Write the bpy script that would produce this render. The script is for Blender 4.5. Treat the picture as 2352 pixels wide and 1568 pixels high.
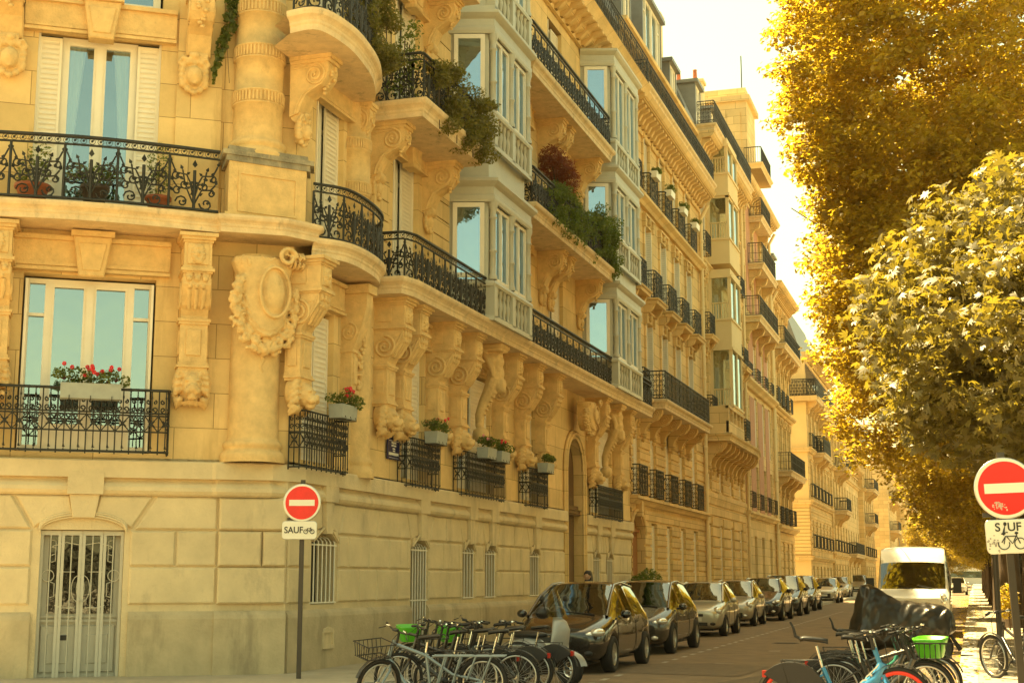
import bpy, bmesh, math, random
from mathutils import Vector, Matrix, noise
random.seed(7)
PI=math.pi
for o in list(bpy.data.objects): bpy.data.objects.remove(o)
scene=bpy.context.scene; COL=scene.collection
# ---------------------------------------------------------------- camera
cd=bpy.data.cameras.new('camera'); cam=bpy.data.objects.new('camera',cd); COL.objects.link(cam); scene.camera=cam
F_PX=3300.0; PITCH=math.radians(9.445); YAW=math.radians(17.566)
cd.sensor_width=36; cd.sensor_fit='HORIZONTAL'; cd.lens=36*F_PX/2352.0; cd.clip_end=2000; cd.clip_start=.1
cam.location=(0,0,1.6); cam.rotation_euler=(PI/2+PITCH,0,YAW)
# ---------------------------------------------------------------- sky, sun, exposure
SUN_EL=math.radians(64); SUN_AZ=math.radians(-70)      # azimuth from +Y towards +X: the sun stands over the left roofs, slightly ahead
sdir=Vector((math.sin(SUN_AZ)*math.cos(SUN_EL),math.cos(SUN_AZ)*math.cos(SUN_EL),math.sin(SUN_EL)))
w=bpy.data.worlds.new('World'); scene.world=w; w.use_nodes=True; nt=w.node_tree
bg=nt.nodes['Background']; sky=nt.nodes.new('ShaderNodeTexSky'); sky.sky_type='NISHITA'; sky.sun_disc=False
sky.sun_elevation=SUN_EL; sky.sun_rotation=SUN_AZ; sky.air_density=1.2; sky.dust_density=2.0; sky.ozone_density=1
mx=nt.nodes.new('ShaderNodeMix'); mx.data_type='RGBA'; mx.blend_type='MULTIPLY'; mx.inputs[0].default_value=1
nt.links.new(sky.outputs[0],mx.inputs[6]); mx.inputs[7].default_value=(1.0,.79,.335,1)
nt.links.new(mx.outputs[2],bg.inputs[0]); bg.inputs[1].default_value=.118
sl=bpy.data.lights.new('sun','SUN'); sl.energy=5.0; sl.angle=math.radians(.5); sl.color=(1,.78,.38)
so=bpy.data.objects.new('sun',sl); COL.objects.link(so); so.rotation_euler=sdir.to_track_quat('Z','Y').to_euler()
scene.view_settings.view_transform='Standard'; scene.view_settings.look='None'; scene.view_settings.gamma=1
scene.view_settings.exposure=2.2
try:
    scene.cycles.max_bounces=8; scene.cycles.transparent_max_bounces=12; scene.cycles.diffuse_bounces=6
except Exception: pass
# ---------------------------------------------------------------- materials
MATS={}
def mat(name,col,rough=.8,metal=0,var=0,scale=3.0,bump=0,bscale=30,spec=.5,stain=None,stretch=(1,1,1),coat=0,emit=0,brick=None):
    if name in MATS: return MATS[name]
    m=bpy.data.materials.new(name); m.use_nodes=True; t=m.node_tree; b=t.nodes['Principled BSDF']
    b.inputs['Base Color'].default_value=(*col,1); b.inputs['Roughness'].default_value=rough
    b.inputs['Metallic'].default_value=metal; b.inputs['Specular IOR Level'].default_value=spec
    if coat: b.inputs['Coat Weight'].default_value=coat; b.inputs['Coat Roughness'].default_value=.03
    if emit: b.inputs['Emission Color'].default_value=(*col,1); b.inputs['Emission Strength'].default_value=emit
    if var or bump or stain:
        g=t.nodes.new('ShaderNodeNewGeometry'); mp=t.nodes.new('ShaderNodeMapping'); mp.inputs['Scale'].default_value=stretch
        t.links.new(g.outputs['Position'],mp.inputs[0])
    last=None
    if var:
        n=t.nodes.new('ShaderNodeTexNoise'); n.inputs['Scale'].default_value=scale; n.inputs['Detail'].default_value=6; n.inputs['Roughness'].default_value=.65
        t.links.new(mp.outputs[0],n.inputs[0]); r=t.nodes.new('ShaderNodeValToRGB')
        r.color_ramp.elements[0].position=.3; r.color_ramp.elements[1].position=.7
        r.color_ramp.elements[0].color=(*[max(0,c*(1-var)) for c in col],1); r.color_ramp.elements[1].color=(*[min(1,c*(1+var*.7)) for c in col],1)
        t.links.new(n.outputs[0],r.inputs[0]); last=r.outputs[0]
    if stain:
        n2=t.nodes.new('ShaderNodeTexNoise'); n2.inputs['Scale'].default_value=stain[1]; n2.inputs['Detail'].default_value=8; n2.inputs['Roughness'].default_value=.7
        mp2=t.nodes.new('ShaderNodeMapping'); mp2.inputs['Scale'].default_value=(1,1,stain[3]); t.links.new(g.outputs['Position'],mp2.inputs[0]); t.links.new(mp2.outputs[0],n2.inputs[0])
        r2=t.nodes.new('ShaderNodeValToRGB'); r2.color_ramp.elements[0].position=stain[2]; r2.color_ramp.elements[1].position=stain[2]+.22
        t.links.new(n2.outputs[0],r2.inputs[0]); mm=t.nodes.new('ShaderNodeMix'); mm.data_type='RGBA'
        t.links.new(r2.outputs[0],mm.inputs[0])
        if last: t.links.new(last,mm.inputs[6])
        else: mm.inputs[6].default_value=(*col,1)
        mm.inputs[7].default_value=(*stain[0],1); last=mm.outputs[2]
    if brick:      # coursed blocks: every block its own tone, dark open joints
        tc=t.nodes.new('ShaderNodeTexCoord'); sp=t.nodes.new('ShaderNodeSeparateXYZ'); cb=t.nodes.new('ShaderNodeCombineXYZ'); t.links.new(tc.outputs['Object'],sp.inputs[0]); sm_=t.nodes.new('ShaderNodeMath'); t.links.new(sp.outputs['X'],sm_.inputs[0]); t.links.new(sp.outputs['Y'],sm_.inputs[1]); t.links.new(sm_.outputs[0],cb.inputs['X']); t.links.new(sp.outputs['Z'],cb.inputs['Y'])
        bt=t.nodes.new('ShaderNodeTexBrick'); t.links.new(cb.outputs[0],bt.inputs['Vector']); bt.inputs['Scale'].default_value=1; bt.inputs['Brick Width'].default_value=brick[0]; bt.inputs['Row Height'].default_value=brick[1]; bt.inputs['Mortar Size'].default_value=brick[2]; bt.inputs['Mortar Smooth'].default_value=.3; bt.inputs['Bias'].default_value=0
        bt.inputs['Color1'].default_value=(1.10,1.08,1.04,1); bt.inputs['Color2'].default_value=(.86,.84,.78,1); bt.inputs['Mortar'].default_value=(.42,.36,.26,1)
        mb_=t.nodes.new('ShaderNodeMix'); mb_.data_type='RGBA'; mb_.blend_type='MULTIPLY'; mb_.inputs[0].default_value=1
        t.links.new(last,mb_.inputs[6]); t.links.new(bt.outputs['Color'],mb_.inputs[7]); last=mb_.outputs[2]
    if last: t.links.new(last,b.inputs['Base Color'])
    if bump:
        n3=t.nodes.new('ShaderNodeTexNoise'); n3.inputs['Scale'].default_value=bscale; n3.inputs['Detail'].default_value=5
        t.links.new(mp.outputs[0],n3.inputs[0]); bp=t.nodes.new('ShaderNodeBump'); bp.inputs['Strength'].default_value=bump; bp.inputs['Distance'].default_value=.02
        t.links.new(n3.outputs[0],bp.inputs['Height']); t.links.new(bp.outputs[0],b.inputs['Normal'])
    MATS[name]=m; return m
STONE=mat('ashlar_limestone',(.69,.51,.24),.85,var=.15,scale=1.3,bump=.4,bscale=18,stain=((.40,.26,.10),1.6,.56,.14),brick=(1.25,.58,.007))
CARVED=mat('carved_limestone',(.68,.475,.205),.85,var=.18,scale=5,bump=.6,bscale=34,stain=((.36,.23,.09),3.0,.58,.6))
PLINTH=mat('grey_plinth_stone',(.66,.54,.33),.85,var=.14,scale=1.6,bump=.5,bscale=25,stain=((.35,.29,.19),1.2,.56,.4))
BASE=mat('weathered_base_stone',(.50,.41,.255),.88,var=.25,scale=1.2,bump=.5,bscale=22,stain=((.22,.185,.12),1.1,.54,.22))
LEDGE=mat('pale_weathered_ledge_stone',(.68,.53,.31),.85,var=.2,scale=4,bump=.4,stain=((.22,.19,.13),3.2,.56,.5))
STONE2=mat('warm_limestone',(.68,.49,.225),.85,var=.12,scale=.8,bump=.3,bscale=12,stain=((.42,.28,.12),1.2,.56,.15),brick=(1.1,.42,.010))
STONE3=mat('pale_limestone',(.70,.53,.27),.85,var=.14,scale=.7,bump=.3,bscale=12,brick=(1.1,.45,.010))
BRICK=mat('rose_brick',(.50,.27,.17),.9,var=.25,scale=9,bump=.4,stretch=(1,1,3))
RENDER_=mat('cream_render',(.72,.57,.31),.8,var=.06,scale=.6)
GREYP=mat('grey_painted_iron',(.46,.455,.37),.45,var=.08,scale=3)
IRON=mat('wrought_iron',(.020,.021,.017),.55,var=.3,scale=20,spec=.4)
WHITEP=mat('white_window_paint',(.76,.72,.60),.5,var=.05,scale=4)
SHUT=mat('ivory_shutter_paint',(.78,.72,.58),.55,var=.07,scale=5)
DOORP=mat('grey_door_paint',(.50,.48,.40),.5,var=.06,scale=5)
WOOD=mat('dark_brown_door_wood',(.085,.034,.012),.35,var=.4,scale=6,stretch=(6,6,.6),coat=.4)
OAK=mat('orange_door_wood',(.30,.12,.03),.4,var=.3,scale=6,stretch=(6,6,.6))
ZINC=mat('zinc_roof',(.20,.20,.19),.45,metal=.3,var=.2,scale=1.5)
SLATE=mat('slate_roof',(.10,.10,.10),.6,var=.3,scale=3,bump=.4)
TERRA=mat('terracotta',(.34,.10,.04),.7,var=.25,scale=9)
DARKPOT=mat('dark_glazed_pot',(.05,.035,.03),.4)
GREYPOT=mat('grey_planter',(.33,.36,.33),.6,var=.12,scale=8)
BLACK=mat('black_plastic',(.012,.012,.012),.45)
RUBBER=mat('tyre_rubber',(.016,.015,.014),.8)
STEEL=mat('brushed_steel',(.6,.6,.58),.28,metal=1)
CHROME=mat('chrome',(.8,.8,.78),.08,metal=1)
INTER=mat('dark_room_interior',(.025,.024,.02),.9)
ASPH=mat('asphalt',(.20,.14,.082),.82,var=.28,scale=1.8,bump=.5,bscale=90,stain=((.10,.075,.048),.5,.58,1))
PAVE=mat('pavement_stone',(.38,.33,.24),.85,var=.18,scale=1.5,bump=.3,bscale=60)
KERBM=mat('granite_kerb',(.42,.39,.33),.75,var=.2,scale=12)
PAINT=mat('road_paint',(.40,.37,.30),.7,var=.3,scale=14)
BARK=mat('tree_bark',(.085,.055,.03),.9,var=.4,scale=8,bump=.9,bscale=14,stretch=(1,1,.25))
POLE=mat('dark_brown_post_paint',(.045,.035,.025),.45)
SIGNR=mat('red_sign_film',(.80,.015,.01),.35,var=.1,scale=6)
SIGNW=mat('white_sign_film',(.80,.77,.66),.4)
LETTER=mat('black_sign_lettering',(.02,.02,.02),.5)
BLUEP=mat('blue_enamel',(.015,.02,.09),.25)
CURT=mat('sheer_curtain_cloth',(.75,.74,.68),.9)
def glass(name,tr=.35,tint=(.7,.8,.8),gl=(.85,.9,.92),rough=.02):
    m=bpy.data.materials.new(name); m.use_nodes=True; t=m.node_tree; t.nodes.remove(t.nodes['Principled BSDF'])
    out=t.nodes['Material Output']; a=t.nodes.new('ShaderNodeBsdfTransparent'); a.inputs[0].default_value=(*tint,1)
    g=t.nodes.new('ShaderNodeBsdfGlossy'); g.inputs['Roughness'].default_value=rough; nz=t.nodes.new('ShaderNodeTexNoise'); nz.inputs['Scale'].default_value=1.6; ge=t.nodes.new('ShaderNodeNewGeometry'); t.links.new(ge.outputs['Position'],nz.inputs[0]); bu=t.nodes.new('ShaderNodeBump'); bu.inputs['Strength'].default_value=.25; bu.inputs['Distance'].default_value=.02; t.links.new(nz.outputs[0],bu.inputs['Height']); t.links.new(bu.outputs[0],g.inputs['Normal']); g.inputs[0].default_value=(*gl,1)
    mxs=t.nodes.new('ShaderNodeMixShader'); lw=t.nodes.new('ShaderNodeFresnel'); lw.inputs[0].default_value=1.5
    mr=t.nodes.new('ShaderNodeMath'); mr.operation='MULTIPLY_ADD'; mr.inputs[1].default_value=tr; mr.inputs[2].default_value=1-tr; mr.use_clamp=True
    t.links.new(lw.outputs[0],mr.inputs[0]); t.links.new(mr.outputs[0],mxs.inputs[0])
    t.links.new(a.outputs[0],mxs.inputs[1]); t.links.new(g.outputs[0],mxs.inputs[2]); t.links.new(mxs.outputs[0],out.inputs[0]); MATS[name]=m; return m
GLASS=glass('window_glass',.62,gl=(.62,.82,1.0))
GLASS2=glass('sky_facing_glass',.5,gl=(.50,.72,1.0))
CGLASS=glass('car_glass',.85,tint=(.25,.28,.28),gl=(.8,.9,.95))
def leafmat(name,c1,c2,c3,trans,tw=.55,rough=.45):
    m=bpy.data.materials.new(name); m.use_nodes=True; t=m.node_tree; b=t.nodes['Principled BSDF']; out=t.nodes['Material Output']
    g=t.nodes.new('ShaderNodeNewGeometry'); r=t.nodes.new('ShaderNodeValToRGB'); e=r.color_ramp.elements
    e[0].color=(*c1,1); e[1].color=(*c3,1); k=e.new(.55); k.color=(*c2,1)
    t.links.new(g.outputs['Random Per Island'],r.inputs[0]); t.links.new(r.outputs[0],b.inputs['Base Color'])
    b.inputs['Roughness'].default_value=rough
    tr=t.nodes.new('ShaderNodeBsdfTranslucent'); mm=t.nodes.new('ShaderNodeMix'); mm.data_type='RGBA'; mm.inputs[0].default_value=.35
    mm.inputs[6].default_value=(*trans,1); t.links.new(r.outputs[0],mm.inputs[7]); t.links.new(mm.outputs[2],tr.inputs[0])
    ms=t.nodes.new('ShaderNodeMixShader'); ms.inputs[0].default_value=tw
    t.links.new(b.outputs[0],ms.inputs[1]); t.links.new(tr.outputs[0],ms.inputs[2]); t.links.new(ms.outputs[0],out.inputs[0]); MATS[name]=m; return m
LEAF_G=leafmat('golden_leaves',(.085,.062,.008),(.18,.135,.012),(.36,.26,.018),(1.0,.70,.04),.5)
LEAF_C=leafmat('chestnut_leaves',(.09,.078,.028),(.14,.115,.035),(.17,.14,.032),(.72,.55,.035),.31,.45)
LEAF_Y=leafmat('yellow_green_leaves',(.12,.088,.010),(.24,.18,.014),(.40,.30,.02),(1.0,.74,.05),.5)
LEAF_P=leafmat('potted_plant_leaves',(.04,.065,.012),(.08,.11,.02),(.14,.16,.03),(.35,.45,.04),.4)
LEAF_H=leafmat('clipped_hedge_leaves',(.07,.07,.014),(.12,.11,.022),(.19,.15,.03),(.5,.45,.05),.4)
LEAF_R=leafmat('copper_red_leaves',(.12,.02,.01),(.20,.05,.015),(.26,.09,.02),(.5,.12,.04),.4)
PETAL=mat('red_petals',(.65,.03,.04),.6)
PETALP=mat('pink_petals',(.7,.25,.28),.6)
# ---------------------------------------------------------------- mesh builder; local axes: s along, v outwards, z up
class MB:
    def __init__(s): s.v=[]; s.f=[]; s.sm=[]
    def add(s,vs,fs,smooth=False):
        n=len(s.v); s.v+=[tuple(p) for p in vs]; s.f+=[tuple(i+n for i in f) for f in fs]; s.sm+=[smooth]*len(fs); return s
    def box(s,a0,a1,v0,v1,z0,z1):
        return s.add([(a0,v0,z0),(a1,v0,z0),(a1,v1,z0),(a0,v1,z0),(a0,v0,z1),(a1,v0,z1),(a1,v1,z1),(a0,v1,z1)],
          [(0,3,2,1),(4,5,6,7),(0,1,5,4),(1,2,6,5),(2,3,7,6),(3,0,4,7)])
    def obox(s,c,dx,dy,dz):     # box from a centre and three half-axis vectors
        c=Vector(c);dx=Vector(dx);dy=Vector(dy);dz=Vector(dz)
        return s.add([c-dx-dy-dz,c+dx-dy-dz,c+dx+dy-dz,c-dx+dy-dz,c-dx-dy+dz,c+dx-dy+dz,c+dx+dy+dz,c-dx+dy+dz],
          [(0,3,2,1),(4,5,6,7),(0,1,5,4),(1,2,6,5),(2,3,7,6),(3,0,4,7)])
    def poly(s,pts,v0,v1,ch=0,ci=None):      # polygon in (s,z), extruded v0->v1, chamfered front
        n=len(pts); ci=ch if ci is None else ci
        a=[(p[0],v0,p[1]) for p in pts]; b=[(p[0],v1-ch,p[1]) for p in pts]
        if ch:
            cx=sum(p[0] for p in pts)/n; cz=sum(p[1] for p in pts)/n; c=[]
            for i,p in enumerate(pts):
                p0=pts[i-1]; p1=pts[(i+1)%n]
                d0=Vector((p[0]-p0[0],p[1]-p0[1])).normalized(); d1=Vector((p1[0]-p[0],p1[1]-p[1])).normalized()
                n0=Vector((-d0.y,d0.x)); n1=Vector((-d1.y,d1.x)); m=(n0+n1); m=m/max(.3,m.dot(n0)) if m.length>1e-6 else n0
                if m.dot(Vector((cx-p[0],cz-p[1])))<0: m=-m
                c.append((p[0]+m.x*ci,v1,p[1]+m.y*ci))
            vs=a+b+c; fs=[tuple(range(2*n,3*n))]+[(i,(i+1)%n,n+(i+1)%n,n+i) for i in range(n)]+[(n+i,n+(i+1)%n,2*n+(i+1)%n,2*n+i) for i in range(n)]
        else:
            vs=a+b; fs=[tuple(range(n,2*n))]+[(i,(i+1)%n,n+(i+1)%n,n+i) for i in range(n)]
        return s.add(vs,fs+[tuple(range(n-1,-1,-1))])
    def side(s,pts,a0,a1,smooth=False):      # polygon in (v,z), extruded along s
        n=len(pts); vs=[(a0,p[0],p[1]) for p in pts]+[(a1,p[0],p[1]) for p in pts]
        s.add(vs,[(i,(i+1)%n,n+(i+1)%n,n+i) for i in range(n)],smooth); return s.add(vs,[tuple(range(n-1,-1,-1)),tuple(range(n,2*n))])
    def tube(s,pts,r,n=5,closed=False,cap=False,smooth=True):
        P=[Vector(p) for p in pts]; m=len(P)
        if m<2: return s
        rs=r if isinstance(r,(list,tuple)) else [r]*m; vs=[]
        ref=None
        for i,p in enumerate(P):
            a=P[i-1] if (i>0 or closed) else P[i]; b=P[(i+1)%m] if (i<m-1 or closed) else P[i]
            t=(b-a); t=t.normalized() if t.length>1e-9 else Vector((0,0,1))
            if ref is None: ref=t.orthogonal().normalized()
            x=(ref-t*ref.dot(t)); x=x.normalized() if x.length>1e-6 else t.orthogonal().normalized(); ref=x; y=t.cross(x)
            for k in range(n):
                an=2*PI*k/n; vs.append(p+(x*math.cos(an)+y*math.sin(an))*rs[i])
        fs=[]; mm=m if closed else m-1
        for i in range(mm):
            j=(i+1)%m
            for k in range(n): fs.append((i*n+k,i*n+(k+1)%n,j*n+(k+1)%n,j*n+k))
        s.add(vs,fs,smooth)
        if cap and not closed: s.add(vs,[tuple(range(n-1,-1,-1)),tuple((m-1)*n+k for k in range(n))])
        return s
    def lathe(s,prof,c,n=20,a0=0,a1=2*PI,smooth=True):    # prof (r,z) round a vertical axis at c=(s,v)
        full=abs(a1-a0-2*PI)<1e-6; m=n if full else n+1; vs=[]
        for r,z in prof:
            for k in range(m):
                a=a0+(a1-a0)*k/n; vs.append((c[0]+r*math.cos(a),c[1]+r*math.sin(a),z))
        fs=[]
        for i in range(len(prof)-1):
            for k in range(n):
                k1=(k+1)%m; fs.append((i*m+k,i*m+k1,(i+1)*m+k1,(i+1)*m+k))
        return s.add(vs,fs,smooth)
    def ball(s,c,r,n=8,m=6,smooth=True):
        r=(r,r,r) if not isinstance(r,(tuple,list)) else r; vs=[(c[0],c[1],c[2]-r[2])]
        for j in range(1,m):
            ph=-PI/2+PI*j/m
            for k in range(n): vs.append((c[0]+r[0]*math.cos(ph)*math.cos(2*PI*k/n),c[1]+r[1]*math.cos(ph)*math.sin(2*PI*k/n),c[2]+r[2]*math.sin(ph)))
        vs.append((c[0],c[1],c[2]+r[2])); fs=[(0,1+(k+1)%n,1+k) for k in range(n)]
        for j in range(m-2):
            for k in range(n): a=1+j*n+k; b=1+j*n+(k+1)%n; fs.append((a,b,b+n,a+n))
        L=len(vs)-1; o=1+(m-2)*n; fs+=[(L,o+k,o+(k+1)%n) for k in range(n)]
        return s.add(vs,fs,smooth)
    def sweep(s,prof,path,closed=False,caps=True):   # prof (out,z) swept on plan path (s,v); outward = left normal flipped so +v for +s
        n=len(path); P=[Vector(p) for p in path]; vs=[]
        for i in range(n):
            a=P[i-1] if (i>0 or closed) else P[i]; b=P[(i+1)%n] if (i<n-1 or closed) else P[i]
            d0=(P[i]-a); d1=(b-P[i])
            if d0.length<1e-9: d0=d1
            if d1.length<1e-9: d1=d0
            d0=d0.normalized(); d1=d1.normalized(); n0=Vector((-d0.y,d0.x)); n1=Vector((-d1.y,d1.x)); m=n0+n1; m=m/max(.25,m.dot(n0))
            for o,z in prof: vs.append((P[i].x+m.x*o,P[i].y+m.y*o,z))
        k=len(prof); fs=[]
        for i in range(n if closed else n-1):
            j=(i+1)%n
            for q in range(k-1): fs.append((i*k+q,j*k+q,j*k+q+1,i*k+q+1))
        s.add(vs,fs)
        if caps and not closed: s.add(vs,[tuple(range(k)),tuple((n-1)*k+q for q in range(k-1,-1,-1))])
        return s
    def merge(s,o,M=None,dx=(0,0,0),mirror=False):
        vs=[]
        for p in o.v:
            p=Vector(p)
            if mirror: p.x=-p.x
            if M is not None: p=M@p
            vs.append(p+Vector(dx))
        n=len(s.v); s.v+=[tuple(p) for p in vs]; s.f+=[tuple(i+n for i in f) for f in o.f]; s.sm+=o.sm; return s
    def mesh(s,name,m,world=False):
        me=bpy.data.meshes.new(name)
        if world: me.from_pydata([tuple(p) for p in s.v],[],s.f)
        else: me.from_pydata([(p[0],-p[1],p[2]) for p in s.v],[],[f[::-1] for f in s.f])
        me.polygons.foreach_set('use_smooth',s.sm); me.materials.append(m); me.update(); return me
def spiral(c,r0,r1,turns,a0,n=22,sgn=1):
    return [(c[0]+ (r0+(r1-r0)*i/n)*math.cos(a0+sgn*2*PI*turns*i/n), c[1]+(r0+(r1-r0)*i/n)*math.sin(a0+sgn*2*PI*turns*i/n)) for i in range(n+1)]
def arc(cx,cz,r,a0,a1,n=10,rz=None):
    rz=rz or r; return [(cx+r*math.cos(a0+(a1-a0)*i/n),cz+rz*math.sin(a0+(a1-a0)*i/n)) for i in range(n+1)]
# ---------------------------------------------------------------- scene objects
def thing(name,label,cat,loc=(0,0,0),rz=0,group=None):
    o=bpy.data.objects.new(name,None); COL.objects.link(o); o.location=loc; o.rotation_euler=(0,0,rz); o.empty_display_size=.2
    o['label']=label; o['category']=cat
    if group: o['group']=group
    return o
def tag(o,label,cat,group=None):
    o['label']=label; o['category']=cat
    if group: o['group']=group
    return o
def O(name,me,parent=None,loc=(0,0,0),rz=0,rot=None,sc=None,world=False):
    o=bpy.data.objects.new(name,me); COL.objects.link(o)
    o.location=loc if world else (loc[0],-loc[1],loc[2])
    o.rotation_euler=rot if rot is not None else (0,0,rz)
    if sc: o.scale=sc
    if parent: o.parent=parent
    return o
def struct(o): o['kind']='structure'; return o
def dup(root,loc,rz=None,label=None,group=None):
    r=root.copy(); COL.objects.link(r); r.location=loc
    if rz is not None: r.rotation_euler=(0,0,rz)
    if label: r['label']=label
    if group: r['group']=group
    for ch in list(root.children):
        c=ch.copy(); COL.objects.link(c); c.parent=r
        for g in list(ch.children):
            d=g.copy(); COL.objects.link(d); d.parent=c
    return r
def evalmesh(me,mods,name,m=None):
    o=bpy.data.objects.new('tmp',me); COL.objects.link(o)
    for t,kw in mods:
        md=o.modifiers.new('m',t)
        for k,v in kw.items(): setattr(md,k,v)
    bpy.context.view_layer.update(); dg=bpy.context.evaluated_depsgraph_get()
    r=bpy.data.meshes.new_from_object(o.evaluated_get(dg)); r.name=name
    bpy.data.objects.remove(o)
    if m is not None:
        r.materials.clear(); r.materials.append(m)
    return r
def sculpt(mb,m,name,vox=.02,smooth=3):     # weld overlapping forms into one carved skin
    me=mb.mesh(name,m); r=evalmesh(me,[('REMESH',dict(mode='VOXEL',voxel_size=vox)),('SMOOTH',dict(iterations=smooth,factor=.5))],name,m)
    r.polygons.foreach_set('use_smooth',[True]*len(r.polygons)); return r
def text_mesh(txt,size,m,depth=.004,name='lettering',bold=0,sx=1):
    c=bpy.data.curves.new('t','FONT'); c.body=txt; c.size=size; c.extrude=depth; c.align_x='CENTER'; c.align_y='CENTER'; c.offset=bold
    o=bpy.data.objects.new('t',c); COL.objects.link(o); o.scale=(sx,1,1); bpy.context.view_layer.update()
    me=bpy.data.meshes.new_from_object(o.evaluated_get(bpy.context.evaluated_depsgraph_get())); bpy.data.objects.remove(o)
    for v in me.vertices: v.co.x*=sx
    me.name=name; me.materials.clear(); me.materials.append(m); return me
# ================================================================ facade kit
def wall_mb(s0,s1,z0,z1,holes,dep=.32,v=0,mb=None):
    mb=mb or MB(); xs=sorted({s0,s1,*[h[0] for h in holes],*[h[1] for h in holes]}); zs=sorted({z0,z1,*[h[2] for h in holes],*[h[3] for h in holes]})
    xs=[x for x in xs if s0-1e-6<=x<=s1+1e-6]; zs=[z for z in zs if z0-1e-6<=z<=z1+1e-6]
    for i in range(len(xs)-1):
        for j in range(len(zs)-1):
            cx=(xs[i]+xs[i+1])/2; cz=(zs[j]+zs[j+1])/2
            if any(h[0]<cx<h[1] and h[2]<cz<h[3] for h in holes): continue
            mb.add([(xs[i],v,zs[j]),(xs[i+1],v,zs[j]),(xs[i+1],v,zs[j+1]),(xs[i],v,zs[j+1])],[(3,2,1,0)])
    for a,b,c,d in holes:
        for q in ([(a,v,c),(a,v-dep,c),(a,v-dep,d),(a,v,d)],[(b,v,c),(b,v,d),(b,v-dep,d),(b,v-dep,c)],[(a,v,d),(a,v-dep,d),(b,v-dep,d),(b,v,d)],[(a,v,c),(b,v,c),(b,v-dep,c),(a,v-dep,c)]): mb.add(q,[(0,1,2,3)])
    return mb
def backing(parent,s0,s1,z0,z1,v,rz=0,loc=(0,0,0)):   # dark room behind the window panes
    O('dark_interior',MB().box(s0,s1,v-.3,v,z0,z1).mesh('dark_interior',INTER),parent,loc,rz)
WC={}
def win_meshes(w,h,kind):
    k=(round(w,2),round(h,2),kind)
    if k in WC: return WC[k]
    f=MB(); hw=w/2; t=.075
    tr=h*.78 if kind in('cross','quad') else None
    f.box(-hw,-hw+t,-.05,.03,0,h).box(hw-t,hw,-.05,.03,0,h).box(-hw+t,hw-t,-.05,.03,h-t,h).box(-hw+t,hw-t,-.05,.03,0,t*1.3)
    inner=[(-hw+t,hw-t)]
    if kind=='quad':                                    # four lights: narrow, wide, wide, narrow
        q=w*.155; f.box(-hw+q,-hw+q+.1,-.04,.045,t,h-t).box(hw-q-.1,hw-q,-.04,.045,t,h-t)
        f.box(-hw+t,-hw+q,-.03,.02,tr,tr+.05).box(hw-q,hw-t,-.03,.02,tr,tr+.05)
    f.box(-.055,.055,-.04,.05,t,h-t)
    x0=-hw+t if kind!='quad' else -hw+w*.155+.1
    for a,b in ((x0,-.055),(.055,-x0)): f.box(a,a+.045,-.04,.02,t,h-t).box(b-.045,b,-.04,.02,t,h-t).box(a+.045,b-.045,-.04,.02,t,t+.32*(kind!='oriel')+.05).box(a+.045,b-.045,-.04,.02,h-t-.05,h-t)
    if kind=='cross': f.box(-hw+t,-.055,-.03,.03,tr,tr+.06).box(.055,hw-t,-.03,.03,tr,tr+.06)
    p=MB().add([(-hw+.02,-.045,.02),(hw-.02,-.045,.02),(hw-.02,-.045,h-.02),(-hw+.02,-.045,h-.02)],[(3,2,1,0)])
    WC[k]=(f.mesh('window_frame',WHITEP),p.mesh('pane',GLASS)); return WC[k]
SC={}
def shutter_mesh(w,h,slats=True):
    k=(round(w,2),round(h,2))
    if k in SC: return SC[k]
    m=MB(); m.box(0,.045,-.02,.02,0,h).box(w-.045,w,-.02,.02,0,h)
    for z in (0,h*.36,h-.05): m.box(.045,w-.045,-.018,.018,z,z+.05)
    m.box(.045,w-.045,-.012,.0,.05,h-.05)
    n=int(h/.085)
    for i in range(1,n):
        z=i*h/n
        if abs(z-h*.36)<.08 : continue
        m.add([(.045,.0,z),(w-.045,.0,z),(w-.045,.018,z-.035),(.045,.018,z-.035)],[(0,1,2,3)])
    SC[k]=m.mesh('shutter',SHUT); return SC[k]
def window(parent,sc,z,w,h,v=-.25,kind='two',shut=None,loc=(0,0,0),rz=0,curtain=False,face=None):
    """window part: frame with pane, shutters (folded in the reveal or open flat) and curtain as its sub-parts"""
    fm,pm=win_meshes(w,h,kind)
    if face: l=face(sc,v,z); rz=face.rz
    else: l=(sc,v,z)
    o=O('window',fm,parent,l,rz); O('pane',pm,o)
    if shut=='open':
        sw=min(.42,w*.3)
        for sg in (-1,1): O('shutter',shutter_mesh(sw,h-.05),o,(-w/2+.0 if sg<0 else w/2-sw,.1,.0))
    elif shut=='fold':
        sw=.24
        for sg in (-1,1): O('shutter',shutter_mesh(sw,h-.05),o,(sg*(w/2-.035),.03 if sg>0 else .03+sw,.0),rz=-PI/2 if sg>0 else PI/2)
    elif shut=='shut':
        for sg in (-1,1): O('shutter',shutter_mesh(w/2-.02,h-.05),o,(-w/2 if sg<0 else .02,.12,.0))
    elif shut=='half':
        O('shutter',shutter_mesh(w/2-.02,h-.05),o,(.02,.12,.0)); O('shutter',shutter_mesh(.24,h-.05),o,(-w/2+.035,.27,.0),rz=PI/2)
    if curtain: O('curtain',curtain_mesh(w,h),o,(0,-.12,0))
    return o
CM={}
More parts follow.
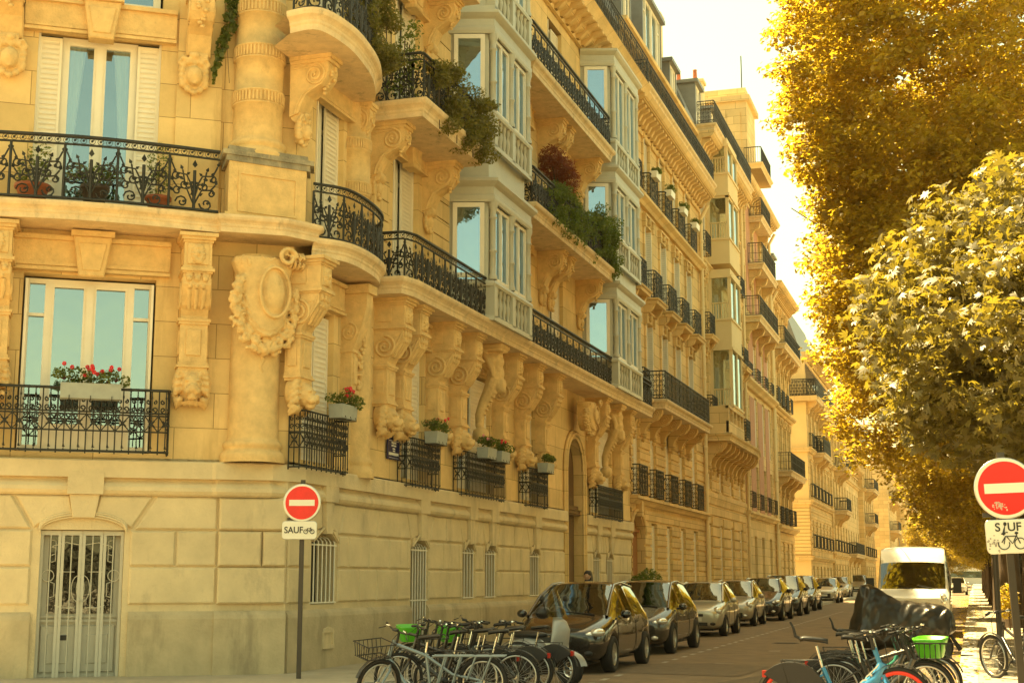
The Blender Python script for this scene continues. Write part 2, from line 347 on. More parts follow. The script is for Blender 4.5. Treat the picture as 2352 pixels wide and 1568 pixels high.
def curtain_mesh(w,h):
    k=(round(w,1),round(h,1))
    if k in CM: return CM[k]
    m=MB()
    for sg in (-1,1):
        vs=[];n=14
        for j in range(n+1):
            z=h*j/n; ww=.16+.26*(abs(z/h-.15)**1.3)
            for i in range(13):
                t=i/12; x=sg*(w/2-.05-t*ww*w/1.3); vs.append((x,.03*math.sin(t*22+j*.1),z))
        m.add(vs,[(j*13+i,j*13+i+1,(j+1)*13+i+1,(j+1)*13+i) for j in range(n) for i in range(12)],True)
    CM[k]=m.mesh('curtain',CURT); return CM[k]
class Face:
    """places parts of a building on one of its faces"""
    def __init__(s,o,ang): s.o=Vector((o[0],o[1],0)); s.rz=ang; s.d=Vector((math.cos(ang),math.sin(ang),0)); s.n=Vector((math.sin(ang),-math.cos(ang),0))
    def __call__(s,a,v,z): p=s.o+s.d*a+s.n*v; return (p.x,-p.y,z)
# ---------------------------------------------------------------- carved ornaments (cached meshes, centred on s=0, wall at v=0)
OC={}
def cached(f):
    def g(*a):
        k=(f.__name__,)+a
        if k not in OC: OC[k]=f(*a)
        return OC[k]
    return g
@cached
def lion_mesh(vox):
    r=random.Random(3); m=MB()
    m.ball((0,.12,.33),(.25,.15,.32),12,9); m.ball((0,.27,.28),(.145,.15,.20),10,8)
    m.ball((0,.40,.20),(.10,.10,.075),10,8); m.ball((-.06,.41,.165),(.065,.07,.06)); m.ball((.06,.41,.165),(.065,.07,.06))
    m.ball((0,.46,.245),(.05,.035,.035)); m.ball((0,.36,.07),(.075,.08,.05)); m.ball((0,.40,.10),(.04,.05,.03))
    for sg in (-1,1):
        m.ball((sg*.075,.37,.34),(.05,.05,.028)); m.ball((sg*.085,.345,.30),(.03,.03,.025)); m.ball((sg*.15,.20,.43),(.055,.05,.07))
        for k in range(7):
            a=-1.2+k*.42; x=sg*(.17+.05*math.cos(a)); z=.30+.26*math.sin(a)
            m.tube([(x*.75,.22,z),(x,.24,z-.02),(x*1.15,.18,z-.09),(x*1.1,.10,z-.16)],[.05,.055,.045,.015],6)
    for k in range(5):
        x=-.16+k*.08; m.tube([(x*.6,.26,.42),(x*.9,.24,.52),(x*1.2,.15,.56)],[.04,.045,.02],6); m.tube([(x*.6,.22,.06),(x,.18,-.02),(x*1.1,.08,-.06)],[.045,.04,.02],6)
    return sculpt(m,CARVED,'lion_head',vox,0)
@cached
def mascaron_mesh(vox):
    m=MB(); m.ball((0,.05,.02),(.19,.09,.25),12,9); m.ball((0,.14,0),(.115,.12,.15),10,8); m.ball((0,.235,-.01),(.025,.035,.04)); m.ball((0,.215,-.065),(.045,.025,.016)); m.ball((0,.2,-.115),(.045,.035,.03))
    for sg in (-1,1):
        m.ball((sg*.05,.20,.035),(.025,.02,.014)); m.ball((sg*.05,.205,.062),(.035,.02,.01)); m.ball((sg*.06,.19,-.04),(.035,.03,.035))
        for k in range(6):
            a=-1.1+k*.5; m.ball((sg*(.13+.03*math.cos(a)),.09,.02+.16*math.sin(a)),(.055,.06,.05))
        m.tube([(sg*.05,.14,.22),(sg*.16,.15,.26),(sg*.2,.12,.18),(sg*.15,.13,.12)],[.03,.035,.03,.02],6)
    for k in range(5): m.ball((-.1+k*.05,.13,.2+.02*(k%2)),(.04,.05,.05))
    m.ball((0,.15,.29),(.08,.07,.06)); m.ball((-.08,.1,-.19),(.05,.05,.05)); m.ball((.08,.1,-.19),(.05,.05,.05)); m.ball((0,.1,-.23),(.05,.05,.04))
    return sculpt(m,CARVED,'carved_face',vox,1)
@cached
def grot_mesh(w,h,seed):     # foliate relief panel
    r=random.Random(seed); m=MB(); m.box(-w/2,w/2,-.03,.015,-h/2,h/2)
    m.ball((0,.03,h*.02),(w*.16,.05,h*.17)); m.ball((0,.085,0),(w*.04,.02,h*.05))
    for sg in (-1,1):
        for k in range(7):
            a=-1.4+k*.47; L=.75; x=sg*w*.42*math.cos(a)*L; z=h*.42*math.sin(a)
            m.tube([(sg*w*.1,.03,z*.4),(x*.7,.05,z*.8),(x,.045,z),(x*.85,.03,z+.03)],[.02,.024,.018,.008],5)
            m.ball((x*.9,.03,z),(.025,.025,.025),6,4)
    for k in range(5): m.ball((r.uniform(-.2,.2)*w,.03,h*(.3+.03*k)*(1 if k%2 else -1)),(w*.09,.03,h*.06),6,4)
    return sculpt(m,CARVED,'relief_panel',.014,1)
def volute(m,c,R,v0,v1,sx,flip=1,turns=2.1):
    """scroll wound in the (v,z) plane seen from the side; solid between s=-sx and s=sx"""
    pts=spiral(c,R,R*.16,turns,PI/2*flip,34,-1*flip)
    for sg in (-1,1): m.tube([(sg*sx,p[0],p[1]) for p in pts],R*.13,5)
    n=18; ring=[(c[0]+R*math.cos(2*PI*i/n),c[1]+R*math.sin(2*PI*i/n)) for i in range(n)]; m.side(ring,-sx+.012,sx-.012,False)
    for sg in (-1,1): m.ball((sg*sx,c[0],c[1]),(R*.14,R*.16,R*.16),8,6)
@cached
def pilaster_mesh(side):
    """tall bracket: carved capital block, volute, panelled shaft; lion head is a separate sub-part. z from 0 (below shaft) to 2.0"""
    m=MB(); w=.22
    # shaft with raised panels
    m.box(-w,w,0,.28,.62,1.32); m.sweep([(0,.50),(.03,.50),(.05,.56),(.03,.60),(0,.62)],[(w,0),(w,.28),(-w,.28),(-w,0)]) if 0 else None
    m.box(-w-.02,w+.02,0,.30,.58,.63).box(-w-.045,w+.045,0,.325,.545,.58).box(-w-.01,w+.01,0,.29,.50,.545)
    m.box(-w-.045,w+.045,0,.325,1.30,1.345).box(-w-.025,w+.025,0,.305,1.255,1.30).box(-w,w,0,.28,1.345,1.40)
    m.poly([(-.12,.74),(.12,.74),(.12,1.17),(-.12,1.17)],.27,.305,.012)
    for sg in (-1,1):
        q=[(.06,.74),(.22,.74),(.22,1.17),(.06,1.17)]; x0=sg*w; x1=sg*(w+.022)
        m.box(min(x0,x1),max(x0,x1),.06,.22,.76,1.15)
    # volute body: S shape from shaft up to capital
    body=[(0,1.40),(.28,1.40),(.34,1.50),(.43,1.60),(.52,1.74),(.60,1.86),(.60,2.04),(.0,2.04)]
    m.side(body,-w,w); volute(m,(.22,1.70),.235,0,0,w+.01)
    for sg in (-1,1):
        m.tube([(sg*w,.36,1.88),(sg*w,.50,1.90),(sg*w,.38,1.76)],.018,5)
        m.tube([(sg*w,.17,1.53),(sg*w,.30,1.50),(sg*w,.40,1.62),(sg*w,.50,1.80),(sg*w,.57,1.97)],.02,5)
    # leaf and beads under the capital
    for i in (-1,0,1):
        m.ball((i*.13,.60,1.955),(.052,.055,.055),8,6); m.box(i*.13-.05,i*.13+.05,.55,.63,1.98,2.06)
        m.ball((i*.10,.56,1.84),(.045,.05,.05),7,5); m.tube([(i*.12,.54,1.80),(i*.12,.44,1.64),(i*.1,.37,1.5)],[.045,.05,.03],6)
    m.box(-w-.02,w+.02,0,.64,2.04,2.07).box(-w-.05,w+.05,0,.67,2.07,2.12).box(-w-.02,w+.02,0,.64,2.12,2.16)
    m.box(-w,w,0,.62,2.16,2.55)
    for sg in (-1,1):
        x0=sg*w; x1=sg*(w+.02); m.box(min(x0,x1),max(x0,x1),.08,.36,2.22,2.48)
    m.box(-w-.02,w+.02,0,.64,2.55,2.59).box(-w-.05,w+.05,0,.68,2.59,2.64).box(-w-.09,w+.09,0,.72,2.64,2.70)
    return m.mesh('bracket',CARVED)
def pilaster(parent,face,s,z,v=0,head='lion'):
    """z = underside of the head"""
    b=O('bracket',pilaster_mesh(0),parent,face(s,v,z),face.rz,sc=(1,1,.945) if face.rz==0 else None)
    O('relief_panel',grot_mesh(.34,.34,5),b,(0,.625,2.355))
    if head=='lion': O('lion_head',lion_mesh(.015),b,(0,-.03,-.02),sc=(1.08,1.15,1.0))
    return b
@cached
def scroll_mesh(big):
    """S-scroll console with a hanging leaf drop: z from -1.35 to 0 (underside of slab)"""
    m=MB(); w=.19
    m.box(-w-.05,w+.05,0,.78,-.07,0).box(-w-.02,w+.02,0,.74,-.13,-.07)
    S=[(0,-.13),(.70,-.13),(.72,-.25),(.68,-.40),(.58,-.52),(.42,-.60),(.30,-.68),(.22,-.85),(.16,-1.0),(0,-1.05)]
    m.side(S,-w,w); volute(m,(.46,-.34),.20,0,0,w+.006)
    for sg in (-1,1): m.tube([(sg*w,.05,-.2),(sg*w,.3,-.17),(sg*w,.5,-.15)],.02,5); m.tube([(sg*w,.42,-.56),(sg*w,.24,-.66),(sg*w,.14,-.85),(sg*w,.1,-1.0)],.025,5)
    r=random.Random(2)
    for k in range(9):
        z=-.18-k*.055; m.ball((r.uniform(-.08,.08),.72-.02*k*(k>4),z),(.05,.04,.035),6,5)
    m.side(spiral_pts((.12,-1.03),.11),-w*.8,w*.8)
    for k in range(12):
        a=k*2.4; m.ball((.08*math.cos(a)*(1-k/14),.10+.04*math.sin(a),-1.08-.035*k),(.06,.055,.05),6,5)
    return m.mesh('scroll_console',CARVED)
@cached
def mod_mesh(d):
    return MB().side([(0,.0),(d,.0),(d,-.10),(d*.6,-.2),(.25,-.40),(0,-.45)],-.09,.09).mesh('modillion',STONE2)
def spiral_pts(c,R,n=16): return [(c[0]+R*math.cos(2*PI*i/n),c[1]+R*math.sin(2*PI*i/n)) for i in range(n)]
@cached
def column_mesh(r,z0,z1,bands,base,cap):
    m=MB(); pr=[]
    if base: pr+=[(r*1.28,z0),(r*1.28,z0+.06),(r*1.30,z0+.10),(r*1.22,z0+.17),(r*1.10,z0+.20),(r*1.10,z0+.24),(r*1.17,z0+.27),(r*1.15,z0+.33),(r*1.04,z0+.36)]
    else: pr+=[(r,z0)]
    pr+=[(r,z0+(.42 if base else .01))]
    for b in bands:
        pr+=[(r,b-.02),(r*1.06,b-.015),(r*1.06,b+.01),(r*1.02,b+.02),(r*1.02,b+.20),(r*1.06,b+.21),(r*1.06,b+.235),(r,b+.24)]
    pr+=[(r*.98,z1)]
    if cap: pr+=[(r*1.1,z1),(r*1.2,z1+.1)]
    m.lathe(pr,(0,0),36)
    for b in bands:
        for k in range(44):
            a=2*PI*k/44; c,s_=math.cos(a),math.sin(a); m.obox((r*1.03*c,r*1.03*s_,b+.11),(-s_*.016,c*.016,0),(c*.018,s_*.018,0),(0,0,.085))
    return m.mesh('round_column',CARVED)
@cached
def cartouche_mesh(k):
    r=random.Random(11); m=MB()
    # shield body: flared top, waist, pointed foot
    prof=[(-.66,.10),(-.60,.22),(-.45,.36),(-.2,.42),(.1,.42),(.35,.44),(.52,.52),(.60,.50)]
    vs=[]
    for z,w_ in prof:
        for j in range(13):
            u=j/12*2-1; vs.append((u*w_,.10+.20*(1-u*u)**.5,z))
        for j in range(12,-1,-1): u=j/12*2-1; vs.append((u*w_,-.05,z))
    n=26; m.add(vs,[(i*n+q,i*n+(q+1)%n,(i+1)*n+(q+1)%n,(i+1)*n+q) for i in range(len(prof)-1) for q in range(n)]+[tuple(range(n-1,-1,-1)),tuple(range((len(prof)-1)*n,len(prof)*n))],True)
    m.tube([(x,.33,z) for x,z in arc(0.08,.05,.25,0,2*PI,26,.40)],.028,6,True); m.ball((.08,.24,.05),(.21,.13,.36),14,10)
    sp=spiral((-.42,.50),.13,.03,1.4,PI*.5,24); m.tube([(x,.30,z) for x,z in sp],.040,6)
    m.tube([(-.42,.28,.63),(-.2,.32,.68),(-.02,.34,.55),(.12,.34,.66),(.26,.32,.70)],[.05,.045,.04,.045,.05],8)
    sp=spiral((.26,.62),.15,.03,1.8,0,28); m.tube([(x,.38,z) for x,z in sp],.034,6)
    m.tube([(.26,.22,.62),(.56,.22,.58)],[.13,.11],10)
    for i in range(4): m.tube([(.34+.07*i,.24+.13*math.cos(a),.60+.13*math.sin(a)) for a in [j*.6 for j in range(11)]],.022,5)
    for sg,x0 in ((1,.42),(-1,-.40)):
        m.tube([(x0,.16,.30),(x0+sg*.06,.18,.1),(x0,.22,-.10),(x0-sg*.08,.26,-.22)],[.05,.05,.05,.04],7)
        sp=spiral((x0-sg*.02,-.34),.10,.025,1.3,PI/2,18,sg); m.tube([(x,.26,z) for x,z in sp],.032,6)
    m.tube([(-.30,.26,-.40),(-.16,.30,-.56),(0,.32,-.60),(.14,.30,-.56),(.26,.26,-.42)],.045,6)
    m.tube([(.50*math.cos(PI*.84+PI*1.24*q/16),.10,-.05+(.76 if math.sin(PI*.84+PI*1.24*q/16)<0 else .5)*math.sin(PI*.84+PI*1.24*q/16)) for q in range(17)],[.07+.05*math.sin(PI*q/16) for q in range(17)],9)
    for i in range(330):    # garland of fruit hugging the shield
        t=r.random(); a=PI*.80+t*PI*1.30; wd=.05+.075*math.sin(PI*t)
        x=.50*math.cos(a); z=-.05+(.76 if math.sin(a)<0 else .5)*math.sin(a)
        q1,q2=r.uniform(-1,1),r.uniform(-1,1); m.ball((x+q1*wd,.13+.10*math.cos(q1*1.2)*math.cos(q2*1.2),z+q2*wd),r.uniform(.028,.052),6,5)
    for i in range(8): m.ball((.02*math.sin(i),.08,-.93-.035*i),.038-.002*i,6,4)
    return sculpt(m,CARVED,'cartouche',.013,0)
@cached
def figure_mesh(k):          # winged beast head corbel ending in a ball
    m=MB(); m.box(-.26,.26,0,.72,2.52,2.60).box(-.3,.3,0,.76,2.60,2.70)
    m.ball((0,.42,2.28),(.24,.30,.26)); m.ball((0,.50,1.98),(.20,.22,.30)); m.ball((0,.60,1.72),(.14,.17,.20)); m.ball((0,.66,1.60),(.10,.10,.09))
    for sg in (-1,1):
        m.ball((sg*.12,.60,2.1),(.06,.06,.05)); m.tube([(sg*.2,.3,2.45),(sg*.27,.42,2.3),(sg*.25,.5,2.1),(sg*.2,.5,1.9)],[.07,.09,.08,.04],7)
        for i in range(6): m.ball((sg*.2,.25+.05*i,2.5-.04*i),.06,7,5)
    for i in range(12): m.ball((.13*math.sin(i*2.3),.62-.01*i,2.48-.035*i),.055,6,5)
    m.tube([(0,.5,1.9),(0,.38,1.6),(0,.22,1.3),(0,.12,1.0),(0,.12,.72)],[.2,.17,.13,.11,.10],10)
    for i in range(8): m.ball((0,.56-.05*i,1.62-.1*i),(.12-.006*i,.035,.03),6,4)
    m.ball((0,.16,.52),(.19,.19,.19),16,12); m.tube([(0,.02,.7),(0,.0,.45),(0,.1,.28),(0,.2,.27)],[.1,.1,.09,.05],8)
    return sculpt(m,CARVED,'beast_corbel',.022,1)
# ---------------------------------------------------------------- ironwork
def resamp(path,step):
    P=[Vector(p) for p in path]; L=[0]
    for i in range(1,len(P)): L.append(L[-1]+(P[i]-P[i-1]).length)
    T=L[-1]
    def at(d):
        d=min(max(d,0),T)
        for i in range(1,len(L)):
            if d<=L[i]+1e-9:
                t=(d-L[i-1])/max(1e-9,L[i]-L[i-1]); return P[i-1].lerp(P[i],t)
        return P[-1]
    return at,T
def rail_mb(path,z0,h,pat,unit=.95,thick=.012,posts=True):
    """pat: 'vine' | 'trellis' | 'grid' | 'dense'. path in plan (s,v)"""
    m=MB(); at,T=resamp(path,.1)
    def P(d,z): q=at(d); return (q.x,q.y,z0+z)
    def line(pts,r=thick,n=4): m.tube([P(d,z) for d,z in pts],r,n)
    N=max(1,int(T/.12))
    def run(z,r): m.tube([P(T*i/N,z) for i in range(N+1)],r,4)
    run(h,thick*2.0); run(.04,thick*1.6)
    n=max(1,round(T/unit)); u=T/n
    def leaf(d,z,a,s=.05):
        s*=1.35
        q=P(d,z); e=P(d+s*math.cos(a),z+s*math.sin(a)); q2=P(d+s*.5*math.cos(a+.7),z+s*.5*math.sin(a+.7)); q3=P(d+s*.5*math.cos(a-.7),z+s*.5*math.sin(a-.7))
        m.add([q,q2,e,q3],[(0,1,2,3),(3,2,1,0)])
    def curl(d,z,r,a0,turns,sg=1,th=thick):
        sp=spiral((d,z),r,r*.25,turns,a0,10,sg); line(sp,th,3); return sp[-1]
    if pat in('vine','vine_lite'):
        run(h-.13,thick*1.2)
        k=int(T/.13)
        for i in range(k):
            d=(i+.5)*T/k; m.tube([P(d+.048*math.cos(a),h-.065+.048*math.sin(a)) for a in [j*PI/4 for j in range(8)]],.006,3,True); leaf(d-.02,h-.08,.8,.05)
        H=h-.13
        for i in range(n):
            c=(i+.5)*u
            line([(i*u,.04),(i*u,H)],thick*1.3)
            line([(c,.04),(c,H*.55),(c,H*.75)],thick*1.6)
            for sg in (-1,1):
                for (zz,ex,ez) in ((.12,.42,.52),(.38,.46,.86),(.22,.24,.74)):
                    p0=(c,H*zz); p1=(c+sg*u*ex*.35,H*(zz+.28)); p2=(c+sg*u*ex*.8,H*(zz+.30)); p3=(c+sg*u*ex,H*ez)
                    line([p0,((p0[0]+p1[0])/2,(p0[1]+p1[1])/2+.0),p1,p2,p3],thick*.85,4)
                    e=curl(p2[0],p2[1]-.06,.07,PI/2,1.0,-sg); leaf(*e,sg*.5+1,.06); leaf(*p3,1.2 if sg>0 else 2,.07); leaf(*p1,PI/2+sg*.9,.06)
                curl(c+sg*u*.24,H*.16,.11,PI,1.1,sg); leaf(c+sg*u*.24,H*.16,.4,.06); leaf(c+sg*u*.42,H*.34,2.2,.07); leaf(c+sg*u*.3,H*.62,-.7,.07)
                for k2 in range(4): leaf(c+sg*u*(.08+.1*k2),H*(.3+.15*k2),.5+k2*1.3,.07)
            leaf(c,H*.8,PI/2,.1)
    elif pat=='trellis':
        H1=h-.37; H2=h-.64
        run(H1,thick*1.2); run(H1-.02-.27+.0,thick*1.2) if 0 else None; run(.36,thick*1.1); run(.62 if h>.9 else h*.6,thick*1.1)
        zt=.62 if h>.9 else h*.6
        for i in range(n+1):
            line([(i*u,0),(i*u,h)],thick*1.1)
        for i in range(n):
            c=(i+.5)*u
            line([(c,.10),(c,h)],thick*.9); leaf(c-.02,.1,0,.04); m.ball(P(c,.12),(.016,.016,.03),5,4)
            zc=(.36+zt)/2; hz=(zt-.36)/2
            for sg in (-1,1):
                line([(c-sg*u/2,.36),(c+sg*u/2,zt)],thick*.8); line([(c-sg*.05,zc+.05),(c+sg*.05,zc-.05)],thick*1.3)
            m.ball(P(c,zc),(.028,.012,.028),6,4)
            for sg in (-1,1):
                curl(c+sg*.045,zt+.10,.045,-PI/2 ,1.1,sg); curl(c+sg*.05,zt+.22,.035,PI/2,1.1,-sg)
            m.ball(P(c,zt+.29),(.018,.014,.03),5,4)
            m.ball(P(c,.06),(.012,.012,.02),5,4)
    elif pat=='dense':
        for i in range(n+1): line([(i*u,0),(i*u,h)],thick*1.2)
        k=max(2,int(T/.11)); 
        for i in range(k):
            c=(i+.5)*T/k; line([(c,.04),(c,h)],thick*.7,3)
            for j in range(5):
                zz=.12+j*(h-.2)/4.6; sg=1 if (i+j)%2 else -1
                line([(c,zz-.06),(c+sg*.05,zz-.01),(c+sg*.03,zz+.05),(c,zz+.06)],thick*.8,3); leaf(c,zz,.6*sg+1.2,.05)
        run(h-.12,thick); run(.16,thick)
    elif pat=='grid':
        for i in range(n+1): line([(i*u,0),(i*u,h)],thick*1.3)
        k=max(2,int(T/.16))
        for i in range(k):
            c=(i+.5)*T/k; line([(c,.04),(c,h)],thick*.8,3); m.ball(P(c,h*.5),(.03,.012,.05),4,3)
        for z in (.14,h*.5,h-.14): run(z,thick*.9)
    elif pat=='bars':
        k=max(2,int(T/.12))
        for i in range(k+1): line([(i*T/k,0),(i*T/k,h)],thick,4)
    return m
def railing(parent,path,z0,h,pat,unit=.95,thick=.012,mt=None,face=None,name='railing'):
    me=rail_mb(path,z0,h,pat,unit,thick).mesh(name,mt or IRON); return O(name,me,parent,face(0,0,0) if face else (0,0,0),face.rz if face else 0)
SLAB=[(0,0),(.0,.10),(.02,.13),(.02,.17),(.05,.21),(.10,.25),(.12,.30),(.12,.35),(.06,.37),(-.2,.37),(-.2,0)]
def slab_mb(path,z,th=.37,soff=None,inner=None):
    """moulded edge swept along the outer plan path, filled back to the wall"""
    m=MB(); k=th/.37; prof=[(o*k,z+q*k) for o,q in SLAB]
    m.sweep([prof[i] for i in range(len(prof)-2)],path)
    n=len(path); inner=inner or [(p[0],-.02) for p in path]
    for zz,rev in ((z,0),(z+th,1)):
        off=0 if not rev else 0
        vs=[(p[0],p[1],zz) for p in path]+[(q[0],q[1],zz) for q in inner]
        m.add(vs,[(i,i+1,n+i+1,n+i) for i in range(n-1)])
    return m

# ================================================================ setting: ground
GS=.004; Y0=22.0
def gz(y): return GS*(y-Y0) if y>Y0 else 0.0
def ground_strip(name,x0,x1,y0,y1,dz,m,th=0.0,label=None,nx=1):
    ys=[y0]+[y for y in (Y0,) if y0<y<y1]+[y1]; b=MB(); vs=[]
    for y in ys: vs+=[(x0,y,gz(y)+dz),(x1,y,gz(y)+dz)]
    fs=[(2*i,2*i+1,2*i+3,2*i+2) for i in range(len(ys)-1)]
    b.add(vs,fs)
    if th:
        vs2=[(x,y,z-th) for x,y,z in vs]; b.add(vs+vs2,[(2*i,2*i+2,2*i+2+len(vs),2*i+len(vs)) for i in range(len(ys)-1)]+[(2*i+3,2*i+1,2*i+1+len(vs),2*i+3+len(vs)) for i in range(len(ys)-1)]+[(0,len(vs),len(vs)+1,1)])
    return struct(O(name,b.mesh(name,m,world=True)))
X0=-10.737; CY0=21.626; KL=-8.15; KR=-.30
ground_strip('ground',-500,500,-200,1500,-.16,PAVE)
ground_strip('road',-60,KR,-30,20.0,-.02,ASPH); 
ground_strip('road',KL-.0,KR+.0,20.0,420,-.02,ASPH)
# pavements: left one wraps the corner of the first building
b=MB(); L=[(-40,1.9),(-9.3,19.2),(-8.6,19.9),(KL-.14,20.8),(KL-.14,400)]; Z=lambda y:gz(y)+.12
b.add([(-60,-8,.12),(-9.55,19.25,.12),(-8.75,19.95,.12),(KL-.15,21.0,.12),(KL-.15,Y0,.12),(-60,Y0,.12)],[(0,1,2,3,4,5)])
b.add([(-60,Y0,.12),(KL-.15,Y0,.12),(KL-.15,400,Z(400)),(-60,400,Z(400))],[(0,1,2,3)])
struct(O('pavement',b.mesh('pavement',PAVE,world=True)))
def kerb(name,path,wd=.15):
    m=MB()
    for i in range(len(path)-1):
        a=Vector(path[i]); c=Vector(path[i+1]); d=(c-a); L_=d.length; n=max(1,int(L_/1.2)); nn=Vector((-d.y,d.x)).normalized()*wd
        for k in range(n):
            p=a+d*(k/n)+d.normalized()*.006; q=a+d*((k+1)/n)-d.normalized()*.006
            z0,z1=gz(p.y)+.125,gz(q.y)+.125
            pts=[(p.x,p.y),(q.x,q.y),(q.x+nn.x,q.y+nn.y),(p.x+nn.x,p.y+nn.y)]; zz=[z0,z1,z1,z0]
            m.add([(x,y,z-.2) for (x,y),z in zip(pts,zz)]+[(x,y,z) for (x,y),z in zip(pts,zz)],[(0,1,5,4),(1,2,6,5),(2,3,7,6),(3,0,4,7),(4,5,6,7)])
    return struct(O(name,m.mesh(name,KERBM,world=True)))
kerb('kerb',[(-55,-6),(-9.5,19.2),(-8.7,19.9),(KL,21.0),(KL,150)])
b=MB(); RX=14
b.add([(KR+.3,4,.12),(RX,4,.12),(RX,Y0,.12),(KR+.3,Y0,.12)],[(0,1,2,3)]); b.add([(KR+.3,Y0,.12),(RX,Y0,.12),(RX,400,Z(400)),(KR+.3,400,Z(400))],[(0,1,2,3)])
struct(O('pavement',b.mesh('pavement',PAVE,world=True)))
kerb('kerb',[(KR,150),(KR,4)],.30)
m=MB()                                                            # dashed line along the parking bays, worn arrows
y=21.5
rr=random.Random(5)
while y<70:
    m.add([(x,yy,gz(yy)-.014) for x,yy in ((-5.95,y),(-5.85,y),(-5.85,y+.42),(-5.95,y+.42))],[(0,1,2,3)]); y+=1.0
for (x,yy,wx,wy) in ((-5.35,28.2,.5,.22),(-4.9,28.6,.35,.15),(-4.5,33.4,.25,.3)): m.add([(x,yy,gz(yy)-.014),(x+wx,yy+.1,gz(yy)-.014),(x+wx,yy+wy,gz(yy)-.014),(x,yy+wy*.7,gz(yy)-.014)],[(0,1,2,3)])
struct(O('road_marking',m.mesh('road_marking',PAINT,world=True)))
m=MB(); m.box(-3.2,.2,14,22.6,-.019,-.015); 
struct(O('asphalt_patch',MB().add([(-4.6,20.5,-.016),(-.32,20.6,-.016),(-.32,25.6,.001),(-3.4,26.0,.002),(-4.0,23.5,-.008)],[(0,1,2,3,4)]).mesh('asphalt_patch',mat('newer_asphalt',(.13,.095,.06),.85,var=.2,scale=4,bump=.5,bscale=90),world=True)))
struct(O('asphalt_patch',MB().add([(-6.6,25.5,.001),(-3.9,25.0,-.001),(-3.7,27.8,.010),(-5.0,28.6,.013),(-6.5,27.9,.010)],[(0,1,2,3,4)]).mesh('asphalt_patch',mat('older_asphalt',(.16,.115,.07),.9,var=.3,scale=5,bump=.6,bscale=70),world=True)))
mh=MB(); mh.lathe([(0,0),(.33,0),(.33,.004),(.36,.004),(.36,0)],(0,0),28)
for k in range(-3,4): mh.box(-.26,.26,k*.08-.015,k*.08+.015,.001,.006)
for x_,y_ in ((-3.4,29.6),(-4.6,37.5)): tag(O('manhole_cover',mh.mesh('manhole_cover',mat('cast_iron_cover',(.07,.055,.04),.5,metal=.5,var=.3,scale=20)),None,(x_,y_,gz(y_)-.017),world=True),('round iron manhole cover in the asphalt nearest the bicycles' if y_<30 else 'round iron manhole cover farther up the road, level with the silver hatchback'),'manhole cover')
# ================================================================ corner building
B1=thing('corner_building','ornate cream stone corner apartment building with lion head brackets, grey oriels and curved iron balconies','building',(X0,CY0,0),PI/2)
FC=Face((0,0),0); FA=Face((0,0),-math.radians(55.26))
BD=.35
# --- lower plinth wall
holesA=[(-3.85,-2.58,0,2.42)]
cw=[(.95,1.9,1.2,2.45),(5.55,6.4,-.3,2.45),(8.66,9.36,1.2,2.45),(10.2,10.9,1.2,2.45),(13.75,14.5,1.2,2.45),(20.25,20.95,1.2,2.43),(21.9,22.6,1.2,2.43)]
holesC=cw+[(17.1,19.1,-.3,3.6)]
O('plinth_wall',wall_mb(-5.4,0,-.3,3.55,holesA,.4).mesh('plinth_wall',PLINTH),B1,FA(0,0,0),FA.rz)
O('plinth_wall',wall_mb(0,25.27,-.3,3.55,holesC,.4).mesh('plinth_wall',PLINTH),B1)
def blocks(rows,skip,s0,s1,v=.045,ch=.03,stag=1.05,seed=1,mb=None):
    mb=mb or MB(); r=random.Random(seed)
    for i,(z0,z1) in enumerate(rows):
        cuts=[s0]; x=s0+(stag*.55 if i%2 else stag)
        while x<s1-.35: cuts.append(x); x+=stag*r.uniform(.85,1.15)
        cuts.append(s1)
        sk=sorted([(a,b) for a,b,c,d in skip if c<z1-.05 and d>z0+.05])
        for a,b in zip(cuts,cuts[1:]):
            segs=[(a,b)]
            for ka,kb in sk:
                ns=[]
                for p,q in segs:
                    if kb<=p or ka>=q: ns.append((p,q)); continue
                    if ka-p>.12: ns.append((p,ka))
                    if q-kb>.12: ns.append((kb,q))
                segs=ns
            for p,q in segs: mb.poly([(p+.012,z0+.012),(q-.012,z0+.012),(q-.012,z1-.012),(p+.012,z1-.012)],-.02,v,ch,.028)
    return mb
rows=[(1.22,1.82),(1.82,2.40)]
skA=[(-3.97,-2.50,0,3)]
bA=blocks(rows,skA,-5.4,-1.12,stag=1.5,seed=4)
bA=blocks(rows+[(2.40,2.94)],[],-1.12,0.0,v=.10,ch=.035,stag=.62 if 0 else 1.3,seed=2,mb=bA)
T=.02
for pg in ([(-5.4,2.41),(-4.0,2.41),(-4.32,2.93),(-5.4,2.93)],[(-3.96,2.42),(-3.9,2.46),(-3.38,2.66),(-3.44,2.93),(-4.26,2.93)],[(-3.05,2.66),(-2.55,2.46),(-2.48,2.42),(-2.16,2.93),(-2.98,2.93)],[(-2.42,2.41),(-1.14,2.41),(-1.14,2.93),(-2.10,2.93)]): bA.poly(pg[::-1] if 0 else pg,-.02,.05,.03,.028)
bA.poly([(-3.39,2.58),(-3.05,2.58),(-2.99,2.95),(-3.45,2.95)],-.02,.11,.01)
O('rusticated_blocks',bA.mesh('rusticated_blocks',PLINTH),B1,FA(0,0,0),FA.rz)
skC=[(a-.08,b+.08,c-.05,3) for a,b,c,d in cw]+[(17.0,19.2,0,4)]
bC=blocks(rows,skC,0,25.2,stag=.95,seed=8)
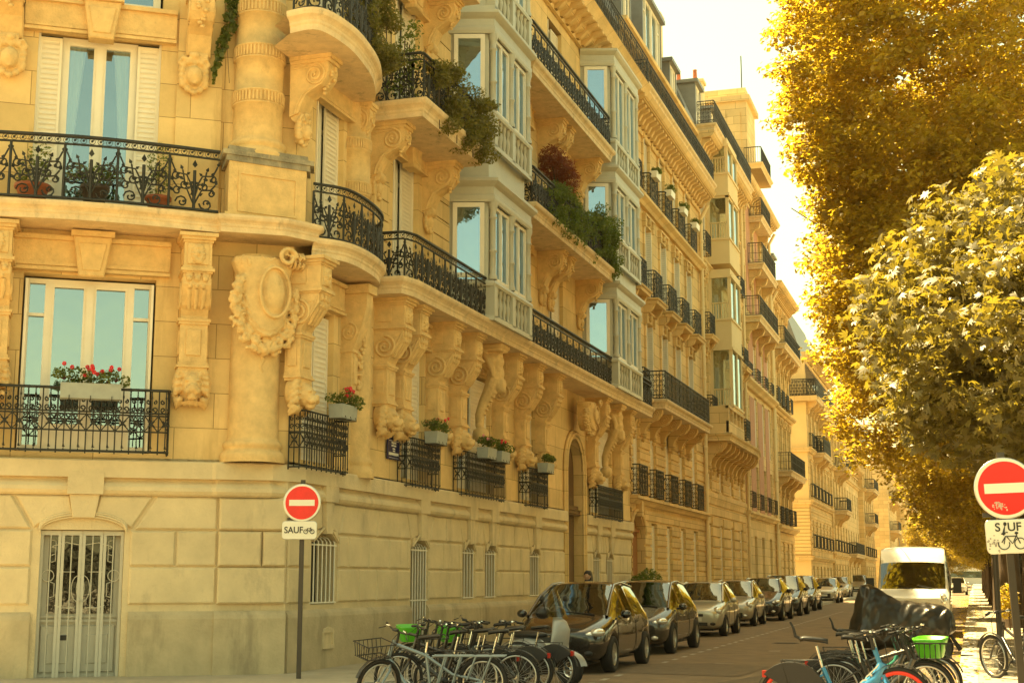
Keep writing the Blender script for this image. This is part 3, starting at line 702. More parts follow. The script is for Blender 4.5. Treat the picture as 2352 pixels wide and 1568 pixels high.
# voussoirs and keystones over the cellar windows
kz=[(a+b)/2 for a,b,c,d in cw]; prev=0
edges=[0]
for k in kz: edges+=[k]
for i,k in enumerate(kz):
    w=(cw[i][1]-cw[i][0])/2
    l=(0 if i==0 else (kz[i-1]+k)/2); rgt=(25.2 if i==len(kz)-1 else (kz[i+1]+k)/2)
    if i==4: rgt=16.9
    if i==5: l=19.3
    bC.poly([(k-.12,2.40),(k+.12,2.40),(k+.16,2.95),(k-.16,2.95)],-.02,.13,.01)
    if k-w-.3>l: bC.poly([(l+.02,2.42),(k-w-.12,2.42),(k-w-.32,2.93),(l+.02,2.93)],-.02,.05,.03,.028)
    if k+w+.3<rgt: bC.poly([(k+w+.12,2.42),(rgt-.02,2.42),(rgt-.02,2.93),(k+w+.32,2.93)],-.02,.05,.03,.028)
    bC.poly([(k-w-.08,2.42),(k-.14,2.50),(k-.18,2.93),(k-w-.28,2.93)],-.02,.05,.02,.02); bC.poly([(k+.14,2.50),(k+w+.08,2.42),(k+w+.28,2.93),(k+.18,2.93)],-.02,.05,.02,.02)
    bC.poly([(k-w,2.26),(k-w*.5,2.40),(k-w*.25,2.46),(k-w,2.46)],-.32,.06); bC.poly([(k+w,2.26),(k+w,2.46),(k+w*.25,2.46),(k+w*.5,2.40)],-.32,.06)
    for sg_ in (-1,1): bC.tube([(k+sg_*(w+.05),.06,2.27),(k+sg_*w*.55,.07,2.43),(k+sg_*.13,.07,2.50)],.022,5)
    if 0: bC.add([(k-w,.0,2.30),(k-.1,.0,2.42),(k+.1,.0,2.42),(k+w,0,2.30),(k-w,-.35,2.30),(k-.1,-.35,2.36),(k+.1,-.35,2.36),(k+w,-.35,2.30)],[(0,1,5,4),(1,2,6,5),(2,3,7,6)])
O('rusticated_blocks',bC.mesh('rusticated_blocks',PLINTH),B1)
# base course with a moulded top
PB=[(0,-.3),(.07,-.3),(.07,1.00),(.05,1.06),(.02,1.10),(0,1.12)]
bb=MB(); bb.sweep(PB,[(-2.48,0),(-5.4,0)][::-1] and [(-2.48,0),(-1.15,0)]); bb.sweep([(a+.05,z) for a,z in PB],[(-1.15,0),(0.0,0)])
bb.sweep(PB,[(-5.4,0),(-3.95,0)])
O('base_course',bb.mesh('base_course',BASE),B1,FA(0,0,0),FA.rz)
for a,b_ in ((0,5.5),(6.45,16.95),(19.25,25.2)): O('base_course',MB().sweep(PB,[(a,0),(b_,0)]).mesh('base_course',BASE),B1)
# arched door head infill on the left face
m=MB(); ac=arc(-3.215,1.95,.80,PI-.65,.65,14,.62)
zt=2.42
vs=[];
for x,z in ac: vs+=[(x,.0,min(z,2.56)),(x,-.3,min(z,2.56))]
# cap course with recessed roll moulding, interrupted by blocks over keystones
CAPP=[(.0,2.94),(.05,2.94),(.10,2.97),(.13,3.02),(.125,3.08),(.09,3.13),(.04,3.18),(.03,3.22)]; TOPP=[(.0,3.22),(.15,3.22),(.15,3.48),(.13,3.50),(-.2,3.50)]
capm=MB()
A2=lambda p:((p[0]*math.cos(-FA.rz)),0)
def A2C(s,v): q=FA(s,v,0); return (q[0],q[1])
cornerA=[A2C(-1.15,.06),A2C(-.0,.06)]
pathA=[A2C(-5.4,0),A2C(-1.2,0),A2C(-1.14,.05),A2C(-.32,.05)]; pathC=[(.35,0.02),(16.98,0)]
capm.sweep(CAPP,pathA+pathC); capm.sweep(TOPP,pathA+pathC); capm.sweep(CAPP,[(19.2,0),(25.2,0)]); capm.sweep(TOPP,[(19.2,0),(25.2,0)])
for k,i in zip(kz,range(9)): capm.box(k-.26,k+.26,0,.16,2.95,3.3)
O('plinth_cornice',capm.mesh('plinth_cornice',PLINTH),B1)
m=MB().box(-3.49,-2.94,0,.16,2.95,3.3); m.box(-5.2,-4.9,0,.16,2.95,3.3)
O('plinth_cornice',m.mesh('plinth_cornice',PLINTH),B1,FA(0,0,0),FA.rz)
# cellar window grilles
for i,(a,b_,c,d) in enumerate(cw):
    g=MB(); n=6 if b_-a>.75 else 4; zb=c+.02 if c>0 else .12
    for k in range(n): x=a+.06+(b_-a-.12)*k/(n-1); g.tube([(x,.02,zb),(x,.02,2.28)],.014,6); g.tube([(x,.02,2.24),(x,-.02,2.32),(x,-.12,2.36)],.012,5)
    g.box(a-.03,b_+.03,.0,.03,2.20,2.225); g.box(a-.03,b_+.03,.0,.03,max(zb,.14),max(zb,.14)+.025)
    if c<0: g.box(a-.05,b_+.05,.0,.03,1.2,1.225)
    O('window_grille',g.mesh('window_grille',WHITEP),B1)
backing(B1,.3,16.9,-.2,3.4,-.36); backing(B1,19.4,25,-.2,3.4,-.36)
O('air_vent',MB().box(1.3,1.75,.06,.10,.45,.52).box(1.30,1.36,.06,.09,.52,.72).box(1.69,1.75,.06,.09,.52,.72).poly([(1.30,.72),(1.75,.72),(1.70,.79),(1.525,.82),(1.35,.79)],.06,.10).box(1.36,1.69,.06,.075,.52,.72).mesh('air_vent',PLINTH),B1)
# --- left-face service door with a folding metal grille
sd=MB(); sd.box(-.63,.63,-.03,.0,0,2.30)
for i in range(2):
    x0=-.58+i*.60
    sd.poly([(x0,.12),(x0+.54,.12),(x0+.54,.85),(x0,.85)],0,.03,.02,.02); sd.poly([(x0+.1,.25),(x0+.44,.25),(x0+.44,.72),(x0+.1,.72)],0.02,.045,.02,.02)
    sd.box(x0-.02,x0+.56,0,.05,.05,.09).box(x0-.02,x0+.56,0,.05,.90,.94).box(x0-.02,x0+.56,0,.04,.97,1.0)
dr=O('service_door',sd.mesh('service_door',DOORP),B1,FA(-3.215,-.22,.06),FA.rz)
O('door_glass',MB().box(-.50,-.02,0,.012,1.03,2.24).box(.02,.50,0,.012,1.03,2.24).mesh('door_glass',glass('dark_door_glass',.93,tint=(.3,.3,.3))),dr,(0,.005,0))
orn=MB()
for sg in (-1,1):
    for zc,rx in ((1.5,.07),):
        orn.tube([(sg*.04+x,.03,z) for x,z in arc(0,1.42,.10,0,2*PI,18,.2)],.008,4)
    orn.tube([(sg*.08,.03,1.12),(sg*.28,.03,1.12),(sg*.38,.03,1.16)],.01,4)
    for z in (1.4,1.95,2.06): orn.tube([(sg*.46,.03,z-.12),(sg*.40,.03,z-.1),(sg*.40,.03,z+.1),(sg*.46,.03,z+.12)],.009,4)
    orn.tube([(sg*x,.03,z) for x,z in arc(.5,1.62,.09,0,2*PI,14)],.009,4)
    orn.tube([(sg*(.02),.03,2.1),(sg*.25,.03,2.14),(sg*.45,.03,2.08)],.009,4); orn.tube([(sg*.1,.03,1.68),(sg*.35,.03,1.68)],.008,4)
O('door_ornament',orn.mesh('door_ornament',WHITEP),dr)
hg=MB(); hg.box(-.13,-.09,.045,.055,.78,.80); hg.box(-.25,-.16,.03,.05,.60,.68)
O('letter_slot',MB().box(-.27,-.17,.03,.05,.62,.70).mesh('letter_slot',BLACK),dr)
gm=MB()
for i in range(4):
    x0=-.635+i*.318; x1=x0+.31
    gm.box(x0,x0+.045,.02,.05,0,2.34).box(x1-.045,x1,.02,.05,0,2.34).box(x0+.045,x1-.045,.02,.05,0,.05).box(x0+.045,x1-.045,.02,.05,2.27,2.34)
    xm=(x0+x1)/2; gm.tube([(xm,.035,.05),(xm,.035,2.27)],.011,6)
gm.tube([(0,.06,1.25),(0,.09,1.25)],.016,8)
O('door_grille',gm.mesh('door_grille',DOORP),dr,(0,.10,-.02))
O('door_tympanum',MB().poly([(x,z) for x,z in arc(0,2.30,.64,PI,0,14,.24)]+[(.64,2.24),(-.64,2.24)],-.06,-.02).mesh('door_tympanum',STONE),dr,(0,.02,0.0))
am=MB(); ar=arc(-3.215,2.36,.66,PI,0,16,.24)
for r_,vv in ((0,.055),(.035,.07),(.07,.055)): am.tube([(x,vv,z+r_) for x,z in ar],.02,5)
am.box(-3.88,-2.55,-.35,-.0,2.395,2.42)
O('door_arch',am.mesh('door_arch',PLINTH),B1,FA(0,0,0),FA.rz)
O('door_step',MB().box(-3.95,-2.45,-.3,.15,-.1,.05).mesh('door_step',KERBM),B1,FA(0,0,.06),FA.rz)
backing(B1,-3.9,-2.5,0,2.6,-.6,FA.rz,FA(0,0,0))
# --- main walls
uA=[(-4.32,-2.25,3.62,6.48),(-4.30,-2.32,7.35,10.6),(-4.30,-2.32,10.8,13.9)]
O('facade_wall',wall_mb(-5.4,0,3.5,14.8,uA,.3).mesh('facade_wall',STONE),B1,FA(0,0,0),FA.rz)
GF=[(.45,1.68),(4.95,6.2),(8.25,10.6),(12.98,14.3),(20.0,22.75)]
WN=[(.75,1.95),(4.35,5.75),(12.2,13.7),(15.6,17.1),(24.0,25.0)]
hC=[(a,b_,3.62,6.3) for a,b_ in GF]+[(a,b_,z,z+3.0) for z in (7.35,10.8,14.4) for a,b_ in WN]+[(17.1,19.1,3.5,5.62)]
O('facade_wall',wall_mb(0,25.27,3.5,18.2,hC,.3).mesh('facade_wall',STONE),B1)
O('party_wall',MB().box(25.07,25.27,-9,-.02,0,20.5).mesh('party_wall',STONE2),B1) 
O('rear_wall',MB().box(0,25.2,-9,-8.8,0,18.2).mesh('rear_wall',STONE2),B1)
backing(B1,.2,16.5,3.6,17.9,-.62); backing(B1,19.2,25,3.6,17.9,-.62); backing(B1,-5.2,-1.5,3.6,14.5,-.6,FA.rz,FA(0,0,0))
# joints of the smooth ashlar on the lower storey (thin shadow gaps modelled as fillets)
# windows
w1=window(B1,-3.285,3.64,2.03,2.80,-.25,'quad','fold',face=FA)
window(B1,-3.31,7.35,1.22,3.22,-.25,'two',None,face=FA,curtain=True)
for sg in (-1,1): O('shutter',shutter_mesh(.36,3.1),B1,FA(-3.31+sg*.79-.18,-.16,7.42),FA.rz)
for sg in (-1,1): O('jamb_board',MB().box(-.02,.02,-.0,.2,7.35,10.58).mesh('jamb_board',WHITEP),B1,FA(-3.31+sg*.975,-.28,0),FA.rz)
window(B1,-3.31,10.85,1.9,3.0,-.25,'two',None,face=FA)
for (a,b_),sh in zip(GF,('shut','half','half','half','half')): window(B1,(a+b_)/2,3.62,b_-a,2.66,-.25,'quad' if b_-a>2 else 'two',sh,face=FC)
for z in (7.37,10.82,14.42):
    for (a,b_),sh in zip(WN,('half','half','half','half','open')): window(B1,(a+b_)/2,z,b_-a,2.95,-.25,'cross',sh,face=FC)
# lintel mouldings + keystones
def lintel(sc,w,z,face,key=True,v=.0):
    m=MB(); h=.62
    m.poly([(sc-w/2-.22,z+.02),(sc+w/2+.22,z+.02),(sc+w/2+.22,z+h),(sc-w/2-.22,z+h)],v-.02,v+.10,.0)
    m.box(sc-w/2-.2,sc+w/2+.2,v+.09,v+.125,z+.10,z+.16).box(sc-w/2-.22,sc+w/2+.22,v+.09,v+.15,z+.02,z+.07)
    m.box(sc-w/2-.22,sc+w/2+.22,v+.09,v+.17,z+h-.1,z+h-.03)
    if key:
        m.poly([(sc-.20,z-.07),(sc+.20,z-.07),(sc+.30,z+h-.03),(sc-.30,z+h-.03)],v,v+.26,.02); m.poly([(sc-.14,z+.02),(sc+.14,z+.02),(sc+.22,z+h-.15),(sc-.22,z+h-.15)],v+.25,v+.285,.012); m.box(sc-.34,sc+.34,v,v+.32,z+h-.04,z+h+.05)
    O('window_lintel',m.mesh('window_lintel',CARVED),B1,face(0,0,0),face.rz)
lintel(-3.285,2.04,6.5,FA); lintel(-3.31,2.0,10.1+.42,FA)
for a,b_ in GF: lintel((a+b_)/2,b_-a,6.3,FC,False)
for z in (10.35,13.8): 
    for a,b_ in WN: lintel((a+b_)/2,b_-a,z-.33 ,FC,a>4)
# --- brackets with lion heads
for s in (-4.72,-1.64): pilaster(B1,FA,s,4.47,.0)
PZ=4.40
for s in (-.02,3.72,4.58,6.52,7.92,10.95,12.68,14.5,19.75,23.05): pilaster(B1,FC,s,PZ,0)
O('beast_corbel',figure_mesh(0),B1,FC(9.45,0,PZ),0,sc=(1,1,.945)); O('beast_corbel',figure_mesh(0),B1,FC(21.4,0,PZ),0,sc=(1,1,.945))
railing(B1,[(-4.75,.02),(-4.75,.3),(-1.98,.3),(-1.98,.02)],3.58,1.03,'trellis',.215,.014,face=FA,name='window_railing')
for a,b_ in ((-.05,1.72),(4.75,6.40),(7.98,10.8),(12.8,14.45),(19.8,22.95)): railing(B1,[(a,.02),(a,.3),(b_,.3),(b_,.02)],3.42,.97,'trellis',.19,.011,name='window_railing')
# narrow side scroll with garland, right of the corner window
sm=MB(); sm.side([(0,5.0),(.22,5.0),(.22,5.7),(.30,5.85),(.42,6.2),(.5,6.5),(.5,6.9),(0,6.9)],-.14,.14); volute(sm,(.16,6.05),.17,0,0,.14); sm.box(-.17,.17,0,.25,4.93,5.0).box(-.17,.17,0,.25,5.68,5.74); sm.poly([(-.08,5.1),(.08,5.1),(.08,5.6),(-.08,5.6)],.21,.25,.01)
sm.box(-.20,.20,.001,.56,6.75,6.91); rg=random.Random(4)
for i in range(70): t=rg.random(); sm.ball((.17+rg.uniform(-.05,.05),.32-.12*t+rg.uniform(-.05,.05),6.3-1.3*t),rg.uniform(.03,.055),6,5)
O('scroll_console',sm.mesh('scroll_console',CARVED),B1,FC(2.12,0,0))
# --- corner columns, cartouche
O('round_column',column_mesh(.42,3.5,6.95,(),1,0),B1,FA(-.60,-.02,0))
O('round_column',column_mesh(.30,3.45,6.9,(),1,0),B1,FC(2.78,-.06,0))
O('cartouche',cartouche_mesh(0),B1,FA(-.56,.30,6.22),FA.rz+math.radians(16),sc=(1.05,1.1,1.05))
O('round_column',column_mesh(.42,8.55,14.3,(9.55,10.35,11.15,11.95,12.75),1,0),B1,FA(-.68,.08,0))
O('round_column',column_mesh(.33,7.3,10.5,(8.7,9.55),0,0),B1,FC(2.42,-.02,0))
# --- first slab with curved bays
def curve(pts,n=10):
    P=[pts[0]]+list(pts)+[pts[-1]]; out=[]
    for i in range(1,len(P)-2):
        for k in range(n):
            t=k/n; a,b_,c,d=[Vector(p) for p in P[i-1:i+3]]
            out.append(tuple(.5*((2*b_)+(c-a)*t+(2*a-5*b_+4*c-d)*t*t+(3*b_-a-3*c+d)*t**3)))
    out.append(tuple(pts[-1])); return out
SZ=6.95
cA=curve([A2C(-5.4,.66),A2C(-4.7,.76),A2C(-3.4,.86),A2C(-2.2,.78),A2C(-1.35,.66)],8)
corner=[A2C(-1.30,.76),A2C(-.25,.76),(-.18,.52),(.02,.46),(.03,.0)]
cB=curve([(-.15,.40),(.4,.78),(1.4,.80),(2.3,.62),(2.85,.28),(2.98,.0)],8)
sA=slab_mb(cA+corner,7.20,.29,inner=[A2C(-5.4+5.3*i/(len(cA)+4),-.02) for i in range(len(cA)+5)])
sA.merge(slab_mb(cB,SZ+.02,.33,inner=[(max(0,p[0]),-.02) for p in cB]))
sC=[(3.05,.0),(3.1,.72),(3.5,.82),(25.2,.82)]
sA.merge(slab_mb(sC,SZ,.33,inner=[(3.05,-.02),(3.1,-.02),(3.5,-.02),(25.2,-.02)]))
O('balcony_slab',sA.mesh('balcony_slab',LEDGE),B1)
def inset(path,d):
    n=len(path); out=[]
    for i in range(n):
        a=Vector(path[max(0,i-1)]); b_=Vector(path[min(n-1,i+1)]); t=(b_-a).normalized(); nn=Vector((-t.y,t.x)); p=Vector(path[i])-nn*d; out.append((p.x,p.y))
    return out
RZ=SZ+.38
railing(B1,inset(cA,.0),7.50,1.05,'vine',.85,.017)
railing(B1,inset(cB[:-3],-.03),RZ-.05,.95,'vine',.62,.016)
railing(B1,[(3.17,.1),(3.2,.72),(3.55,.84),(7.72,.84)],RZ-.1,.93,'vine',.62,.017)
railing(B1,[(10.75,.84),(19.4,.84)],RZ-.15,.93,'vine',.62,.017); railing(B1,[(22.9,.84),(25.1,.84),(25.15,.1)],RZ-.15,.93,'vine',.62,.017)
# pedestal block under the corner column
pm=MB(); pth=[A2C(-1.18,.0),A2C(-1.18,.98),A2C(-.22,.98),(-.30,.62),(-.1,.55),(0.1,.0)]
pq=[A2C(-1.20,.0),A2C(-1.20,.70),A2C(.12,.40),A2C(.2,0)]
def prismz(m,pts,z0,z1,sc=1.0,grow=0):
    n=len(pts); c=Vector((sum(p[0] for p in pts)/n,sum(p[1] for p in pts)/n)); P=[]
    for p in pts: d=(Vector(p)-c); P.append(c+d*(1+grow/max(.01,d.length)))
    m.add([(p.x,p.y,z0) for p in P]+[(p.x,p.y,z1) for p in P],[tuple(range(n-1,-1,-1)),tuple(range(n,2*n))]+[(i,(i+1)%n,n+(i+1)%n,n+i) for i in range(n)])
prismz(pm,pq,7.45,8.42); prismz(pm,pq,7.45,7.55,grow=.06)
q0=Vector(pq[1]); q1=Vector(pq[2]); dd=(q1-q0).normalized(); nn=Vector((-dd.y,dd.x)); Lf=(q1-q0).length
fr=MB()
for (a,b_,c,d) in ((.16,.20,7.62,8.22),(Lf-.20,Lf-.16,7.62,8.22),(.16,Lf-.16,7.58,7.62),(.16,Lf-.16,8.22,8.26)):
    p=q0+dd*a; q=q0+dd*b_; pm.add([(p.x,p.y,c),(q.x,q.y,c),(q.x,q.y,d),(p.x,p.y,d),(p.x+nn.x*.02,p.y+nn.y*.02,c),(q.x+nn.x*.02,q.y+nn.y*.02,c),(q.x+nn.x*.02,q.y+nn.y*.02,d),(p.x+nn.x*.02,p.y+nn.y*.02,d)],[(4,5,6,7),(0,1,5,4),(1,2,6,5),(2,3,7,6),(3,0,4,7)])
O('corner_pedestal',pm.mesh('corner_pedestal',CARVED),B1)
pm=MB(); prismz(pm,pq,8.42,8.52,grow=.06); prismz(pm,pq,8.52,8.60,grow=.13); prismz(pm,pq,8.60,8.68,grow=.02); 
O('pedestal_cap',pm.mesh('pedestal_cap',mat('sooty_ledge_stone',(.27,.24,.17),.9,var=.4,scale=5,bump=.5,stain=((.5,.42,.25),3,.5,.3))),B1)
# --- second and third level slabs
c2=curve([(-1.35,.5),(-1.35,1.0),(-.6,1.15),(.2,1.1),(1.2,.9),(2.3,.45),(2.6,0)],6)
s2=slab_mb(c2,10.45,.36,inner=[(max(-.9,p[0]),-.02) for p in c2]); s2.merge(slab_mb([(3.0,0),(3.0,1.15),(6.5,1.15),(6.5,0)],10.35,.36)); s2.merge(slab_mb([(10.9,0),(10.9,.98),(19.1,.98),(19.1,0)],10.32,.37))
s2.merge(slab_mb([(3.0,0),(3.0,1.1),(6.5,1.1),(6.5,0)],14.0,.36)); s2.merge(slab_mb([(10.9,0),(10.9,.98),(19.1,.98),(19.1,0)],14.0,.37))
O('balcony_slab',s2.mesh('balcony_slab',LEDGE),B1)
railing(B1,c2[1:-4],10.8,.98,'vine',.55,.016); railing(B1,[(3.06,.1),(3.06,1.12),(6.45,1.12),(6.45,.1)],10.7,.95,'vine',.55,.016); railing(B1,[(10.95,.1),(10.95,.96),(19.05,.96),(19.05,.1)],10.68,.93,'vine',.55,.017); railing(B1,[(10.95,.1),(10.95,.96),(19.05,.96),(19.05,.1)],14.37,1.0,'vine',.55,.017)
for z in (10.35,14.0):
    for s in (3.35,6.15,11.2,14.75,15.55,18.7): O('scroll_console',scroll_mesh(0),B1,FC(s,0,z))
O('scroll_console',scroll_mesh(0),B1,FC(-.12,0,10.45)); O('scroll_console',scroll_mesh(0),B1,FC(2.35,-.1,10.45),sc=(.7,.7,1))
O('scroll_console',scroll_mesh(1),B1,FA(-1.72,.0,11.35),FA.rz); O('scroll_console',scroll_mesh(1),B1,FA(-4.75,.0,11.35),FA.rz)
for s in (-1.78,-4.72): O('carved_face',mascaron_mesh(.014),B1,FA(s,.02,9.98),FA.rz,sc=(1.25,1.25,1.2))
O('carved_face',mascaron_mesh(.014),B1,FC(-.15,.1,9.15))
for z in (9.15,12.8):
    for s in (3.35,6.15,11.2,14.75,15.55,18.7): O('carved_face',mascaron_mesh(.014),B1,FC(s,0,z-.05),sc=(.8,.8,.9))
# channelled piers
for a,b_ in ((3.2,3.95),(6.2,7.4),(10.95,11.1)):
    pr=MB()
    for i in range(27):
        z=7.35+i*.40
        if abs(z-10.35)<.3 or abs(z-14.0)<.3: continue
        pr.poly([(a,z+.015),(b_,z+.015),(b_,z+.385),(a,z+.385)],-.02,.10,.02,.0)
    O('channelled_pier',pr.mesh('channelled_pier',STONE),B1)
pr=MB(); pr.box(-2.05,-1.30,-.02,.06,7.3,11.5)
O('channelled_pier',pr.mesh('channelled_pier',STONE),B1,FA(0,0,0),FA.rz)
en=MB(); r_=.9; zc=4.72
for sg in (1,-1):
    q=[(18.1+sg*r_*math.sin(a),zc+r_*math.cos(a)) for a in [k*PI/20 for k in range(11)]]; en.poly([(18.1+sg*1.0,5.61),(18.1,5.61)]+q+[(18.1+sg*1.0,4.72)],-.95,.004)
en.box(17.0,17.2,-.95,.06,.0,4.72).box(19.0,19.2,-.95,.06,.0,4.72)
for rr2,vv in ((.93,.05),(1.02,.09),(1.10,.05)): en.tube([(18.1+rr2*math.cos(a),vv,zc+rr2*math.sin(a)) for a in [k*PI/20 for k in range(21)]],.045,6); [en.tube([(18.1+sg*rr2,vv,.12),(18.1+sg*rr2,vv,zc)],.045,6) for sg in (-1,1)]
O('entrance_arch',en.mesh('entrance_arch',STONE),B1)
ed=MB(); ed.box(17.15,19.05,-.98,-.90,0,5.7).box(17.2,19.0,-.92,-.70,3.45,3.58).box(17.2,19.0,-.92,-.76,3.58,3.72).box(18.06,18.14,-.91,-.85,0,3.45)
for sx in (17.28,18.2):
    for z0_,z1_ in ((.3,1.0),(1.15,1.4),(1.55,3.3)): ed.poly([(sx,z0_),(sx+.62,z0_),(sx+.62,z1_),(sx,z1_)],-.91,-.86,.03)
ed.box(17.6,18.6,-.93,-.84,3.9,3.98)
edo=O('entrance_door',ed.mesh('entrance_door',WOOD),B1,(0,.66,0)); O('door_knob',MB().ball((18.25,-.82,1.25),(.04,.04,.04)).mesh('door_knob',CHROME),edo)
O('entrance_cartouche',cartouche_mesh(0),B1,FC(18.1,.30,6.25),0,sc=(.95,1.2,.62))
O('basement_hatch',MB().poly([(x,z) for x,z in [(19.3,.9),(19.3,1.6)]+[(19.62+.32*math.cos(a),1.6+.3*math.sin(a)) for a in [PI-k*PI/8 for k in range(9)]]+[(19.94,.9)]],.0,.08).mesh('basement_hatch',BLACK),B1)
MORT=mat('joint_mortar',(.36,.245,.095),.9)
# --- grey oriels
def oriel(s0,s1,v1,zb,floors):
    w=s1-s0; nb=2
    ct=.30; om=MB(); q=[(s0-ct+.04,-.02),(s0+.05,v1-.12),(s1-.05,v1-.12),(s1+ct-.04,-.02)]
    prismz(om,q,zb,floors[-1][1]+.3)
    for (z0,z1) in floors:
        P=[(s0-ct,0),(s0,v1),(s1,v1),(s1+ct,0)]
        om.sweep([(-.02,z1-.12),(.03,z1-.12),(.05,z1-.05),(.05,z1+.02),(.03,z1+.06),(.03,z1+.22),(.10,z1+.27),(.16,z1+.33),(.16,z1+.40),(.05,z1+.44),(-.1,z1+.44)],P)
        om.sweep([(-.02,z0-.16),(.05,z0-.16),(.07,z0-.10),(.05,z0-.04),(-.06,z0)],P)
        om.sweep([(-.02,z0-.92),(.05,z0-.92),(.05,z0-.82),(-.03,z0-.78)],P)
    o=O('oriel',om.mesh('oriel',GREYP),B1)
    for (z0,z1) in floors:
        h=z1-z0-.12
        for x in (s0+.08,(s0+s1)/2,s1-.08):
            cm=MB()
            cm.lathe([(.10,z0),(.10,z0+.08),(.075,z0+.12),(.07,z0+h*.35),(.09,z0+h*.36),(.09,z0+h*.38),(.07,z0+h*.39),(.065,z1-.5),(.09,z1-.48),(.09,z1-.45),(.07,z1-.43),(.075,z1-.3),(.11,z1-.2),(.11,z1-.12)],(x,v1-.03),14)
            cm.box(x-.10,x+.10,v1-.16,v1+.05,z0-.85,z0-.12)
            O('colonnette',cm.mesh('colonnette',GREYP),o)
        for a,b_ in ((s0+.2,(s0+s1)/2-.12),((s0+s1)/2+.12,s1-.2)):
            for k in range(4):
                bm=MB(); x=a+(b_-a)*(k+.5)/4; bm.lathe([(.05,z0-.78),(.03,z0-.72),(.055,z0-.55),(.06,z0-.48),(.025,z0-.34),(.05,z0-.28),(.05,z0-.2),(.07,z0-.16)],(x,v1-.03),8); O('baluster',bm.mesh('baluster',GREYP),o)
        fm=MB(); endq=[]
        for a,b_ in ((s0+.18,(s0+s1)/2-.1),((s0+s1)/2+.1,s1-.18)):
            for x,y in ((a,a+.07),(b_-.07,b_),((a+b_)/2-.04,(a+b_)/2+.04)): fm.box(x,y,v1-.13,v1-.04,z0+.02,z1-.14)
            for q0,q1 in ((z0+.02,z0+.1),(z1-.22,z1-.14)): fm.box(a+.07,b_-.07,v1-.125,v1-.045,q0,q1)
            for xa,xb in ((a+.07,(a+b_)/2-.04),((a+b_)/2+.04,b_-.07)): pass
        # canted end lights
        for sg,pa,pb in ((1,(s0-ct,0),(s0,v1)),(-1,(s1+ct,0),(s1,v1))):
            pa=Vector(pa); pb=Vector(pb); dd_=(pb-pa).normalized(); nn_=Vector((-dd_.y,dd_.x))*sg; Lc=(pb-pa).length; zc_=(z0+z1)/2-.05; hz_2=(z1-z0)/2-.09
            for t_ in (.18,Lc-.24): c=pa+dd_*t_+nn_*.0; fm.obox((c.x,c.y,zc_),(dd_.x*.05,dd_.y*.05,0),(nn_.x*.03,nn_.y*.03,0),(0,0,hz_2))
            for zz in (zc_-hz_2+.05,zc_+hz_2-.05): c=pa+dd_*(Lc/2-.03); fm.obox((c.x,c.y,zz),(dd_.x*(Lc/2-.25),dd_.y*(Lc/2-.25),0),(nn_.x*.029,nn_.y*.029,0),(0,0,.05))
            endq.append((pa+dd_*.2-nn_*.0,pb-dd_*.24-nn_*.0,z0,z1))
        O('light_frame',fm.mesh('light_frame',WHITEP),o)
        gm=MB(); gm.add([(s0+.2,v1-.095,z0),(s1-.2,v1-.095,z0),(s1-.2,v1-.095,z1-.15),(s0+.2,v1-.095,z1-.15)],[(3,2,1,0)])
        for qa,qb,za,zb_ in endq: gm.add([(qa.x,qa.y,za),(qb.x,qb.y,za),(qb.x,qb.y,zb_-.15),(qa.x,qa.y,zb_-.15)],[(3,2,1,0)])
        O('pane',gm.mesh('pane',GLASS2),o)
    return o
oriel(7.75,10.6,.98,7.22,((8.3,10.15),(11.75,13.75),(15.3,17.4))) if 0 else None
FL=((8.22,9.98),(11.72,13.55),(15.25,17.2))
oriel(7.8,10.62,.98,7.25,((8.15,10.02),(12.05,13.95),(15.3,17.3)))
oriel(19.5,22.8,.98,7.25,((8.15,10.02),(11.9,13.6),(14.9,17.3)))
# --- crown cornice, roof balcony, mansard
cn=MB(); cn.sweep([(0,17.7),(.1,17.7),(.1,17.85),(.35,17.95),(.45,18.1),(.75,18.15),(.85,18.3),(.95,18.42),(.9,18.48),(-.3,18.48)],[(11.0,.02),(25.3,.02)])
cco=O('crown_cornice',cn.mesh('crown_cornice',STONE),B1)
for i in range(24): O('modillion',mod_mesh(.8),cco,(11.2+i*.6,0,18.15))
railing(B1,[(11,.85),(25.25,.85)],18.48,1.0,'dense',.9)
rm=MB(); rm.side([(-.4,18.3),(-.4,20.6),(-.1,20.7),(-1.4,24.2),(-6,25.2),(-8.8,22),(-8.8,18.3)],-1.0,25.25)
O('mansard_roof',rm.mesh('mansard_roof',ZINC),B1)
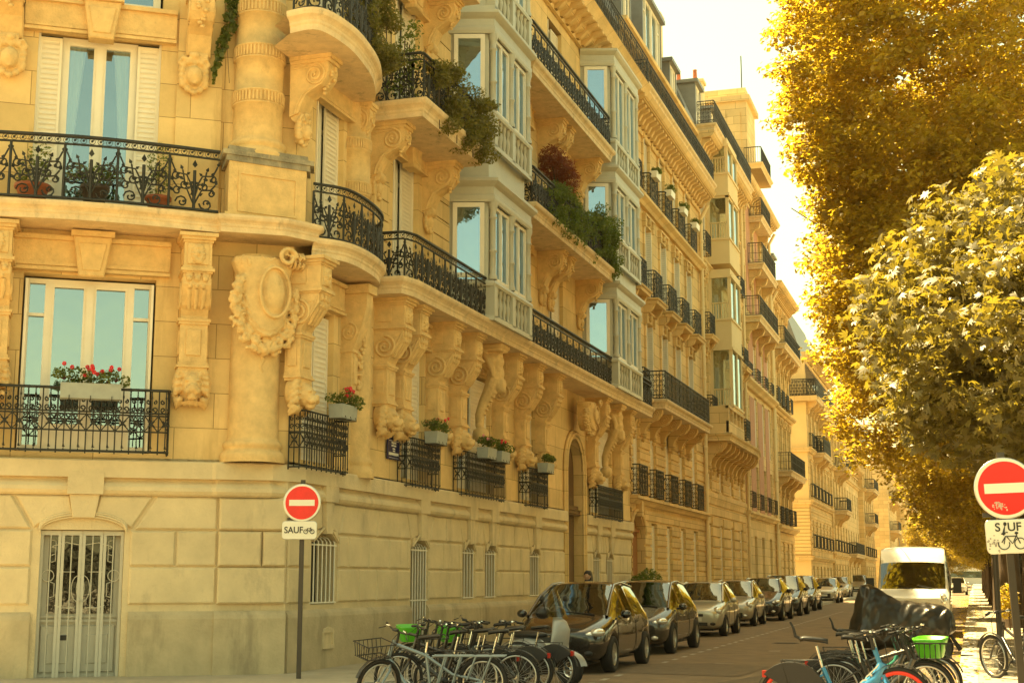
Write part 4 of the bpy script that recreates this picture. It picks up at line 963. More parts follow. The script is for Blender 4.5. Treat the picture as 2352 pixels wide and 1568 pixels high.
# ================================================================ the row of buildings further along the street
def hauss(name,label,y0,y1,spec,x0=X0):
    L=y1-y0; B=thing(name,label,'building',(x0,y0,gz(y0)),PI/2); st=spec.get('stone',STONE2); ztop=spec['top']
    rows=spec['rows']; bays=spec['bays']; lod=spec.get('lod',0); holes=[]
    for r in rows:
        bs=r.get('bays',bays)
        for s in bs: holes.append((s-r['w']/2,s+r['w']/2,r['z'],r['z']+r['h']))
    for d in spec.get('doors',()): holes.append((d[0]-d[1]/2,d[0]+d[1]/2,-.4,d[2]))
    O('facade_wall',wall_mb(0,L,-.4,ztop,holes,.28).mesh('facade_wall',st),B)
    O('side_wall',MB().box(0,.25,-10,-.01,-.4,ztop+.5).box(L-.25,L,-10,-.01,-.4,ztop+.5).mesh('side_wall',st),B)
    backing(B,.3,L-.3,-.2,ztop-.1,-.55)
    for r in rows:
        for i,s in enumerate(r.get('bays',bays)):
            window(B,s,r['z']+.02,r['w'],r['h']-.04,-.2,r.get('kind','cross' if lod<2 else 'two'),r.get('shut'))
            if r.get('trim'):
                m=MB(); w=r['w']/2; h=r['h']; z=r['z']
                m.box(s-w-.16,s-w-.0,0,.06,z,z+h+.16).box(s+w+.0,s+w+.16,0,.06,z,z+h+.16).box(s-w,s+w,0,.06,z+h,z+h+.16)
                m.box(s-w-.25,s+w+.25,0,.16,z+h+.30,z+h+.38).box(s-w-.2,s+w+.2,0,.08,z+h+.16,z+h+.30)
                if r['trim']==2: m.poly([(s-w-.25,z+h+.38),(s+w+.25,z+h+.38),(s,z+h+.75)],0,.18)
                if lod<2: m.ball((s,.1,z+h+.2),(.12,.10,.16),7,5); m.box(s-w-.22,s-w-.06,.0,.14,z+h-.1,z+h+.3).box(s+w+.06,s+w+.22,.0,.14,z+h-.1,z+h+.3)
                O('window_surround',m.mesh('window_surround',st),B)
            if r.get('rail'):
                dep,hh,pat=r['rail']; w=r['w']/2+.18
                railing(B,[(s-w,.02),(s-w,dep),(s+w,dep),(s+w,.02)],r['z']+.0,hh,pat,.4 if lod<2 else .6,.013 if lod<2 else .02,name='window_railing')
                if r.get('ledge'):
                    O('window_ledge',slab_mb([(s-w-.1,0),(s-w-.1,dep+.1),(s+w+.1,dep+.1),(s+w+.1,0)],r['z']-.22,.2).mesh('window_ledge',st),B)
                    m=MB()
                    for q in (-w+.05,w-.05): m.side([(0,r['z']-.22),(dep,r['z']-.22),(dep*.8,r['z']-.4),(.1,r['z']-.6),(0,r['z']-.6)],s+q-.1,s+q+.1)
                    O('ledge_console',m.mesh('ledge_console',st),B)
    for b_ in spec.get('balconies',()):            # (s0,s1,depth,z_bottom,railheight,pattern,consoles)
        s0,s1,dp,z,rh,pat,nc=b_
        pth=[(s0,0),(s0,dp),(s1,dp),(s1,0)]
        o=O('balcony_slab',slab_mb(pth,z,.34).mesh('balcony_slab',LEDGE),B)
        O('railing',rail_mb([(s0+.04,.05),(s0+.04,dp),(s1-.04,dp),(s1-.04,.05)],z+.34,rh,pat,.7,.014 if lod<2 else .022).mesh('railing',IRON),o)
        for k in range(nc):
            s=s0+.3+(s1-s0-.6)*k/max(1,nc-1); O('balcony_console',con_mesh(round(dp*.85,2),lod),o,(s,0,z))
    for (z,dp,hh) in spec.get('strings',()): 
        m=MB(); m.sweep([(0,z),(dp*.4,z),(dp*.6,z+hh*.3),(dp,z+hh*.6),(dp,z+hh*.9),(dp*.8,z+hh),(-.05,z+hh)],[(-.0,0),(L,0)]); O('string_course',m.mesh('string_course',st),B)
    if spec.get('rust'):
        m=MB()
        for (z0,z1,pt) in spec['rust']:
            n=max(1,round((z1-z0)/pt)); skip=[h for h in holes]
            for i in range(n):
                a=z0+(z1-z0)*i/n; c=z0+(z1-z0)*(i+1)/n; segs=[(0.02,L-.02)]
                for h in skip:
                    if h[2]<c-.02 and h[3]>a+.02:
                        ns=[]
                        for p,q in segs:
                            if h[1]<=p or h[0]>=q: ns.append((p,q)); continue
                            if h[0]-p>.05: ns.append((p,h[0]))
                            if q-h[1]>.05: ns.append((h[1],q))
                        segs=ns
                for p,q in segs: m.add([(p,0,a+.03),(q,0,a+.03),(q,0,c-.03),(p,0,c-.03),(p,.05,a+.05),(q,.05,a+.05),(q,.05,c-.05),(p,.05,c-.05)],[(4,5,6,7),(0,1,5,4),(1,2,6,5),(2,3,7,6),(3,0,4,7)])
        O('channelled_masonry',m.mesh('channelled_masonry',st),B)
    if spec.get('brick'):
        m=MB()
        for s0,s1,z0,z1 in spec['brick']: m.box(s0,s1,0,.03,z0,z1)
        O('brick_panel',m.mesh('brick_panel',BRICK),B)
    cz=spec['cornice']; cd_=spec.get('cdep',.75)
    m=MB(); m.sweep([(0,cz-.55),(.08,cz-.55),(.10,cz-.45),(.2,cz-.1),(.25,cz),(cd_*.85,cz+.03),(cd_,cz+.12),(cd_+.08,cz+.26),(cd_+.04,cz+.32),(-.3,cz+.32)],[(0,0),(L,0)])
    o=O('cornice',m.mesh('cornice',st),B); n=min(95,int(L/spec.get('modp',.5)))
    for k in range(n): O('modillion',mod_mesh(round(cd_*.8,2)),o,((k+.5)*L/n,0,cz))
    # roof
    e=spec['eaves']; rt=spec.get('ridge',e+3.4); at=spec.get('attic')
    m=MB()
    if at: m.box(.0,L,-.9,-.45,cz+.3,e); 
    if at: O('attic_wall',m.mesh('attic_wall',RENDER_),B); m=MB(); m.sweep([(-.4,e-.25),(.35,e-.22),(.4,e-.05),(.55,e-.02),(.58,e+.1),(-.4,e+.12)],[(0,-.45),(L,-.45)]); O('eaves_cornice',m.mesh('eaves_cornice',STONE),B); m=MB()
    v0=-.45 if at else -.5
    m.side([(v0,e),(v0-.0,e+.15),(v0-1.1,rt),(v0-5,rt+.9),(v0-9,e),(v0-9,cz),(v0,cz)],0.03,L-.03); ro=O('mansard_roof',m.mesh('mansard_roof',spec.get('roof',ZINC)),B)
    for d in spec.get('dormers',()):
        s,w,hh=d; m=MB(); m.box(s-w/2,s-w/2+.12,v0-1.3,v0+.1,e+.1,e+hh).box(s+w/2-.12,s+w/2,v0-1.3,v0+.1,e+.1,e+hh).box(s-w/2-.15,s+w/2+.15,v0-2,v0+.25,e+hh,e+hh+.16).box(s-w/2+.12,s+w/2-.12,v0-.1,v0+.06,e+.1,e+.3)
        d_=O('dormer',m.mesh('dormer',ZINC),B); fm,pm=win_meshes(round(w-.24,2),hh-.3,'two' if w<2.2 else 'quad'); O('window_frame',fm,d_,(s,v0+.03,e+.3)); O('pane',pm,d_,(s,v0+.03,e+.3))
    for c in spec.get('chimneys',()):
        s,v,z,w,dp,hh,np_=c; m=MB(); m.box(s-w/2,s+w/2,v-dp,v,z-4,z+hh); m.box(s-w/2-.08,s+w/2+.08,v-dp-.08,v+.08,z+hh,z+hh+.16); ch=O('chimney',m.mesh('chimney',RENDER_),B)
        for k in range(np_):
            q=v-dp*(k+.5)/np_; O('chimney_pot',MB().lathe([(.12,z+hh+.16),(.10,z+hh+.75),(.12,z+hh+.8),(.08,z+hh+.82)],(s,q),10).mesh('chimney_pot',TERRA),ch)
    for s in spec.get('pipes',()):
        m=MB(); m.tube([(s,.5,cz-.3),(s,.16,cz-.9),(s,.16,cz-1.2),(s,.16,.1)],.085,10)
        for z in range(1,int(cz),3): m.lathe([(.085,z),(.105,z+.02),(.105,z+.14),(.085,z+.16)],(s,.16),10)
        O('downpipe',m.mesh('downpipe',RENDER_),B)
    for d in spec.get('doors',()):
        s,w,h,mt=d[:4]; r=w/2
        m=MB(); m.poly([(x,z) for x,z in [(s-r,0),(s+r,0),(s+r,h)]+[(s-r,h)]],-.30,-.25); m.box(s-.02,s+.02,-.26,-.22,0,h)
        for q in (-r/2,r/2): m.poly([(s+q-r*.33,.3),(s+q+r*.33,.3),(s+q+r*.33,1.2),(s+q-r*.33,1.2)],-.26,-.22,.02); m.poly([(s+q-r*.33,1.35),(s+q+r*.33,1.35),(s+q+r*.33,h-.75),(s+q-r*.33,h-.75)],-.26,-.22,.02)
        m.box(s-r,s+r,-.26,-.16,h-.62,h-.5)
        O('entrance_door',m.mesh('entrance_door',mt),B)
        # arched head
        am=MB(); pts=arc(s,h-r*.7,r,0,PI,12,r*.7)
        for sg,(a,b_) in ((1,(0,6)),(-1,(6,12))):
            c=(s+sg*r,h); q=pts[a:b_+1]; am.poly([c]+q,-.28,.0)
        am.tube([(x,.03,z) for x,z in arc(s,h-r*.7,r+.12,0,PI,14,r*.7+.12)],.07,5); am.box(s-.16,s+.16,0,.2,h-.1,h+.45)
        O('door_arch',am.mesh('door_arch',st),B)
    return B
@cached
def con_mesh(dp,lod):
    m=MB(); m.side([(0,0),(dp,0),(dp,-.12),(dp*.93,-.22),(dp*.75,-.34),(dp*.5,-.42),(dp*.3,-.6),(dp*.2,-.85),(0,-.9)],-.13,.13)
    if lod<2:
        volute(m,(dp*.68,-.2),.17,0,0,.135); m.ball((0,dp*.2,-.86),(.10,.10,.12),7,5); m.ball((0,dp*.15,-1.02),(.06,.07,.09),6,4)
    return m.mesh('balcony_console',STONE2)
Rw=lambda z,h,w,**k:dict(z=z,h=h,w=w,**k)
# second building: five bays, long balcony, mansard with dormers
b2=[.9+2.72*i for i in range(5)]; b2u=[2.9+2.72*i for i in range(4)]+[.5]
b2u=[.6,3.3,6.0,8.65,11.3]
B2=hauss('apartment_building','cream stone apartment building with one long iron balcony on scroll brackets beside the corner building','x' and 46.9,61.0,dict(
  top=18.3,bays=b2u,rows=[Rw(.9,2.6,.95,bays=b2[1:],kind='two',shut='shut'),Rw(4.35,2.75,1.0,bays=b2,shut='shut',rail=(.28,1.0,'dense')),
   Rw(7.75,2.9,1.05,trim=1,shut='fold'),Rw(11.45,2.75,1.05,trim=1,shut='fold',rail=(.42,1.0,'dense'),ledge=1),Rw(15.12,2.4,1.05,trim=1,shut='half',rail=(.30,.95,'dense'))],
  balconies=[(-.45 if 0 else .15,1.2,.5,7.32,.95,'dense',1),(1.4,10.4,.95,7.32,.98,'dense',6),(.1,13.9,.78,18.25,.85,'dense',0)],
  strings=[(4.05,.28,.28),(14.75,.35,.35)],rust=[(.2,3.95,.42),(4.4,7.2,.42)],cornice=18.0,eaves=21.0,attic=1,ridge=24.6,roof=SLATE,
  dormers=[(2.0,1.6,2.2),(6.6,3.6,3.0),(10.8,1.5,2.0)],chimneys=[(13.6,-1.4,24.0,.7,3.0,2.4,4)],pipes=[13.85],doors=[(1.1,2.0,3.75,OAK)]))
# third: closed glass loggias
B3=hauss('apartment_building','cream stone apartment building with a stacked glazed cream loggia bay over a stone parapet',61.0,72.7,dict(
  top=20.8,bays=[1.0,7.2,10.2],rows=[Rw(.3,3.6,.9,bays=[1.3,4.3,7.3,10.2],kind='two',shut='shut'),Rw(5.4,2.0,.95,bays=[1.3,4.3,7.3,10.2],shut='shut'),Rw(8.4,2.8,1.0,bays=[1.0,8.8,10.9],trim=2,rail=(.4,.95,'dense'),shut='half'),Rw(12.0,2.6,1.0,bays=[.8,8.8,10.9],trim=2,rail=(.4,.95,'dense'),ledge=1,shut='half'),Rw(15.7,2.6,1.0,bays=[.8,8.8,10.9],trim=1,rail=(.3,.9,'dense'),shut='fold'),Rw(19.0 ,1.5,.9,bays=[.8,10.9],trim=0)],
  balconies=[(.05,11.5,.8,21.1,1.05,'dense',0)],strings=[(4.75,.12,.5),(15.2,.2,.25)],rust=[(.1,4.7,.45),(5.3,7.2,.45)],
  cornice=20.8,eaves=22.2,ridge=25.0,dormers=[(3,1.4,2.0),(7,1.4,2.0)],chimneys=[(11,-1.5,25.2,.7,2.6,2.0,3)],pipes=[]))
def loggia(B,s0,s1,dep,floors):
    for z0,z1 in floors:
        m=MB(); m.box(s0,s1,0,dep,z0-1.15,z0); m.box(s0-.05,s1+.05,0,dep+.05,z0-.06,z0+.04); m.box(s0-.06,s1+.06,0,dep+.06,z1,z1+.12).box(s0+.006,s1-.006,0,dep-.006,z1+.12,z1+.4)
        for x in (s0,s1-.12): m.box(x,x+.12,dep-.14,dep,z0,z1).box(x,x+.12,0,.14,z0,z1)
        m.box((s0+s1)/2-.08,(s0+s1)/2+.08,dep-.1,dep,z0,z1)
        for i in range(6): v=.2+i*(dep-.4)/5; m.box(s0,s0+.03,v-.02,v+.02,z0,z0+.75)
        m.box(s0,s0+.04,.1,dep-.1,z0+.72,z0+.78)
        o=O('loggia',m.mesh('loggia',RENDER_),B)
        g=MB(); g.add([(s0+.06,.14,z0),(s0+.06,dep-.1,z0),(s0+.06,dep-.1,z1),(s0+.06,.14,z1)],[(3,2,1,0)]); g.add([(s0+.1,dep-.06,z0),(s1-.1,dep-.06,z0),(s1-.1,dep-.06,z1),(s0+.1,dep-.06,z1)],[(3,2,1,0)]); O('pane',g.mesh('pane',GLASS),o)
loggia(B3,2.3,5.2,1.0,((9.1,11.6),(13.0,14.9),(16.7,18.7),(19.75,21.0)))
lo=O('balcony_slab',slab_mb([(.1,0),(.1,1.15),(8.6,1.15),(11.5,.8),(11.5,0)],7.35,.34).mesh('balcony_slab',STONE3),B3)
m=MB(); m.box(.15,.35,.2,1.1,7.7,8.85).box(.15,4.5,1.0,1.12,7.7,8.2).box(.15,4.6,.98,1.14,8.75,8.87)
for k in range(5): m.box(.3+k*1.0,.42+k*1.0,1.0,1.12,8.2,8.75)
O('stone_parapet',m.mesh('stone_parapet',STONE3),lo)
for k in range(9): O('balcony_console',con_mesh(.95,0),lo,(.5+k*1.2,0,7.35),sc=(1,1,1.25))
# fourth: rose brick
B4=hauss('apartment_building','tall building of rose brick and pale stone with iron corner balconies and a rooftop lantern',72.7,84.3,dict(stone=STONE3,
  top=22.0,bays=[1.8,4.8,7.8,10.4],rows=[Rw(.4,3.3,1.0,bays=[1.2,3.6],kind='two'),Rw(.4,3.3,1.0,bays=[6.4,9.6],kind='two'),Rw(5.1,2.3,.9,rail=(.25,.8,'grid')),Rw(8.2,2.9,.95,kind='two',shut='shut'),Rw(12.0,2.7,.95,shut='shut',rail=(.25,.6,'grid')),Rw(15.6,2.3,.95),Rw(18.8,2.3,.95,trim=2)],
  balconies=[(1.6,9.3,.8,14.75,1.05,'grid',4),(3.2,9.0,.8,17.9,1.1,'grid',3),(4.0,8,.7,20.7,1.0,'grid',2)],strings=[(4.6,.3,.3),(11.3,.45,.4)],
  brick=[(.4,1.2,5,11),(2.5,4.2,5,11),(5.5,7.2,5,11),(8.4,9.8,5,11),(2.5,4.2,12,14.6),(5.5,7.2,12,14.6),(8.4,9.8,12,14.6),(2.5,4.2,15.6,22),(5.5,7.2,15.6,22)],
  cornice=22.0,eaves=22.8,ridge=25.0,chimneys=[(3,-2,25.2,.6,2.4,1.5,3)],pipes=[.15,11.35]))
m=MB(); m.box(3.4,6.6,-3.2,.15,22.3,27.4).box(3.2,6.8,-3.4,.35,27.4,27.7).box(3.5,6.5,-3,.1,27.7,28.2).box(3.3,3.4,-.9,-.2,24,26.8); lt=O('roof_lantern',m.mesh('roof_lantern',STONE3),B4)
O('balcony_slab',slab_mb([(3.0,0),(3.0,.9),(7.2,.9),(7.2,0)],23.4,.34).mesh('balcony_slab',STONE3),B4); railing(B4,[(3.1,0),(3.1,.9),(7.1,.9)],23.74,.9,'bars',1,.015)
m=MB(); m.tube([(5,-.3,28.2),(5,-.3,30.6)],.035,5); m.tube([(6.4,-.3,28.2),(6.4,-.3,29.2)],.03,5); O('roof_aerial',m.mesh('roof_aerial',IRON),B4)
# fifth: ends at the side street
B5=hauss('apartment_building','cream stone building with stacked iron balconies at the near side of the side street',84.3,93.4,dict(
  top=18.8,bays=[1.4,3.5,5.6,7.7],rows=[Rw(.5,3.1,.9,kind='two'),Rw(4.7,2.4,.95,trim=1,rail=(.3,.95,'dense'),lod=1),Rw(8.0,2.7,.95,trim=1),Rw(11.8,2.5,.95,trim=1,rail=(.3,.9,'dense')),Rw(15.3,2.4,.95,trim=1)],
  balconies=[(1.0,8.6,.9,7.4,1.05,'grid',4),(.4,8.9,.8,14.9,1.0,'grid',5)],strings=[(4.2,.4,.35),(11.2,.4,.35)],rust=[(.1,4.1,.5)],cornice=18.6,eaves=19.6,ridge=23.0,dormers=[(2.5,1.4,2),(6,1.4,2)],chimneys=[(8.6,-2,22.5,.6,2.4,1.5,3)],pipes=[.2]))
# sixth: corner beyond the side street, its flank facing the camera
B6=hauss('apartment_building','cream corner building beyond the side street with a pale downpipe down its flank wall',103.6,120,dict(lod=2,
  top=15.5,bays=[1.6,4.2,6.8,9.4,12,14.6],rows=[Rw(3.6,1.9,.95,rail=(.25,.9,'bars')),Rw(7.2,2.3,.95,rail=(.25,.9,'bars'),trim=1),Rw(10.8,2.4,.95,trim=1,rail=(.25,.9,'bars')),Rw(.3,2.0,1.0)],
  balconies=[(.0,7.5,.8,13.9,1.2,'dense',5),(3.5,9,.8,10.2,1.2,'dense',3),(8,16.3,.8,13.5,1.2,'dense',5)],strings=[(2.7,.25,.3),(6.6,.3,.35),(10.3,.3,.35)],rust=[(3.0,6.5,.45)],cornice=17.2,eaves=18,ridge=21.5,chimneys=[(14,-3,22,.6,3,1.6,3)],pipes=[]))
O('flank_wall',MB().box(-.05,.0,-11,-.02,-.4,17.2).mesh('flank_wall',mat('sunny_limestone',(.74,.56,.27),.85,var=.1,scale=.5)),B6)
m=MB()
for z in (2.7,6.6,10.3,13.9): m.box(-.25,-.05,-11,.1,z,z+.3)
O('string_course',m.mesh('string_course',STONE2),B6)
m=MB()
for i in range(14): m.box(-.09,-.05,-11,-.0,3.1+i*.25-.02,3.1+i*.25+.01)
O('ashlar_joint',m.mesh('ashlar_joint',MORT),B6)
for z in (3.6,7.2,10.8):
    O('window_railing',rail_mb([(0,0),(1.0,0)],z,.9,'dense',.5,.02).mesh('window_railing',IRON),B6,(-.12,-2.9,0),PI/2)
O('railing',rail_mb([(-.6,-4),(-.6,.75),(0,.75)],14.24,1.2,'dense',.5,.022).mesh('railing',IRON),B6); O('balcony_slab',MB().box(-.75,0,-4,.8,13.9,14.24).mesh('balcony_slab',STONE2),B6)
O('downpipe',MB().tube([(-.18,-1.6,0),(-.18,-1.6,17)],.10,8).mesh('downpipe',RENDER_),B6)
hs=[('narrow cream building with grey iron balconies, next beyond the flank wall corner',120,134,14.5,13,5,STONE2),
 ('white rendered building with grey zinc dormers, farther down the left row',134,152,11.8,15,6,STONE3),
 ('cream building with stacked deep balconies, far down the left row',152,168,14.8,10.0,5,STONE2),
 ('pale stone building set slightly forward near the far end of the left row',176,196,15.5,12,6,STONE3),
 ('farthest hazy cream building closing the left row',196,230,15.0,12,7,STONE2)]
for i,(lb,a,c,top,x,n,stn) in enumerate(hs):
    L=c-a; bs=[L*(k+.5)/n for k in range(n)]; xx=X0+[.15,-.1,.4,1.6,2.6][i]
    hauss('apartment_building',lb,a,c,dict(lod=2,stone=stn,top=top,bays=bs,rows=[Rw(.4,2.1,1.1),Rw(3.6,2.2,1.1,rail=(.25,.9,'bars')),Rw(7.2,2.3,1.1),Rw(10.9,2.3,1.1,trim=1)],
     balconies=[(L*.1,L*.45,1.0,6.6,1.0,'bars',3),(L*.15,L*.6,1.0,10.2,1.0,'bars',3)] if i!=1 else [(L*.2,L*.8,.7,3.3,1.0,'bars',3)],strings=[(3.1,.2,.3),(10.2,.3,.3)],rust=[(.2,3,.5)] if i!=1 else None,cornice=top,eaves=top+.6,ridge=top+3.2,
     dormers=[(L*.3,1.3,1.8),(L*.7,1.3,1.8)],chimneys=[(L*.85,-3,top+4,.7,3,1.5,3)],pipes=[]),x0=xx)
# ================================================================ cars
def carpaint(name,c,metal=.55,rough=.3): return mat(name,c,rough,metal=metal,coat=1.0)
HEADG=mat('headlamp_lens',(.75,.75,.70),.06,metal=.6,coat=1)
ALLOY=mat('alloy_wheel',(.55,.53,.48),.3,metal=.8)
PLATEM=mat('plate_white',(.7,.68,.6),.5)
TRIM=mat('black_trim',(.02,.02,.02),.5)
def shell(st,paint,name,roofmat=None,glass_top=None,glass_side=(),cut=None,front_glass=None,rear_glass=None,lvl=2,crease=.35):
    """st rows: x, zlow,zmid,zbelt,ztop, wlow,wmid,wbelt,wtop. returns meshes body, windscreen, side windows"""
    bm=bmesh.new(); R=[]
    for (x,zl,zm,zb,zt,wl,wm,wb,wt) in st:
        half=[(wl*.55,zl),(wl,zl+.02),(wm,zm),(wb,zb),(wt,zt-.035*(zt-zb>.15)),(wt*.5,zt)]
        pts=[(x,0,zl)]+[(x,y,z) for y,z in half]+[(x,0,zt+.004)]+[(x,-y,z) for y,z in half[::-1]]
        R.append([bm.verts.new(p) for p in pts])
    n=len(R[0])
    for i in range(len(R)-1):
        for j in range(n):
            f=bm.faces.new((R[i][j],R[i+1][j],R[i+1][(j+1)%n],R[i][(j+1)%n])); mi=0
            top=j in (5,6,7,8); side=j in (4,9)
            if glass_top and i==glass_top[0] and top: mi=1
            if rear_glass is not None and i==rear_glass and top: mi=3
            if i in glass_side and side: mi=2
            f.material_index=mi; f.smooth=True
    for k in (0,-1):
        c=R[k]; m=len(c)
        # cap as quads strip between left and right halves
        L=c[:8]; Rr=[c[0]]+c[:7:-1]+[c[7]]
        for q in range(7):
            a,b_,c2,d=L[q],L[q+1],Rr[q+1],Rr[q]
            vs=[]; 
            for v in (a,b_,c2,d):
                if v not in vs: vs.append(v)
            try:
                f=bm.faces.new(vs if k==0 else vs[::-1]); f.smooth=True
            except ValueError: pass
    bmesh.ops.recalc_face_normals(bm,faces=bm.faces)
    cl=bm.edges.layers.float.new('crease_edge')
    for i in range(len(R)-1):
        for j,cv in ((4,crease),(5,crease*.9),(9,crease*.9),(10,crease),(2,crease*.7),(12,crease*.7)):
            e=bm.edges.get((R[i][j],R[i+1][j]))
            if e: e[cl]=cv
    for f in bm.faces:
        if f.material_index:
            for e in f.edges:
                if any(g.material_index!=f.material_index for g in e.link_faces): e[cl]=.75
    me=bpy.data.meshes.new(name); bm.to_mesh(me); bm.free()
    for q in (paint,CGLASS,CGLASS,CGLASS): me.materials.append(q)
    mods=[('SUBSURF',dict(levels=lvl,render_levels=lvl))]
    if cut:
        co=bpy.data.objects.new('cut',cut); COL.objects.link(co)
        mods.append(('BOOLEAN',dict(object=co,operation='DIFFERENCE',solver='EXACT')))
    r=evalmesh(me,mods,name)
    if cut: bpy.data.objects.remove(co)
    out=[]
    for idx,(nm,mm) in enumerate((('body',paint),('windscreen',CGLASS),('side_windows',CGLASS),('rear_window',CGLASS))):
        b2_=bmesh.new(); b2_.from_mesh(r)
        bmesh.ops.delete(b2_,geom=[f for f in b2_.faces if f.material_index!=idx],context='FACES')
        if len(b2_.faces)==0: b2_.free(); out.append(None); continue
        for f in b2_.faces: f.material_index=0; f.smooth=True
        if nm=='side_windows': out.append([half_mesh(b2_,sg_,mm) for sg_ in (-1,1)]); b2_.free(); continue
        m2=bpy.data.meshes.new(nm); b2_.to_mesh(m2); b2_.free(); m2.materials.append(mm); out.append(m2)
    return out
def half_mesh(b,sg,mm):
    c=b.copy(); bmesh.ops.delete(c,geom=[f for f in c.faces if f.calc_center_median().y*sg<0],context='FACES'); m=bpy.data.meshes.new('side_window'); c.to_mesh(m); c.free(); m.materials.append(mm); return m
def wheel_meshes(r,w,spokes=7):
    t=MB(); pr=[(r*.66,-w/2),(r*.9,-w/2),(r*.98,-w*.4),(r,-w*.25),(r,w*.25),(r*.98,w*.4),(r*.9,w/2),(r*.66,w/2),(r*.62,w*.3)]
    def lay(mb): return [(p[0],p[2],p[1]) for p in mb.v]
    a=MB(); a.lathe(pr,(0,0),28); t.v=[(x,z,y) for x,y,z in a.v]; t.f=a.f; t.sm=a.sm
    b_=MB(); b_.lathe([(r*.64,w*.36),(r*.66,w*.42),(r*.60,w*.42),(r*.58,w*.25)],(0,0),28); b_.lathe([(.0,w*.33),(r*.10,w*.34),(r*.13,w*.3),(r*.13,w*.15)],(0,0),12)
    for k in range(spokes):
        a_=2*PI*k/spokes; c,s=math.cos(a_),math.sin(a_); b_.obox((r*.35*c,r*.35*s,w*.30),(c*r*.27,s*r*.27,0),(-s*r*.06,c*r*.06,0),(0,0,w*.06))
    b_.lathe([(r*.62,w*.0),(.01,w*.0)],(0,0),20)
    d=MB(); d.v=[(x,z,y) for x,y,z in b_.v]; d.f=b_.f; d.sm=b_.sm
    return t.mesh('tyre',RUBBER,world=True),d.mesh('rim',ALLOY,world=True)
WT,WRIM=wheel_meshes(.32,.21,9)
